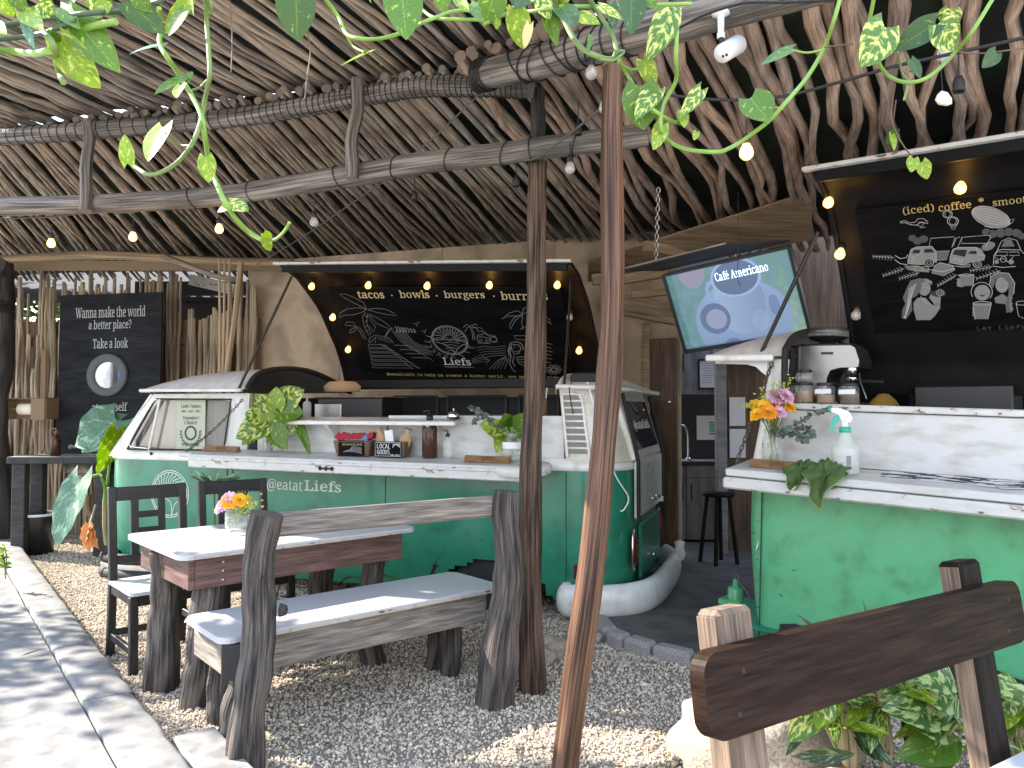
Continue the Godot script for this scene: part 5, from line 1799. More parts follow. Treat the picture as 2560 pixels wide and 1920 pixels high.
# ---------------------------------------------------------------- sign, sink and what stands there
func left_corner() -> void:
	var bx := Vector3(1.0, 0, 0.1).normalized()
	var b := Basis(bx, Vector3.UP, bx.cross(Vector3.UP))
	var c := spot(274, 940, 8.5)
	c.y = 1.86
	var lean := b * Basis(Vector3.RIGHT, -0.04) * Basis(Vector3.BACK, 0.018)
	var t := thing("sign_board", "tall black board with a round mirror and white lettering leaning on the fence", "sign", c)
	t.basis = lean
	obj("board", boxed(Vector3.ZERO, Vector3(1.2, 1.86, 0.03), 0.003), M.sign_black, t)
	for w in [["Wanna make the world", 0.0, 0.725, 0.82, 0.12], ["a better place?", 0.0, 0.57, 0.5, 0.13], ["Take a look", 0.01, 0.375, 0.41, 0.11], ["at yourself", 0.02, -0.345, 0.41, 0.12], ["and be the change", 0.1, -0.55, 0.84, 0.13], ["@eatatLiefs", -0.3, -0.76, 0.3, 0.05]]:
		var at := Transform3D(Basis.IDENTITY, Vector3(w[1], w[2], 0.016))
		lettering("lettering", w[0], "Droid Serif", w[3], w[4], at, M.sign_ink, t, 0.002)
	var mir := obj("mirror_frame", null, M.grey_frame, t)
	mir.mesh = finish(lathed([[0.145, 0.0], [0.145, 0.02], [0.155, 0.034], [0.225, 0.034], [0.235, 0.025], [0.235, 0.0]], 48))
	mir.transform = Transform3D(Basis(Vector3.RIGHT, PI / 2), Vector3(-0.01, 0.02, 0.014))
	obj("mirror", lathed([[0.0, 0.012], [0.15, 0.012]], 40), M.mirror, mir)
	# paper towel box hung on the fence
	var h := thing("towel_holder", "brown box holding a paper roll, hung on the stick fence left of the black board", "holder", spot(86, 1023, 8.42))
	h.basis = b
	obj("back_strip", boxed(Vector3(0.07, 0.1, -0.04), Vector3(0.06, 1.1, 0.02), 0.003), M.cardboard, h)
	for x in [-0.235, 0.235]:
		obj("side", boxed(Vector3(x, 0, 0.04), Vector3(0.018, 0.22, 0.2), 0.003), M.cardboard, h)
	obj("front_flap", boxed(Vector3(0.155, 0.0, 0.15), Vector3(0.16, 0.23, 0.012), 0.003), M.cardboard, h)
	obj("back_flap", boxed(Vector3(-0.1, 0.0, -0.025), Vector3(0.28, 0.22, 0.012), 0.003), M.cardboard, h)
	obj("top_board", boxed(Vector3(0, 0.115, 0.04), Vector3(0.49, 0.016, 0.21), 0.003), M.raw_post, h)
	var roll := obj("paper_roll", lathed([[0.02, -0.11], [0.062, -0.11], [0.062, 0.11], [0.02, 0.11]], 20, Transform3D(Basis(Vector3.BACK, PI / 2), Vector3(0.0, 0.0, 0.07))), M.tissue, h)
	obj("rod", tubed([Vector3(-0.24, 0, 0.07), Vector3(0.24, 0, 0.07)], 0.014, 8), M.cardboard, h)
	# sink on a dark bench
	var s := thing("sink_stand", "dark timber stand with a steel hand basin under the black sign", "sink", Vector3(-4.62, 0, -8.05), 0.04)
	obj("worktop", boxed(Vector3(0, 0.985, 0), Vector3(0.98, 0.065, 0.5), 0.006), M.sink_leg, s)
	obj("top_surface", boxed(Vector3(0.0, 1.02, 0), Vector3(0.97, 0.006, 0.49), 0.002), M.concrete, s)
	for x in [-0.4, 0.42]:
		for z in [-0.17, 0.15]:
			put_plank("leg", Vector3(x, 0.0, z), Vector3(x, 0.95, z), 0.13, 0.1, M.sink_leg, s, 0.006, Vector3.RIGHT)
	var basin := obj("basin", lathed([[0.0, -0.12], [0.15, -0.12], [0.2, -0.09], [0.215, 0.0], [0.23, 0.0]], 28, Transform3D(Basis.from_scale(Vector3(1.0, 1, 0.8)), Vector3(0.2, 0.95, 0.05))), M.steel, s)
	obj("drain", lathed([[0.035, 0.0], [0.035, -0.06], [0.022, -0.07], [0.022, -0.22]], 14, Transform3D(Basis.IDENTITY, Vector3(0.22, 0.83, 0.05))), M.steel, basin)
	var trap := [Vector3(0.22, 0.62, 0.05), Vector3(0.22, 0.5, 0.05), Vector3(0.25, 0.42, 0.05), Vector3(0.31, 0.42, 0.04), Vector3(0.34, 0.5, 0.02), Vector3(0.42, 0.55, 0.0)]
	var rad := []
	var fine := curve(trap, 6)
	for i in fine.size():
		rad.append(0.034 + 0.004 * (i % 2))
	obj("trap_pipe", tubed(fine, rad, 10), M.cardboard, basin)
	# amber bottle on the sink
	var bt := thing("soap_bottle", "amber pump bottle standing on the sink under the paper roll", "bottle", Vector3(-4.72, 1.023, -7.98))
	pump_bottle(bt, 0.048, 0.17, M.amber_glass, M.kraft)
	# bin
	var bin := thing("waste_bin", "black bin under the left end of the sink", "bin", Vector3(-4.98, 0.0, -8.1))
	obj("bucket", lathed([[0.0, 0.0], [0.16, 0.0], [0.185, 0.36], [0.19, 0.4]], 26), M.black_plastic, bin)
	obj("rim", lathed([[0.185, 0.39], [0.2, 0.4], [0.2, 0.42], [0.183, 0.42]], 26), M.white_plastic, bin)
	# weed in the path
	var wd := thing("path_weed", "small green weed growing from a crack in the path", "plant", spot(14, 1440, 5.9))
	st_weed(wd)


func st_weed(t: Node3D) -> void:
	for i in 4:
		var tip := Vector3(rng.randf_range(-0.06, 0.1), rng.randf_range(0.1, 0.24), rng.randf_range(-0.05, 0.05))
		var line := [Vector3(0, -0.02, 0), tip * 0.5 + Vector3(0.01, 0.02, 0), tip]
		obj("stem", tubed(curve(line, 4), 0.004, 5), M.stem, t)
		for k in 7:
			var p: Vector3 = tip * (0.35 + 0.65 * k / 6.0)
			obj("leaf", leaf_mesh(p, p + Vector3(rng.randf_range(-1, 1), rng.randf_range(-0.1, 0.5), rng.randf_range(-1, 1)).normalized() * 0.06, 0.034, Vector3(0.2, 1, 0.4), 0.2, 0.1, 0.0, 5), M.leaf_lime, t)


func pump_bottle(t: Node3D, r: float, body: float, glass: Material, cap: Material) -> void:
	obj("bottle", lathed([[0.0, 0.0], [r * 0.92, 0.0], [r, r * 0.1], [r, body], [r * 0.86, body + r * 0.4], [r * 0.42, body + r * 0.9], [r * 0.36, body + r * 1.2], [0.0, body + r * 1.2]], 24), glass, t)
	var y := body + r * 1.2
	var pump := obj("pump", lathed([[0.0, y + r * 1.1], [r * 0.16, y + r * 1.1], [r * 0.16, y + r * 0.6], [r * 0.44, y + r * 0.55], [r * 0.44, y - r * 0.05], [0.0, y - r * 0.05]], 16), cap, t)
	obj("spout", tubed([Vector3(0, y + r * 1.12, 0), Vector3(-r * 0.5, y + r * 1.14, 0), Vector3(-r * 0.85, y + r * 1.0, 0)], r * 0.13, 8), cap, pump)


# ---------------------------------------------------------------- the kitchen behind
func kitchen() -> void:
	var z := -8.7
	var k := thing("kitchen_cabinets", "pale kitchen cupboards in the dark room between the vans", "cupboard", Vector3(2.05, 0.07, z))
	for i in 3:
		var x := -0.36 + i * 0.38
		var up := obj("upper_door", boxed(Vector3(x, 2.03, 0), Vector3(0.372, 0.86, 0.03), 0.004), M.cabinet, k)
		obj("handle", tubed([Vector3(x + (0.14 if i % 2 == 0 else -0.14), 1.86, 0.05), Vector3(x + (0.14 if i % 2 == 0 else -0.14), 2.06, 0.05)], 0.008, 6), M.black_plastic, up)
		var dn := obj("lower_door", boxed(Vector3(x, 0.36, 0.35), Vector3(0.372, 0.66, 0.03), 0.004), M.cabinet, k)
		obj("handle", tubed([Vector3(x + (0.14 if i % 2 == 0 else -0.14), 0.45, 0.4), Vector3(x + (0.14 if i % 2 == 0 else -0.14), 0.63, 0.4)], 0.008, 6), M.black_plastic, dn)
		obj("drawer", boxed(Vector3(x, 0.76, 0.35), Vector3(0.372, 0.13, 0.03), 0.004), M.cabinet, k)
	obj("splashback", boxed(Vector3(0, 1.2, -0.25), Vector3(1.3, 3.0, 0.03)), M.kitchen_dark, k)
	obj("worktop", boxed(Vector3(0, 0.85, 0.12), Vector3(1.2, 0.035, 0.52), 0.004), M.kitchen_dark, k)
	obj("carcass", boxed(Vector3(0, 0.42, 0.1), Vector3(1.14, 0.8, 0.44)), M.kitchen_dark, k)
	for p in [[-0.27, 1.83, 0.02, 0.24, 0.32], [0.17, 1.83, 0.02, 0.24, 0.34]]:
		var fr := thing("framed_notice", "black-framed notice on the left cupboard door" if p[0] < 0 else "black-framed notice on the right cupboard door", "notice", k.position + Vector3(p[0], p[1], 0.022), 0.0, "framed notices on the cupboards")
		var st := begin()
		ring_frame(st, round_rect(-p[3] / 2, -p[4] / 2, p[3] / 2, p[4] / 2, 0.002, 1), round_rect(-p[3] / 2 + 0.018, -p[4] / 2 + 0.018, p[3] / 2 - 0.018, p[4] / 2 - 0.018, 0.002, 1), 0.015)
		obj("frame", st, M.black_plastic, fr)
		var pp := obj("paper", boxed(Vector3(0, 0, 0.004), Vector3(p[3] - 0.03, p[4] - 0.03, 0.004)), M.paper, fr)
		st = begin()
		for i in 9:
			box(st, Vector3(-0.01 + rng.randf_range(-0.01, 0.01), p[4] * 0.36 - i * p[4] * 0.08, 0.007), Vector3(p[3] * rng.randf_range(0.4, 0.7), 0.005, 0.001))
		obj("print", st, M.paper_ink, pp)
	var tap := thing("kitchen_tap", "tall chrome tap over the dark kitchen worktop", "tap", k.position + Vector3(-0.15, 0.87, 0.15))
	obj("spout", tubed(curve([Vector3(0.05, 0, 0), Vector3(0.05, 0.28, 0), Vector3(0.0, 0.38, 0.02), Vector3(-0.1, 0.37, 0.05), Vector3(-0.13, 0.26, 0.06)]), 0.014, 8), M.chrome, tap)
	obj("base", lathed([[0.0, 0.03], [0.03, 0.03], [0.032, 0.0]], 12, Transform3D(Basis.IDENTITY, Vector3(0.05, 0, 0))), M.chrome, tap)
	var cl := thing("wall_calendar", "pale printed sheet on the kitchen wall beside the tap", "notice", k.position + Vector3(0.22, 1.22, -0.225))
	obj("sheet", boxed(Vector3.ZERO, Vector3(0.26, 0.28, 0.003)), M.paper, cl)
	var st2 := begin()
	for i in 5:
		box(st2, Vector3(0.06, 0.06 - i * 0.032, 0.003), Vector3(0.09, 0.02, 0.001))
	obj("print", st2, M.teal_plastic, cl)
	var bk := thing("bread_basket", "basket with wrapped rolls on the kitchen worktop", "basket", k.position + Vector3(0.38, 0.87, 0.2))
	obj("tray", lathed([[0.0, 0.0], [0.1, 0.0], [0.12, 0.06]], 16), M.wicker, bk)
	for i in 5:
		obj("roll", lathed([[0.0, -0.05], [0.025, -0.04], [0.03, 0.0], [0.025, 0.04], [0.0, 0.05]], 10, Transform3D(Basis(Vector3.BACK, 1.3 + i * 0.1), Vector3(-0.06 + i * 0.03, 0.06, 0.03 * (i % 2)))), M.brown_paper, bk)
	# door frames either side
	var wall := thing("kitchen_wall", "whitish wall post and dark side wall at the kitchen opening", "wall", Vector3(2.1, 0.0, -7.75))
	put_plank("post", Vector3(0.0, 0.07, 0), Vector3(0.0, 2.5, 0), 0.1, 0.1, M.cabinet, wall, 0.006, Vector3.RIGHT)
	obj("side_wall", boxed(Vector3(0.62, 1.3, -0.1), Vector3(1.1, 2.6, 0.06)), M.door_wood, wall)
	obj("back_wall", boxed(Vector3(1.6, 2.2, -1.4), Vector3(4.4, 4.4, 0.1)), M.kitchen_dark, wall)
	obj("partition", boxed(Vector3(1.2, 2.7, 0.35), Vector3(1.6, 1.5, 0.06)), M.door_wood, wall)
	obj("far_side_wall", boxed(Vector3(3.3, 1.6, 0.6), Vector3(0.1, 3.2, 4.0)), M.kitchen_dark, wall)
	var nt := thing("pinned_papers", "two white papers pinned on the brown wall beside the right van", "notice", Vector3(2.28, 1.48, -7.79))
	for y in [0.0, -0.32]:
		obj("sheet", boxed(Vector3(0, y, 0), Vector3(0.16, 0.29, 0.004)), M.paper, nt)
	var dr := thing("plywood_door", "brown door with a small lock standing open beside the left van's tail", "door", Vector3(1.41, 0.07, -7.25), -0.5)
	obj("leaf", boxed(Vector3(0.0, 1.05, 0), Vector3(0.3, 2.1, 0.04), 0.004), M.door_wood, dr)
	obj("frame_post", boxed(Vector3(-0.14, 1.1, 0.03), Vector3(0.06, 2.3, 0.06), 0.004), M.plywood, dr)
	obj("lock", lathed([[0.0, 0.03], [0.018, 0.025], [0.02, 0.0]], 10, Transform3D(Basis(Vector3.RIGHT, PI / 2), Vector3(0.08, 1.5, 0.022))), M.chrome, dr)
	var sto := thing("bar_stool", "dark wooden stool in the shadowy kitchen doorway", "stool", Vector3(1.92, 0.075, -7.2))
	obj("seat", lathed([[0.0, 0.0], [0.15, 0.0], [0.155, 0.03], [0.0, 0.035]], 20, Transform3D(Basis.IDENTITY, Vector3(0, 0.62, 0))), M.ebony_post, sto)
	for i in 4:
		var a := TAU * i / 4 + 0.4
		obj("leg", tubed([Vector3(0.17 * cos(a), 0, 0.17 * sin(a)), Vector3(0.1 * cos(a), 0.62, 0.1 * sin(a))], 0.02, 8), M.ebony_post, sto)
	# the screen
	var tl := spot(1658, 684, 5.72)
	var tr := spot(1978, 610, 5.1)
	var bl := spot(1722, 880, 5.86)
	var x := (tr - tl).normalized()
	var zz := x.cross(tl - bl).normalized()
	var y := zz.cross(x)
	var w := tl.distance_to(tr)
	var h := (tl - bl).dot(y)
	var tv := thing("menu_screen", "hanging screen showing a cup of coffee on a saucer", "screen", (tl + tr) * 0.5 - y * h * 0.5)
	tv.basis = Basis(x, y, zz)
	var stf := begin()
	ring_frame(stf, round_rect(-w / 2, -h / 2, w / 2, h / 2, 0.008, 2), round_rect(-w / 2 + 0.022, -h / 2 + 0.03, w / 2 - 0.022, h / 2 - 0.022, 0.002, 2), 0.035)
	obj("bezel", stf, M.black_plastic, tv)
	obj("back_case", boxed(Vector3(0, 0, -0.02), Vector3(w - 0.02, h - 0.02, 0.05), 0.01), M.black_plastic, tv)
	var pic := QuadMesh.new()
	pic.size = Vector2(w - 0.04, h - 0.048)
	var sm := StandardMaterial3D.new()
	sm.albedo_color = Color(0.02, 0.02, 0.02)
	sm.roughness = 0.25
	sm.emission_enabled = true
	sm.emission = Color.WHITE
	sm.emission_operator = BaseMaterial3D.EMISSION_OP_MULTIPLY
	sm.emission_energy_multiplier = 0.19
	sm.emission_texture = coffee_picture()
	var scr := obj("screen_picture", pic, sm, tv)
	scr.position = Vector3(0, 0.004, 0.02)
	lettering("screen_text", "Café Americano", "Droid Serif", w * 0.4, h * 0.1, Transform3D(Basis.IDENTITY, Vector3(w * 0.11, h * 0.33, 0.021)), mk("screen_text", Color(0.85, 0.9, 0.92), 0.5, {"glow": 0.16, "glow_color": Color(0.9, 0.95, 0.95)}), tv, 0.001)
	var lamp := AreaLight3D.new()
	lamp.name = "screen_light"
	lamp.area_size = Vector2(w * 0.9, h * 0.9)
	lamp.light_energy = 0.12
	lamp.light_color = Color(0.75, 0.85, 1.0)
	lamp.set("area_range", 8.0)
	lamp.shadow_enabled = true
	tv.add_child(lamp)
	lamp.position = Vector3(0, 0, 0.06)
	var vis := thing("screen_canopy", "black sheet canopy hung on a chain above the screen", "canopy", Vector3.ZERO)
	var sv := begin()
	var q := [spot(1555, 678, 5.3), spot(1815, 614, 4.95), tr + y * 0.02, tl + y * 0.02]
	poly(sv, q, Vector3(0, -1, 0))
	poly(sv, [q[0] + Vector3(0, 0.012, 0), q[1] + Vector3(0, 0.012, 0), q[2] + Vector3(0, 0.012, 0), q[3] + Vector3(0, 0.012, 0)], Vector3.UP)
	for i in 4:
		poly(sv, [q[i], q[(i + 1) % 4], q[(i + 1) % 4] + Vector3(0, 0.012, 0), q[i] + Vector3(0, 0.012, 0)], Vector3(0, 0, 1))
	obj("sheet", sv, M.rubber, vis)
	put_plank("edge_strip", q[0] + Vector3(0, 0.016, 0.006), q[1] + Vector3(0, 0.016, 0.006), 0.012, 0.012, M.grey_plank, vis)
	sv = begin()
	chain_links(sv, spot(1640, 652, 5.2), spot(1646, 470, 5.0), 0.04, 0.004)
	obj("chain", sv, M.steel, vis)
	tag(obj("loose_wire", tubed(curve([spot(1845, 480, 4.8), spot(1845, 640, 4.8), spot(1843, 690, 4.8), spot(1852, 717, 4.8)]), 0.0022, 5), M.wire), "thin black wire dangling before the screen", "wire")


func coffee_picture() -> ImageTexture:
	var im := Image.create(480, 270, false, Image.FORMAT_RGB8)
	var f := FastNoiseLite.new()
	f.seed = 9
	f.frequency = 0.02
	var inside := func(x: float, y: float, cx: float, cy: float, rx: float, ry: float) -> float: return pow((x - cx) / rx, 2.0) + pow((y - cy) / ry, 2.0)
	for yy in 270:
		for xx in 480:
			var x := xx / 480.0
			var y := yy / 270.0
			var n := f.get_noise_2d(xx, yy)
			var c := Color(0.47, 0.63, 0.7).lerp(Color(0.38, 0.58, 0.5), clampf(0.5 + n * 0.9, 0, 1))
			if x > 0.7:
				c = c.lerp(Color(0.62, 0.74, 0.6), clampf(n * 0.8 + y - 0.2, 0, 1))
			if inside.call(x, y, 0.22, 0.03, 0.11, 0.2) < 1.0:
				c = Color(0.62, 0.6, 0.68)
			if inside.call(x, y, 0.53, 0.75, 0.385, 0.52) < 1.0:
				c = Color(0.6, 0.71, 0.85).lerp(Color(0.55, 0.65, 0.8), y)
			if inside.call(x, y, 0.54, 0.5, 0.2, 0.42) < 1.0 and y > 0.2:
				c = Color(0.66, 0.74, 0.86).lerp(Color(0.52, 0.61, 0.77), clampf((x - 0.4) * 3.0, 0, 1))
			var hd: float = inside.call(x, y, 0.37, 0.33, 0.075, 0.16)
			if hd < 1.0 and hd > 0.45 and x < 0.4:
				c = Color(0.6, 0.7, 0.92)
			var rim: float = inside.call(x, y, 0.56, 0.2, 0.2, 0.24)
			if rim < 1.0:
				c = Color(0.66, 0.77, 0.95)
			if rim < 0.78:
				c = Color(0.36, 0.43, 0.56)
			if inside.call(x, y, 0.315, 0.66, 0.125, 0.2) < 1.0:
				c = Color(0.36, 0.44, 0.6)
			if inside.call(x, y, 0.325, 0.67, 0.085, 0.13) < 1.0:
				c = Color(0.63, 0.66, 0.78)
			if inside.call(x, y, 0.8, 0.62, 0.04, 0.13) < 1.0:
				c = Color(0.46, 0.54, 0.72)
			if inside.call(x, y, 0.41, 1.0, 0.06, 0.06) < 1.0:
				c = Color(0.45, 0.5, 0.68)
			if inside.call(x, y, 0.67, 0.78, 0.07, 0.13) < 1.0:
				c = c.lightened(0.12)
			im.set_pixel(xx, yy, c)
	return ImageTexture.create_from_image(im)


# ---------------------------------------------------------------- things on the counters
func on_left(s: float, z: float, lift := 0.0) -> Vector3:
	var v := Transform3D(Basis(Vector3.UP, -deg_to_rad(19.0)), Vector3(-3.683, 0, -6.872))
	return v * Vector3(s, 1.1445 - 0.012 * (s - 2.68) - 0.08 * (z - 0.16) + lift, z)


func right_xf() -> Transform3D:
	return Transform3D(Basis(Vector3.UP, -deg_to_rad(40.0)) * Basis(Vector3.BACK, -deg_to_rad(2.05)), Vector3(1.436, 0, -4.6))


func on_right(s: float, z: float, lift := 0.0) -> Vector3:
	return right_xf() * Vector3(s, 1.177 - 0.1 * (z - 0.085) + lift, z)


func glass_jar(t: Node3D, r: float, h: float, neck: float, water: float) -> void:
	obj("jar", lathed([[0.0, 0.003], [r * 0.9, 0.003], [r, 0.012], [r, h * 0.68], [r * 0.9, h * 0.78], [neck, h * 0.86], [neck, h * 0.97], [neck * 1.06, h], [neck * 0.98, h]], 24), M.glass, t)
	obj("jar_rim", lathed([[neck * 1.0, h * 0.9], [neck * 1.05, h * 0.92], [neck * 1.0, h * 0.94], [neck * 1.06, h * 0.99], [neck * 0.96, h * 1.005]], 24), M.glass, t)
	if water > 0.0:
		obj("water", lathed([[0.0, 0.006], [r * 0.93, 0.008], [r * 0.95, water], [0.0, water]], 24), M.water, t)


func blossom(t: Node3D, c: Vector3, face: Vector3, r: float, m: Material, petals := 20, layers := 3) -> void:
	var st := begin()
	var b := along(Vector3.ZERO, face, Vector3(0.1, 0.9, 0.3))
	for l in layers:
		var n := petals - l * 3
		for i in n:
			var a := TAU * (i + 0.5 * l) / n + rng.randf() * 0.15
			var up := 0.12 + 0.32 * l
			var dir := (b.y * cos(a) + b.z * sin(a)) * cos(up) + b.x * sin(up)
			var rr := r * (1.0 - 0.24 * l) * rng.randf_range(0.85, 1.1)
			leaf(st, c + dir * r * 0.08, c + dir * rr, r * 0.36, b.x, 0.3, 0.12, 0.0, 4, 0.65)
	var f := obj("blossom", st, m, t)
	obj("flower_centre", lathed([[0.0, r * 0.2], [r * 0.16, r * 0.14], [r * 0.2, 0.0]], 8, Transform3D(Basis(b.y, b.x, -b.z), c)), M.flower_heart, f)


func sprig(t: Node3D, a: Vector3, b: Vector3, r: float, m: Material, n := 60) -> void:
	var st := begin()
	for i in n:
		var k := pow(rng.randf(), 0.8)
		var p := a.lerp(b, k) + Vector3(rng.randfn(), rng.randfn(), rng.randfn()) * r * 0.5 * (0.35 + k * 0.6)
		leaf(st, p, p + Vector3(rng.randfn(), rng.randfn() + 0.6, rng.randfn()).normalized() * r * 0.5, r * 0.3, Vector3.BACK, 0.2, 0.1, 0, 2)
	tube(st, [a, b], 0.0015, 4)
	obj("sprig", st, m, t)


func round_leaves(t: Node3D, line: Array, size: float, m: Material) -> void:
	# eucalyptus: pairs of small round leaves along a hanging twig
	var st := begin()
	tube(st, line, 0.0018, 4)
	for i in range(1, line.size()):
		for s in 3:
			var d := Vector3(rng.randfn(), rng.randfn() * 0.7, rng.randfn()).normalized()
			leaf(st, line[i], line[i] + d * size * rng.randf_range(0.7, 1.1), size * 0.95, Vector3(rng.randfn(), 1, rng.randfn() + 0.5).normalized(), 0.1, 0.1, 0.1, 4, 0.5)
	obj("eucalyptus_twig", st, m, t)


func plaque(label: String, a: Vector3, b: Vector3, deep: Vector3) -> void:
	# a wedge of wood with burnt-in lettering; the code squares are left out
	var mid := (a + b) * 0.5
	var t := thing("wooden_plaque", label, "plaque", mid)
	t.basis = along(a, b)
	var w := a.distance_to(b)
	var st := begin()
	prism(st, PackedVector2Array([Vector2(0.035, 0.0), Vector2(-0.035, 0.0), Vector2(-0.012, 0.045), Vector2(0.0, 0.045)]), w, Transform3D(Basis(Vector3(0, 0, 1), Vector3.UP, Vector3(-1, 0, 0)), Vector3(w * 0.5, 0, 0)))
	var body := obj("block", st, M.kraft, t)
	var face := Basis(Vector3.RIGHT, -atan2(0.035, 0.045))
	for i in 3:
		lettering("lettering", ["Welcome to Liefs", "Scan for the menu", "follow and share"][i], "Droid Sans", w * [0.28, 0.3, 0.24][i], 0.0, Transform3D(face, Vector3(w * 0.02, 0.035 - i * 0.011, 0.0095 + i * 0.0088)), M.kraft_ink, body, 0.001)


func counter_things() -> void:
	# pothos cutting in a jar at the left end
	var t := thing("pothos_jar", "variegated pothos cutting in a water glass at the left end of the left van's counter", "plant", on_left(1.87, 0.08))
	obj("glass", lathed([[0.0, 0.003], [0.052, 0.004], [0.056, 0.02], [0.06, 0.17], [0.063, 0.175]], 24), M.glass, t)
	obj("water", lathed([[0.0, 0.006], [0.05, 0.008], [0.054, 0.1], [0.0, 0.1]], 20), M.water, t)
	var st := begin()
	for i in 9:
		tube(st, curve([Vector3(rng.randf_range(-0.03, 0.01), 0.16, 0), Vector3(rng.randf_range(-0.04, 0.03), 0.08, rng.randf_range(-0.03, 0.03)), Vector3(rng.randf_range(-0.04, 0.04), 0.012, rng.randf_range(-0.03, 0.03))], 4), 0.003, 4)
	obj("roots", st, M.twig, t)
	var at := func(u: float, v: float, z := 0.0) -> Vector3:
		return t.to_local(spot(u, v, 6.12 - z)) if t.is_inside_tree() else spot(u, v, 6.12 - z) - t.position
	var leaves := [[665, 1058, 588, 1092, 70, "split"], [668, 1045, 612, 1030, 66, "split"], [672, 1040, 640, 985, 66, "split"], [690, 1020, 690, 968, 46, "lime"], [705, 1010, 752, 975, 70, "split"], [700, 1030, 756, 1030, 62, "green"], [668, 1035, 710, 1125, 62, "lime"], [690, 1055, 712, 1122, 46, "green"], [720, 1042, 732, 1090, 44, "split"], [742, 1050, 778, 1135, 24, "green"], [660, 1062, 600, 1110, 50, "split"]]
	for l in leaves:
		var p: Vector3 = at.call(l[0], l[1], rng.randf_range(0.0, 0.12))
		var q: Vector3 = at.call(l[2], l[3], rng.randf_range(0.02, 0.16))
		obj("leaf", leaf_mesh(p, q, l[4] * 0.00318, Vector3(rng.randf_range(-0.4, 0.4), 0.35, 1.0), 0.22, 0.16, 0.2), M["leaf_" + l[5]], t)
		obj("stalk", tubed(curve([Vector3(rng.randf_range(-0.02, 0.02), 0.15, 0), (p + Vector3(0, 0.17, 0)) * 0.5, p], 4), 0.0035, 5), M.vine_stem, t)
	# baskets
	var b := thing("bandana_basket", "wicker basket of folded red bandanas with a black front card", "basket", on_left(2.665, 0.1))
	b.rotation.y = -deg_to_rad(19.0)
	basket(b, 0.31, 0.12, 0.16)
	lettering("lettering", "@eatatLiefs", "Droid Serif", 0.17, 0.024, Transform3D(Basis.IDENTITY, Vector3(0.02, 0.088, 0.089)), M.gold_ink, b, 0.001)
	st = begin()
	for i in 7:
		ribbon(st, curve([Vector3(-0.06 + i * 0.012, 0.03 + 0.006 * (i % 3), 0.0885), Vector3(0.02, 0.035 + i * 0.006, 0.0885), Vector3(0.1, 0.02 + i * 0.007, 0.0885)], 4), 0.003, Vector3.BACK)
	obj("card_drawing", st, M.chalk, b)
	for i in 6:
		var cl := thing("folded_bandana", ["red patterned bandana folded at the left of the wicker basket", "dark red bandana standing in the wicker basket", "lilac cloth on top of the bandana basket", "red bandana in the middle of the wicker basket", "blue-grey cloth tucked into the bandana basket", "red bandana at the right end of the wicker basket"][i], "bandana", b.position + Basis(Vector3.UP, -deg_to_rad(19.0)) * Vector3(-0.12 + i * 0.05, 0.115 + 0.012 * (i % 2), 0.01), -deg_to_rad(19.0) + rng.randf_range(-0.2, 0.2))
		cloth_fold(cl, 0.1, 0.05, [M.red_cloth, M.red_cloth, M.lilac_cloth, M.red_cloth, M.blue_cloth, M.red_cloth][i], [-0.35, -0.2, 0.1, 0.05, 0.0, 0.3][i])
	b = thing("goods_basket", "wicker basket with a black LOCAL GOODS card", "basket", on_left(2.985, 0.1))
	b.rotation.y = -deg_to_rad(19.0)
	basket(b, 0.25, 0.12, 0.16)
	lettering("lettering", "LOCAL", "Droid Sans Mono", 0.11, 0.034, Transform3D(Basis.IDENTITY, Vector3(-0.035, 0.083, 0.089)), M.white_ink, b, 0.001)
	lettering("lettering", "GOODS", "Droid Sans Mono", 0.105, 0.034, Transform3D(Basis.IDENTITY, Vector3(-0.037, 0.04, 0.089)), M.white_ink, b, 0.001)
	lettering("lettering", "FOR SALE", "Droid Sans Mono", 0.075, 0.012, Transform3D(Basis.IDENTITY, Vector3(0.06, 0.018, 0.089)), M.white_ink, b, 0.001)
	st = begin()
	for q in round_rect(-0.105, 0.008, 0.108, 0.112, 0.004, 1):
		pass
	for i in 5:
		ribbon(st, [Vector3(0.04, 0.07 + i * 0.007, 0.0885), Vector3(0.06 + i * 0.01, 0.1, 0.0885), Vector3(0.1, 0.075 + i * 0.006, 0.0885)], 0.003, Vector3.BACK)
	var fr := [Vector3(-0.105, 0.01, 0.0885), Vector3(0.107, 0.01, 0.0885), Vector3(0.107, 0.11, 0.0885), Vector3(-0.105, 0.11, 0.0885), Vector3(-0.105, 0.01, 0.0885)]
	ribbon(st, fr, 0.003, Vector3.BACK)
	obj("card_drawing", st, M.white_ink, b)
	for i in 3:
		var bag := thing("paper_bag", ["small brown paper bag in the left of the goods basket", "white card standing in the goods basket", "twisted brown paper bag at the right of the goods basket"][i], ["bag", "card", "bag"][i], b.position + Basis(Vector3.UP, -deg_to_rad(19.0)) * Vector3(-0.09 + i * 0.09, 0.09, 0.0), -deg_to_rad(19.0))
		if i == 1:
			obj("card", boxed(Vector3(-0.02, 0.06, 0.03), Vector3(0.07, 0.1, 0.004), 0.001, Basis(Vector3.BACK, 0.15)), M.paper, bag)
		else:
			obj("bag", lathed([[0.0, 0.0], [0.045, 0.0], [0.05, 0.05], [0.03, 0.085], [0.018, 0.098], [0.036, 0.125], [0.02, 0.12]], 11, Transform3D(Basis(Vector3.BACK, [0.3, 0, -0.3][i]) * Basis.from_scale(Vector3(1, 1, 0.6)), Vector3.ZERO)), M.brown_paper, bag)
	# bottles
	t = thing("soap_bottle", "large amber pump bottle on the left van's counter", "bottle", on_left(3.28, 0.09))
	pump_bottle(t, 0.057, 0.215, M.amber_glass, M.black_plastic)
	t = thing("soap_bottle", "small clear pump bottle with a black pump on the counter", "bottle", on_left(3.435, 0.11))
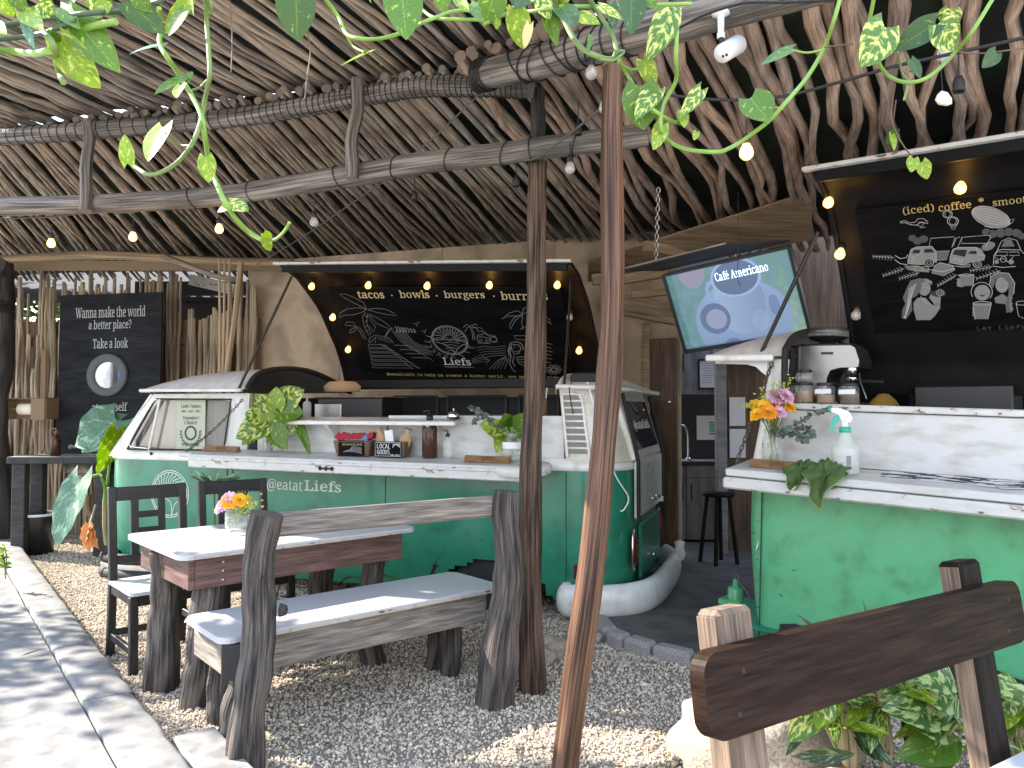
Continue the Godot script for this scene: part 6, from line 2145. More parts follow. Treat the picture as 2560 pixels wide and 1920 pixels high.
	pump_bottle(t, 0.037, 0.12, M.glass, M.black_plastic)
	obj("contents", lathed([[0.0, 0.004], [0.034, 0.004], [0.034, 0.09], [0.0, 0.09]], 18), M.water, t)
	plaque("wooden counter plaque at the far left end of the left van's counter", on_left(1.29, 0.15), on_left(1.62, 0.15), Vector3.ZERO)
	plaque("wooden counter plaque in front of the pothos jar by the brown post", on_left(3.61, 0.2), on_left(3.95, 0.2), Vector3.ZERO)
	t = thing("service_bell", "round chrome service bell on the white serving shelf", "bell", Transform3D(Basis(Vector3.UP, -deg_to_rad(19.0)), Vector3(-3.683, 0, -6.872)) * Vector3(3.46, 1.433, 0.06))
	obj("bell_base", lathed([[0.0, 0.0], [0.05, 0.0], [0.05, 0.012], [0.0, 0.014]], 24), M.black_plastic, t)
	obj("dome", lathed([[0.045, 0.014], [0.044, 0.03], [0.034, 0.05], [0.018, 0.06], [0.0, 0.062]], 24), M.chrome, t)
	obj("button", lathed([[0.006, 0.06], [0.006, 0.07], [0.009, 0.073], [0.0, 0.077]], 10), M.chrome, t)
	# second plant jar
	t = thing("pothos_jar", "wide glass jar of pothos leaves and eucalyptus beside the brown post", "plant", on_left(3.93, 0.1))
	glass_jar(t, 0.07, 0.2, 0.056, 0.11)
	obj("label", lathed([[0.0712, 0.09], [0.0712, 0.135]], 24), M.white_plastic, t)
	for l in [[1262, 1080, 1202, 1058, 50, "lime"], [1268, 1065, 1235, 1090, 42, "split"], [1270, 1060, 1262, 1035, 40, "green"], [1285, 1060, 1280, 1040, 44, "dark"], [1290, 1075, 1325, 1035, 56, "green"], [1300, 1080, 1322, 1090, 50, "green"], [1262, 1085, 1240, 1130, 40, "lime"], [1275, 1085, 1275, 1120, 34, "green"]]:
		var p := spot(l[0], l[1], 5.55) - t.position
		var q := spot(l[2], l[3], 5.5 - rng.randf() * 0.1) - t.position
		obj("leaf", leaf_mesh(p, q, l[4] * 0.0029, Vector3(rng.randf_range(-0.3, 0.3), 0.3, 1.0), 0.2, 0.15, 0.2), M["leaf_" + l[5]], t)
		obj("stalk", tubed([Vector3(rng.randf_range(-0.02, 0.02), 0.03, 0), p], 0.003, 5), M.vine_stem, t)
	round_leaves(t, curve([Vector3(0, 0.18, 0), spot(1225, 1050, 5.5) - t.position, spot(1198, 1030, 5.5) - t.position, spot(1175, 1018, 5.5) - t.position], 5), 0.036, M.eucalyptus)
	round_leaves(t, curve([Vector3(0, 0.18, 0), spot(1205, 1045, 5.5) - t.position, spot(1185, 1058, 5.5) - t.position], 4), 0.03, M.eucalyptus)
	# what shows inside the left van
	var v := Transform3D(Basis(Vector3.UP, -deg_to_rad(19.0)), Vector3(-3.683, 0, -6.872))
	t = thing("food_warmer", "black steel counter box inside the left van behind the pothos", "box", v * Vector3(2.3, 1.32, -0.6), -deg_to_rad(19.0))
	obj("case", boxed(Vector3(0, 0.14, 0), Vector3(0.62, 0.28, 0.4), 0.01), M.black_plastic, t)
	obj("steel_front", boxed(Vector3(-0.2, 0.15, 0.205), Vector3(0.26, 0.16, 0.01), 0.004), M.steel, t)
	obj("tray_edge", boxed(Vector3(0, 0.285, 0), Vector3(0.68, 0.012, 0.44), 0.004), M.raw_post, t)
	t = thing("sauce_bottle", "white squeeze bottle inside the left van beside the black box", "bottle", v * Vector3(1.99, 1.42, -0.25))
	obj("bottle", lathed([[0.0, 0.0], [0.034, 0.0], [0.036, 0.12], [0.028, 0.145], [0.012, 0.15], [0.006, 0.19], [0.0, 0.19]], 16), M.milky, t)
	t = thing("cutlery_holder", "holder of cutlery half hidden behind the brown post", "holder", v * Vector3(4.08, 1.46, -0.1))
	obj("cup", lathed([[0.0, 0.0], [0.05, 0.0], [0.055, 0.12]], 14), M.wicker, t)
	for i in 6:
		obj("fork", tubed([Vector3(0.03 * cos(i), 0.02, 0.03 * sin(i)), Vector3(0.05 * cos(i), 0.2, 0.05 * sin(i))], 0.005, 5), M.white_plastic, t)
	t = thing("tissue_pile", "crumpled pale bag on top inside the left van's opening", "bag", v * Vector3(2.02, 1.66, -0.75))
	obj("bag", lathed([[0.0, 0.0], [0.16, 0.0], [0.17, 0.05], [0.12, 0.09], [0.0, 0.1]], 9, Transform3D(Basis.from_scale(Vector3(1, 1, 0.6)), Vector3.ZERO)), M.brown_paper, t)
	t = thing("roof_speaker", "small black speaker lying on the left van's tail roof", "speaker", v * Vector3(4.45, 1.67, 0.0), -deg_to_rad(19.0))
	obj("case", boxed(Vector3(0, 0.05, -0.06), Vector3(0.24, 0.085, 0.14), 0.02), M.black_plastic, t)
	obj("grille", boxed(Vector3(0, 0.055, 0.012), Vector3(0.2, 0.06, 0.006), 0.002), M.rubber, t)
	obj("cable", tubed(curve([Vector3(-0.1, 0.03, 0.02), Vector3(-0.1, -0.02, 0.09), Vector3(-0.1, -0.12, 0.045), Vector3(-0.09, -0.2, 0.02)]), 0.004, 5), M.wire, t)
	t = thing("power_cord", "thin white cord hanging down the left van's rear corner", "cord", v * Vector3(4.47, 1.66, 0.05))
	obj("cord", tubed(curve([Vector3(0, 0.03, 0), Vector3(0.02, -0.05, 0.03), Vector3(0.1, -0.35, 0.0), Vector3(0.2, -0.62, -0.06), Vector3(0.3, -0.78, -0.13), Vector3(0.27, -0.86, -0.1), Vector3(0.24, -0.88, -0.1)]), 0.006, 6), M.white_plastic, t)
	# flower jar on the table
	t = thing("flower_jar", "glass jar with yellow and pink blossoms standing on the white table", "vase", spot(589, 1332, 4.52))
	t.position.y = 0.807
	glass_jar(t, 0.062, 0.13, 0.045, 0.07)
	var jc := t.position
	for f in [[575, 1252, 0.062, "yellow_petal", 0.2], [600, 1250, 0.05, "yellow_petal", 0.5], [558, 1262, 0.05, "pink_petal", -0.3], [548, 1270, 0.04, "pink_petal", -0.7], [572, 1243, 0.04, "pink_petal", 0.0]]:
		var p := spot(f[0], f[1], 4.42) - jc
		blossom(t, p, Vector3(f[4], 0.6, 0.8).normalized(), f[2], M[f[3]])
		obj("stem", tubed([Vector3(rng.randf_range(-0.03, 0.03), 0.02, rng.randf_range(-0.03, 0.03)), p * 0.6 + Vector3(0, 0.03, 0), p], 0.0028, 5), M.stem, t)
	sprig(t, Vector3(0.01, 0.1, 0), spot(630, 1250, 4.45) - jc, 0.045, M.sprig, 70)
	sprig(t, Vector3(0.01, 0.1, 0), spot(642, 1262, 4.4) - jc, 0.04, M.sprig, 60)
	for i in 5:
		obj("stem", tubed([Vector3(rng.randf_range(-0.03, 0.03), 0.02, rng.randf_range(-0.03, 0.03)), Vector3(0.02 + 0.02 * i, 0.22, 0.01)], 0.0025, 5), M.stem, t)
	# right van's counter
	t = thing("flower_jar", "glass jar with yellow and mauve flowers and eucalyptus at the right van's counter corner", "vase", on_right(0.1, 0.05))
	glass_jar(t, 0.062, 0.21, 0.047, 0.13)
	jc = t.position
	for f in [[1905, 1018, 0.062, "yellow_petal", -0.4], [1920, 1030, 0.06, "orange_petal", 0.0], [1892, 1035, 0.05, "yellow_petal", -0.8], [1955, 1010, 0.058, "orange_petal", 0.3], [1972, 1015, 0.055, "yellow_petal", 0.6], [1940, 1022, 0.05, "orange_petal", 0.2], [1945, 992, 0.065, "pink_petal", 0.0], [1965, 990, 0.06, "pink_petal", 0.5], [1948, 1030, 0.05, "pink_petal", 0.1], [1888, 1012, 0.045, "yellow_petal", -0.5]]:
		var p := spot(f[0], f[1], 4.34 + rng.randf_range(-0.05, 0.05)) - jc
		blossom(t, p, Vector3(f[4], 0.7, 0.8).normalized(), f[2], M[f[3]])
		obj("stem", tubed(curve([Vector3(rng.randf_range(-0.03, 0.03), 0.02, rng.randf_range(-0.03, 0.03)), Vector3(p.x * 0.3, 0.2, p.z * 0.3), p], 4), 0.0028, 5), M.stem, t)
	for q in [[1960, 965], [1975, 945], [1905, 970], [1862, 1003], [1935, 955]]:
		sprig(t, Vector3(0, 0.22, 0), spot(q[0], q[1], 4.3) - jc, 0.04, M.sprig, 50)
	for line in [[[1950, 1080], [1985, 1062], [2020, 1040], [2060, 1025], [2100, 1025]], [[1950, 1085], [1990, 1075], [2020, 1070], [2028, 1085]], [[1955, 1085], [1985, 1085], [2010, 1100], [2010, 1085]]]:
		var pts := [Vector3(0, 0.2, 0)]
		for q in line:
			pts.append(spot(q[0], q[1], 4.28) - jc)
		round_leaves(t, curve(pts, 4), 0.034, M.eucalyptus)
	plaque("wooden counter plaque half under the green cloth on the right van's counter", on_right(0.0, 0.13), on_right(0.3, 0.13), Vector3.ZERO)
	t = thing("spray_bottle", "translucent spray bottle with a teal trigger on the right van's counter", "bottle", on_right(0.52, 0.11))
	t.rotation.y = -deg_to_rad(25.0)
	obj("bottle", lathed([[0.0, 0.0], [0.066, 0.0], [0.07, 0.008], [0.07, 0.13], [0.066, 0.145], [0.045, 0.17], [0.034, 0.2], [0.026, 0.23]], 26), M.milky, t)
	obj("liquid", lathed([[0.0, 0.004], [0.064, 0.004], [0.066, 0.1], [0.0, 0.1]], 22), M.water, t)
	obj("collar", lathed([[0.026, 0.22], [0.03, 0.222], [0.03, 0.25], [0.024, 0.252]], 20), M.teal_plastic, t)
	st = begin()
	box(st, Vector3(0, 0.27, 0), Vector3(0.034, 0.05, 0.03), Basis.IDENTITY, 0.008)
	prism(st, PackedVector2Array([Vector2(0.03, 0.275), Vector2(0.04, 0.3), Vector2(0.02, 0.335), Vector2(-0.02, 0.352), Vector2(-0.065, 0.355), Vector2(-0.067, 0.333), Vector2(-0.03, 0.318), Vector2(-0.016, 0.285)]), 0.03, Transform3D(Basis.IDENTITY, Vector3(0, 0, -0.015)))
	obj("spray_head", st, M.white_plastic, t)
	obj("nozzle", boxed(Vector3(-0.073, 0.345, 0), Vector3(0.016, 0.024, 0.026), 0.004), M.teal_plastic, t)
	obj("trigger", prismed(PackedVector2Array([Vector2(-0.03, 0.32), Vector2(-0.055, 0.31), Vector2(-0.072, 0.26), Vector2(-0.08, 0.215), Vector2(-0.064, 0.215), Vector2(-0.05, 0.26), Vector2(-0.022, 0.3)]), 0.02, Transform3D(Basis.IDENTITY, Vector3(0, 0, -0.01))), M.teal_plastic, t)
	var lb := obj("print", boxed(Vector3(0.018, 0.075, 0.0705), Vector3(0.022, 0.05, 0.001)), M.paper_ink, t)
	lettering("lettering", "500 ml", "Droid Sans", 0.03, 0.008, Transform3D(Basis.IDENTITY, Vector3(-0.02, 0.06, 0.069)), M.paper_ink, lb, 0.001)
	towel_cloth()
	# cash papers lying on the right counter
	for i in 4:
		t = thing("printed_paper", ["dark printed sheet lying flat beside the spray bottle", "second printed sheet farther along the right van's counter", "printed sheet lying askew on top of the dark sheets", "printed sheet at the right end of the counter"][i], "paper", on_right(0.86 + i * 0.24, 0.02, 0.001 + i * 0.0015))
		t.basis = right_xf().basis * Basis(Vector3.RIGHT, 0.1) * Basis(Vector3.UP, [0.1, -0.15, 0.35, 0.0][i])
		obj("sheet", boxed(Vector3.ZERO, Vector3(0.3, 0.001, 0.21)), M.paper, t)
		st = begin()
		for k in 14:
			box(st, Vector3(rng.randf_range(-0.1, 0.1), 0.0009, -0.09 + k * 0.0135), Vector3(rng.randf_range(0.12, 0.2), 0.0005, rng.randf_range(0.008, 0.0135)))
		obj("print", st, M.print_dark, t)
	# jars on the upstand
	var rx := right_xf()
	var turn := -deg_to_rad(40.0)
	for j in [[0.165, -0.12, 0, "glass jar of pale powder at the left of the row by the coffee machine"], [0.222, -0.09, 1, "faceted glass jar of sugar in the middle left of the row"], [0.345, -0.09, 2, "glass jar with a white label and brown powder in the row"], [0.475, -0.09, 3, "glass jar with a white label at the right of the row"], [0.425, -0.2, 4, "glass jar standing behind the labelled jars"]]:
		t = thing("lidded_jar", j[3], "jar", rx * Vector3(j[0], 1.547, j[1]), turn, "glass jars along the upstand")
		var wide := 0.052
		obj("jar", lathed([[0.0, 0.002], [wide, 0.002], [wide, 0.09], [wide * 0.9, 0.1], [wide * 0.9, 0.108]], 10), M.glass, t)
		obj("contents", lathed([[0.0, 0.005], [wide * 0.92, 0.005], [wide * 0.92, 0.05 + 0.02 * (j[2] % 2)], [0.0, 0.05 + 0.02 * (j[2] % 2)]], 10), M.powder if j[2] < 3 else M.powder_dark, t)
		obj("lid", lathed([[0.0, 0.122], [wide * 0.94, 0.12], [wide * 0.97, 0.104], [0.0, 0.104]], 18), M.black_plastic, t)
		if j[2] == 2 or j[2] == 3:
			obj("label", boxed(Vector3(0, 0.07, wide * 0.98), Vector3(0.088, 0.026, 0.003), 0.0), M.paper, t)
	t = thing("lidded_jar", "small empty jar stacked on top of another jar", "jar", rx * Vector3(0.215, 1.672, -0.1), turn, "glass jars along the upstand")
	obj("jar", lathed([[0.0, 0.0], [0.044, 0.0], [0.05, 0.02], [0.046, 0.05], [0.042, 0.055]], 14), M.glass, t)
	obj("lid", lathed([[0.0, 0.072], [0.046, 0.07], [0.047, 0.056], [0.0, 0.056]], 18), M.black_plastic, t)
	t = thing("yellow_rag", "yellow rag behind the labelled jars", "rag", rx * Vector3(0.62, 1.545, -0.22))
	obj("rag", lathed([[0.0, 0.07], [0.03, 0.065], [0.07, 0.03], [0.09, 0.0]], 9, Transform3D(Basis.from_scale(Vector3(1.0, 1, 0.6)), Vector3.ZERO)), mk("yellow_rag", lin(0.16, 0.1, 0.015), 0.95), t)
	coffee_machine(rx)
	t = thing("tall_box", "dark fridge-like box in the shadow behind the right van's jars", "box", rx * Vector3(0.95, 1.25, -0.8), turn)
	obj("case", boxed(Vector3(0, 0.2, 0), Vector3(0.5, 0.45, 0.4), 0.01), M.black_plastic, t)


func basket(t: Node3D, w: float, h: float, d: float) -> void:
	var st := begin()
	for i in 9:
		var y := 0.008 + i * (h - 0.02) / 8.0
		var k := 0.86 + 0.14 * i / 8.0
		var loop := []
		for p in round_rect(-w / 2 * k, -d / 2 * k, w / 2 * k, d / 2 * k, 0.03, 4):
			loop.append(Vector3(p.x, y + 0.002 * sin(p.x * 300.0 + i * PI), p.y))
		loop.append(loop[0])
		tube(st, loop, 0.0085, 6, false)
	box(st, Vector3(0, 0.004, 0), Vector3(w * 0.84, 0.006, d * 0.84))
	obj("weave", st, M.wicker, t)
	obj("front_card", boxed(Vector3(0.01 if w > 0.3 else 0.0, 0.06, d / 2 + 0.005), Vector3(w * 0.72 if w > 0.3 else w * 0.9, 0.115, 0.004), 0.001), M.menu_black, t)


func cloth_fold(t: Node3D, w: float, h: float, m: Material, lean: float) -> void:
	var rows := []
	for i in 9:
		var row := []
		for j in 9:
			var k := j / 8.0
			row.append(Basis(Vector3.BACK, lean) * Vector3((i / 8.0 - 0.5) * w, h * sin(k * PI) * (0.9 + 0.15 * nz.get_noise_2d(i * 0.9, t.position.x * 9.0)), (k - 0.5) * 0.07))
		rows.append(row)
	var st := begin()
	grid(st, rows)
	obj("fold", st, m, t)


func towel_cloth() -> void:
	# bunched on the counter, its corners hanging over the edge
	var t := thing("green_towel", "crumpled green towel hanging over the edge of the right van's counter", "towel", on_right(0.38, 0.2))
	var rx := right_xf()
	for part in 2:
		# the left piece lies under the right one
		var hang: Array = [[0.0, 0.05, 0.1, 0.075, 0.03, 0.0], [0.0, 0.06, 0.13, 0.2, 0.1, 0.0]][part]
		var x0: float = [0.235, 0.345][part]
		var w: float = [0.17, 0.21][part]
		var rows := []
		var n := 44
		for i in n:
			var row := []
			var s := i / (n - 1.0)
			var h := s * (hang.size() - 1)
			var q := mini(int(h), hang.size() - 2)
			var low := lerpf(hang[q], hang[q + 1], h - q) + 0.012
			for j in 40:
				var k := j / 39.0
				var run := lerpf(-0.13 - 0.03 * sin(s * 9.0), low, k)
				var crease := 0.016 * sin(s * 17.0 + 4.0 * k + part * 2.0) + 0.014 * soft.get_noise_2d(s * 6.0 + part * 9.0, k * 2.5) + 0.003 * nz.get_noise_2d(s * 24.0, k * 24.0)
				var x := x0 + s * w * (1.0 - 0.25 * maxf(0.0, run / 0.2)) + 0.03 * soft.get_noise_2d(k * 2.0, s * 2.0)
				var p := Vector3.ZERO
				if run < 0.0:
					var mound := sin(s * PI) * sin(clampf(-run / 0.15, 0.0, 1.0) * PI)
					p = Vector3(x, 1.182 - 0.1 * (0.165 + run) + 0.004 + part * 0.012 + absf(crease) + 0.045 * mound, 0.25 + run)
				else:
					var bend := minf(run, 0.025)
					p = Vector3(x, 1.168 + part * 0.01 - (run - bend * 0.5), 0.262 + bend * 0.8 + crease + part * 0.016)
				row.append(rx * p - t.position)
			rows.append(row)
		var st := begin()
		grid(st, rows)
		obj("cloth", st, M.towel, t)
		var hem := []
		for i in n:
			hem.append(rows[i][39])
		obj("hem", tubed(hem, 0.0035, 5), M.towel_hem, t)


func coffee_machine(rx: Transform3D) -> void:
	var t := thing("espresso_machine", "brushed steel espresso machine with a glass bean hopper behind the jars", "coffee machine", rx * Vector3(0.24, 1.5, -0.36))
	t.basis = rx.basis
	# seen side on: x along the van, the group head reaches to the right
	var side := PackedVector2Array([Vector2(-0.1, 0.0), Vector2(0.05, 0.0), Vector2(0.06, 0.2), Vector2(0.08, 0.245), Vector2(0.13, 0.26), Vector2(0.235, 0.265), Vector2(0.24, 0.3), Vector2(0.215, 0.375), Vector2(0.19, 0.39), Vector2(-0.1, 0.39)])
	obj("body", prismed(side, 0.26, Transform3D(Basis.IDENTITY, Vector3(0, 0, -0.13))), M.steel, t)
	obj("back_block", boxed(Vector3(-0.145, 0.2, 0.0), Vector3(0.1, 0.39, 0.28), 0.01), M.black_plastic, t)
	obj("top_plate", boxed(Vector3(0.04, 0.396, 0), Vector3(0.3, 0.012, 0.25), 0.004), M.dark_metal, t)
	obj("badge", boxed(Vector3(0.06, 0.345, 0.132), Vector3(0.07, 0.014, 0.003), 0.001), M.black_plastic, t)
	obj("hopper_base", lathed([[0.04, 0.40], [0.045, 0.42], [0.1, 0.435], [0.115, 0.45]], 24, Transform3D(Basis.IDENTITY, Vector3(0.02, 0, 0))), M.black_plastic, t)
	obj("hopper", lathed([[0.11, 0.45], [0.12, 0.455], [0.12, 0.495], [0.115, 0.5], [0.0, 0.502]], 28, Transform3D(Basis.IDENTITY, Vector3(0.02, 0, 0))), M.glass, t)
	obj("hopper_rim", lathed([[0.121, 0.488], [0.125, 0.495], [0.121, 0.502]], 28, Transform3D(Basis.IDENTITY, Vector3(0.02, 0, 0))), M.dark_metal, t)
	obj("group_head", lathed([[0.036, 0.262], [0.036, 0.225], [0.03, 0.22], [0.03, 0.2], [0.0, 0.2]], 20, Transform3D(Basis.IDENTITY, Vector3(0.165, 0, 0.02))), M.chrome, t)
	obj("portafilter", tubed([Vector3(0.18, 0.19, 0.03), Vector3(0.27, 0.182, 0.06), Vector3(0.36, 0.18, 0.09)], 0.012, 8), M.black_plastic, t)
	obj("filter_basket", lathed([[0.034, 0.205], [0.034, 0.18], [0.012, 0.165], [0.01, 0.15]], 18, Transform3D(Basis.IDENTITY, Vector3(0.17, 0, 0.025))), M.chrome, t)
	obj("steam_wand", tubed([Vector3(0.23, 0.23, 0.09), Vector3(0.25, 0.17, 0.12), Vector3(0.29, 0.08, 0.14)], 0.005, 6), M.chrome, t)
	obj("drip_tray", boxed(Vector3(0.15, 0.03, 0.0), Vector3(0.2, 0.06, 0.24), 0.008), M.steel, t)
	for y in [0.2, 0.27, 0.33]:
		obj("side_button", lathed([[0.0, 0.004], [0.008, 0.003], [0.009, 0.0]], 10, Transform3D(Basis(Vector3.RIGHT, PI / 2), Vector3(-0.13, y, 0.14))), M.grey_frame, t)


# ---------------------------------------------------------------- bulbs and wires
func bulb(at: Vector3, up: Vector3, size: float, lit: bool, label: String, group: String, cord := 0.0) -> void:
	# at: the glass's centre; up: from the glass towards its socket
	var t := thing("light_bulb", label, "bulb", at, 0.0, group)
	var u := up.normalized()
	var x := u.cross(Vector3.BACK if absf(u.z) < 0.9 else Vector3.RIGHT).normalized()
	t.basis = Basis(x, u, x.cross(u))
	var s := size
	obj("glass", lathed([[0.0, -1.0 * s], [0.45 * s, -0.9 * s], [0.78 * s, -0.55 * s], [0.86 * s, -0.1 * s], [0.72 * s, 0.45 * s], [0.5 * s, 0.85 * s], [0.42 * s, 1.1 * s]], 18), M.bulb_lit if lit else M.bulb_off, t)
	if not lit:
		obj("filament", tubed([Vector3(-0.08 * s, 0.7 * s, 0), Vector3(-0.06 * s, -0.3 * s, 0), Vector3(0.06 * s, -0.3 * s, 0), Vector3(0.08 * s, 0.7 * s, 0)], 0.035 * s, 5), M.off_filament, t)
	obj("socket", lathed([[0.0, 0.95 * s], [0.52 * s, 0.98 * s], [0.56 * s, 1.4 * s], [0.5 * s, 1.9 * s], [0.28 * s, 2.2 * s], [0.0, 2.3 * s]], 14), M.socket, t)
	if cord > 0.0:
		obj("cord", tubed([Vector3(0, 2.2 * s, 0), Vector3(0.002, 2.2 * s + cord, 0)], 0.0035, 5), M.wire, t)
	if lit:
		var l := OmniLight3D.new()
		l.name = "glow"
		l.light_color = Color(1.0, 0.72, 0.36)
		l.light_energy = 0.009
		l.light_size = s * 0.8
		l.omni_range = 12.0
		l.omni_attenuation = 2.0
		l.shadow_enabled = true
		t.add_child(l)


func lights_and_wires() -> void:
	var n := 0
	var where := ["top left corner of the tacos board", "above the word tacos", "above the word bowls", "above the word burgers", "upper left side of the tacos board", "lower left side of the tacos board", "top right corner of the tacos board", "right side of the tacos board, unlit", "lower right side of the tacos board, above the vents", "top left corner of the coffee board", "above the coffee lettering", "left side of the coffee board", "low on the coffee board's left, unlit"]
	for b in bulbs:
		var out: Vector3 = b[1].normalized()
		bulb(b[0] + out * b[3] * 2.2 + Vector3(0, 0.05, 0), -out, b[3], b[2] == 1, ("lit" if b[2] == 1 else "dark") + " bulb on the hatch, " + where[n], "bulbs on the hatches")
		n += 1
	# the string under the lower beam
	for b in [[128, 608, 5.15, 1, "glowing bulb hanging from the lower beam, nearest the black post"], [332, 592, 5.05, 1, "glowing bulb hanging from the lower beam between strut and vine"], [548, 572, 4.95, 1, "glowing bulb hanging beside the tip of the long vine"], [785, 555, 4.75, 0, "dark clear bulb hanging from the lower beam"], [1425, 420, 3.85, 0, "dark clear bulb hanging between the two posts"], [1512, 268, 3.3, 0, "large clear bulb with a black socket beside the leaning post"], [1478, 182, 3.3, 0, "clear bulb up by the thick beam among the leaves"], [1866, 380, 2.9, 1, "large glowing bulb hanging in front of the pinkish sticks"], [2362, 135, 2.6, 0, "clear bulb half hidden behind variegated leaves"]]:
		bulb(spot(b[0], b[1], b[2]), Vector3.UP, 0.031, b[3] == 1, b[4], "bulbs on the string", 0.06)
	for b in [[1036, 490, 4.5], [1290, 455, 4.1], [2397, 212, 2.6], [1445, 325, 3.7]]:
		var t := thing("bulb_socket", "empty black bulb socket hanging from the wire" + (" under the lower beam" if b[0] < 1300 else " by the right van's leaves" if b[0] > 2000 else " over the beam's end"), "socket", spot(b[0], b[1], b[2]), 0.0, "empty sockets")
		obj("cup", lathed([[0.0, 0.03], [0.012, 0.028], [0.019, 0.01], [0.02, -0.02], [0.017, -0.026], [0.012, -0.02]], 14), M.socket, t)
		obj("cord", tubed([Vector3(0, 0.03, 0), Vector3(0.002, 0.14, 0)], 0.003, 5), M.wire, t)
	# wires
	var w := func(label: String, pts: Array, r: float, m: Material) -> void:
		var q := []
		for p in pts:
			q.append(spot(p[0], p[1], p[2]))
		tag(obj("light_wire", tubed(curve(q, 8), r, 6), m), label, "wire")
	w.call("sagging wire of the bulb string under the lower beam's left half", [[-60, 545, 5.4], [60, 545, 5.25], [150, 540, 5.2], [232, 528, 5.05], [332, 530, 5.0], [430, 500, 4.95], [550, 497, 4.9], [690, 485, 4.75], [790, 480, 4.7], [900, 462, 4.5]], 0.006, M.cord_grey)
	w.call("wire of the bulb string along the lower beam's right half", [[900, 462, 4.5], [1037, 438, 4.4], [1150, 418, 4.25], [1290, 402, 4.05], [1345, 392, 3.98], [1420, 338, 3.75], [1520, 255, 3.4], [1590, 180, 3.25], [1640, 120, 3.1]], 0.006, M.cord_grey)
	w.call("thin grey cord running down from the upper beam to the lower one", [[1212, 222, 4.05], [1110, 320, 4.2], [1027, 392, 4.33]], 0.004, M.cord_grey)
	w.call("thin grey cord running from the lower beam down towards the van", [[965, 450, 4.4], [870, 515, 5.4], [760, 590, 6.2], [640, 662, 7.0]], 0.004, M.cord_grey)
	w.call("black twisted cable crossing before the pinkish sticks", [[1560, 215, 3.1], [1690, 240, 2.95], [1830, 250, 2.9], [1960, 240, 2.8], [2100, 205, 2.7], [2240, 165, 2.6], [2400, 130, 2.5], [2580, 90, 2.4]], 0.006, M.wire)
	w.call("black cable strung along the thick beam's top right", [[1680, 80, 2.95], [1760, 38, 2.8], [1860, 8, 2.7], [1960, 6, 2.6], [2080, 0, 2.5], [2140, -10, 2.45]], 0.005, M.wire)
	var sh := thing("seashell", "pale shell tied to the cable beside the black socket", "shell", spot(2358, 246, 2.6))
	obj("shell", lathed([[0.0, -0.03], [0.016, -0.02], [0.026, 0.0], [0.02, 0.016], [0.0, 0.02]], 9, Transform3D(Basis(Vector3.BACK, 1.0) * Basis.from_scale(Vector3(1, 1.2, 0.6)), Vector3.ZERO)), M.tissue, sh)
	obj("cord", tubed([Vector3(0, 0.01, 0), Vector3(-0.01, 0.16, 0)], 0.002, 4), M.wire, sh)
	# the white security camera on the beam
	var c := thing("security_camera", "white cylindrical security camera fixed under the thick beam", "camera", spot(1802, 36, 2.85))
	obj("foot", lathed([[0.0, 0.01], [0.03, 0.01], [0.034, 0.0], [0.02, -0.006], [0.013, -0.01], [0.0115, -0.07], [0.015, -0.072], [0.015, -0.09], [0.0, -0.092]], 18), M.white_plastic, c)
	obj("joint", lathed([[0.0, 0.012], [0.01, 0.01], [0.012, -0.01], [0.0, -0.012]], 12, Transform3D(Basis(Vector3.BACK, 0.3), Vector3(0.002, -0.1, 0.0))), M.dark_metal, c)
	var cb := Transform3D(along(Vector3.ZERO, Vector3(0.62, 0.52, -0.5)), Vector3(0.038, -0.125, -0.015))
	var body := obj("body", lathed([[0.0, -0.06], [0.034, -0.06], [0.035, -0.055], [0.036, 0.06], [0.03, 0.066], [0.0, 0.066]], 24, cb * Transform3D(Basis(Vector3.BACK, -PI / 2), Vector3.ZERO)), M.white_plastic, c)
	for q in [[0.0, 0.012], [0.016, -0.012]]:
		obj("lens", lathed([[0.0, 0.002], [0.005, 0.0015], [0.006, 0.0]], 10, cb * Transform3D(Basis(Vector3.BACK, PI / 2), Vector3(-0.06, -0.01, q[0]))), M.black_plastic, body)


# ---------------------------------------------------------------- plants on the ground
func strap(t: Node3D, a: Vector3, b: Vector3, wide: float, m: Material, droop := 0.05) -> void:
	obj("leaf", leaf_mesh(a, b, wide, Vector3(rng.randf_range(-0.5, 0.5), 0.2, 1.0), 0.35, droop, 0.0, 8, 0.45), m, t)


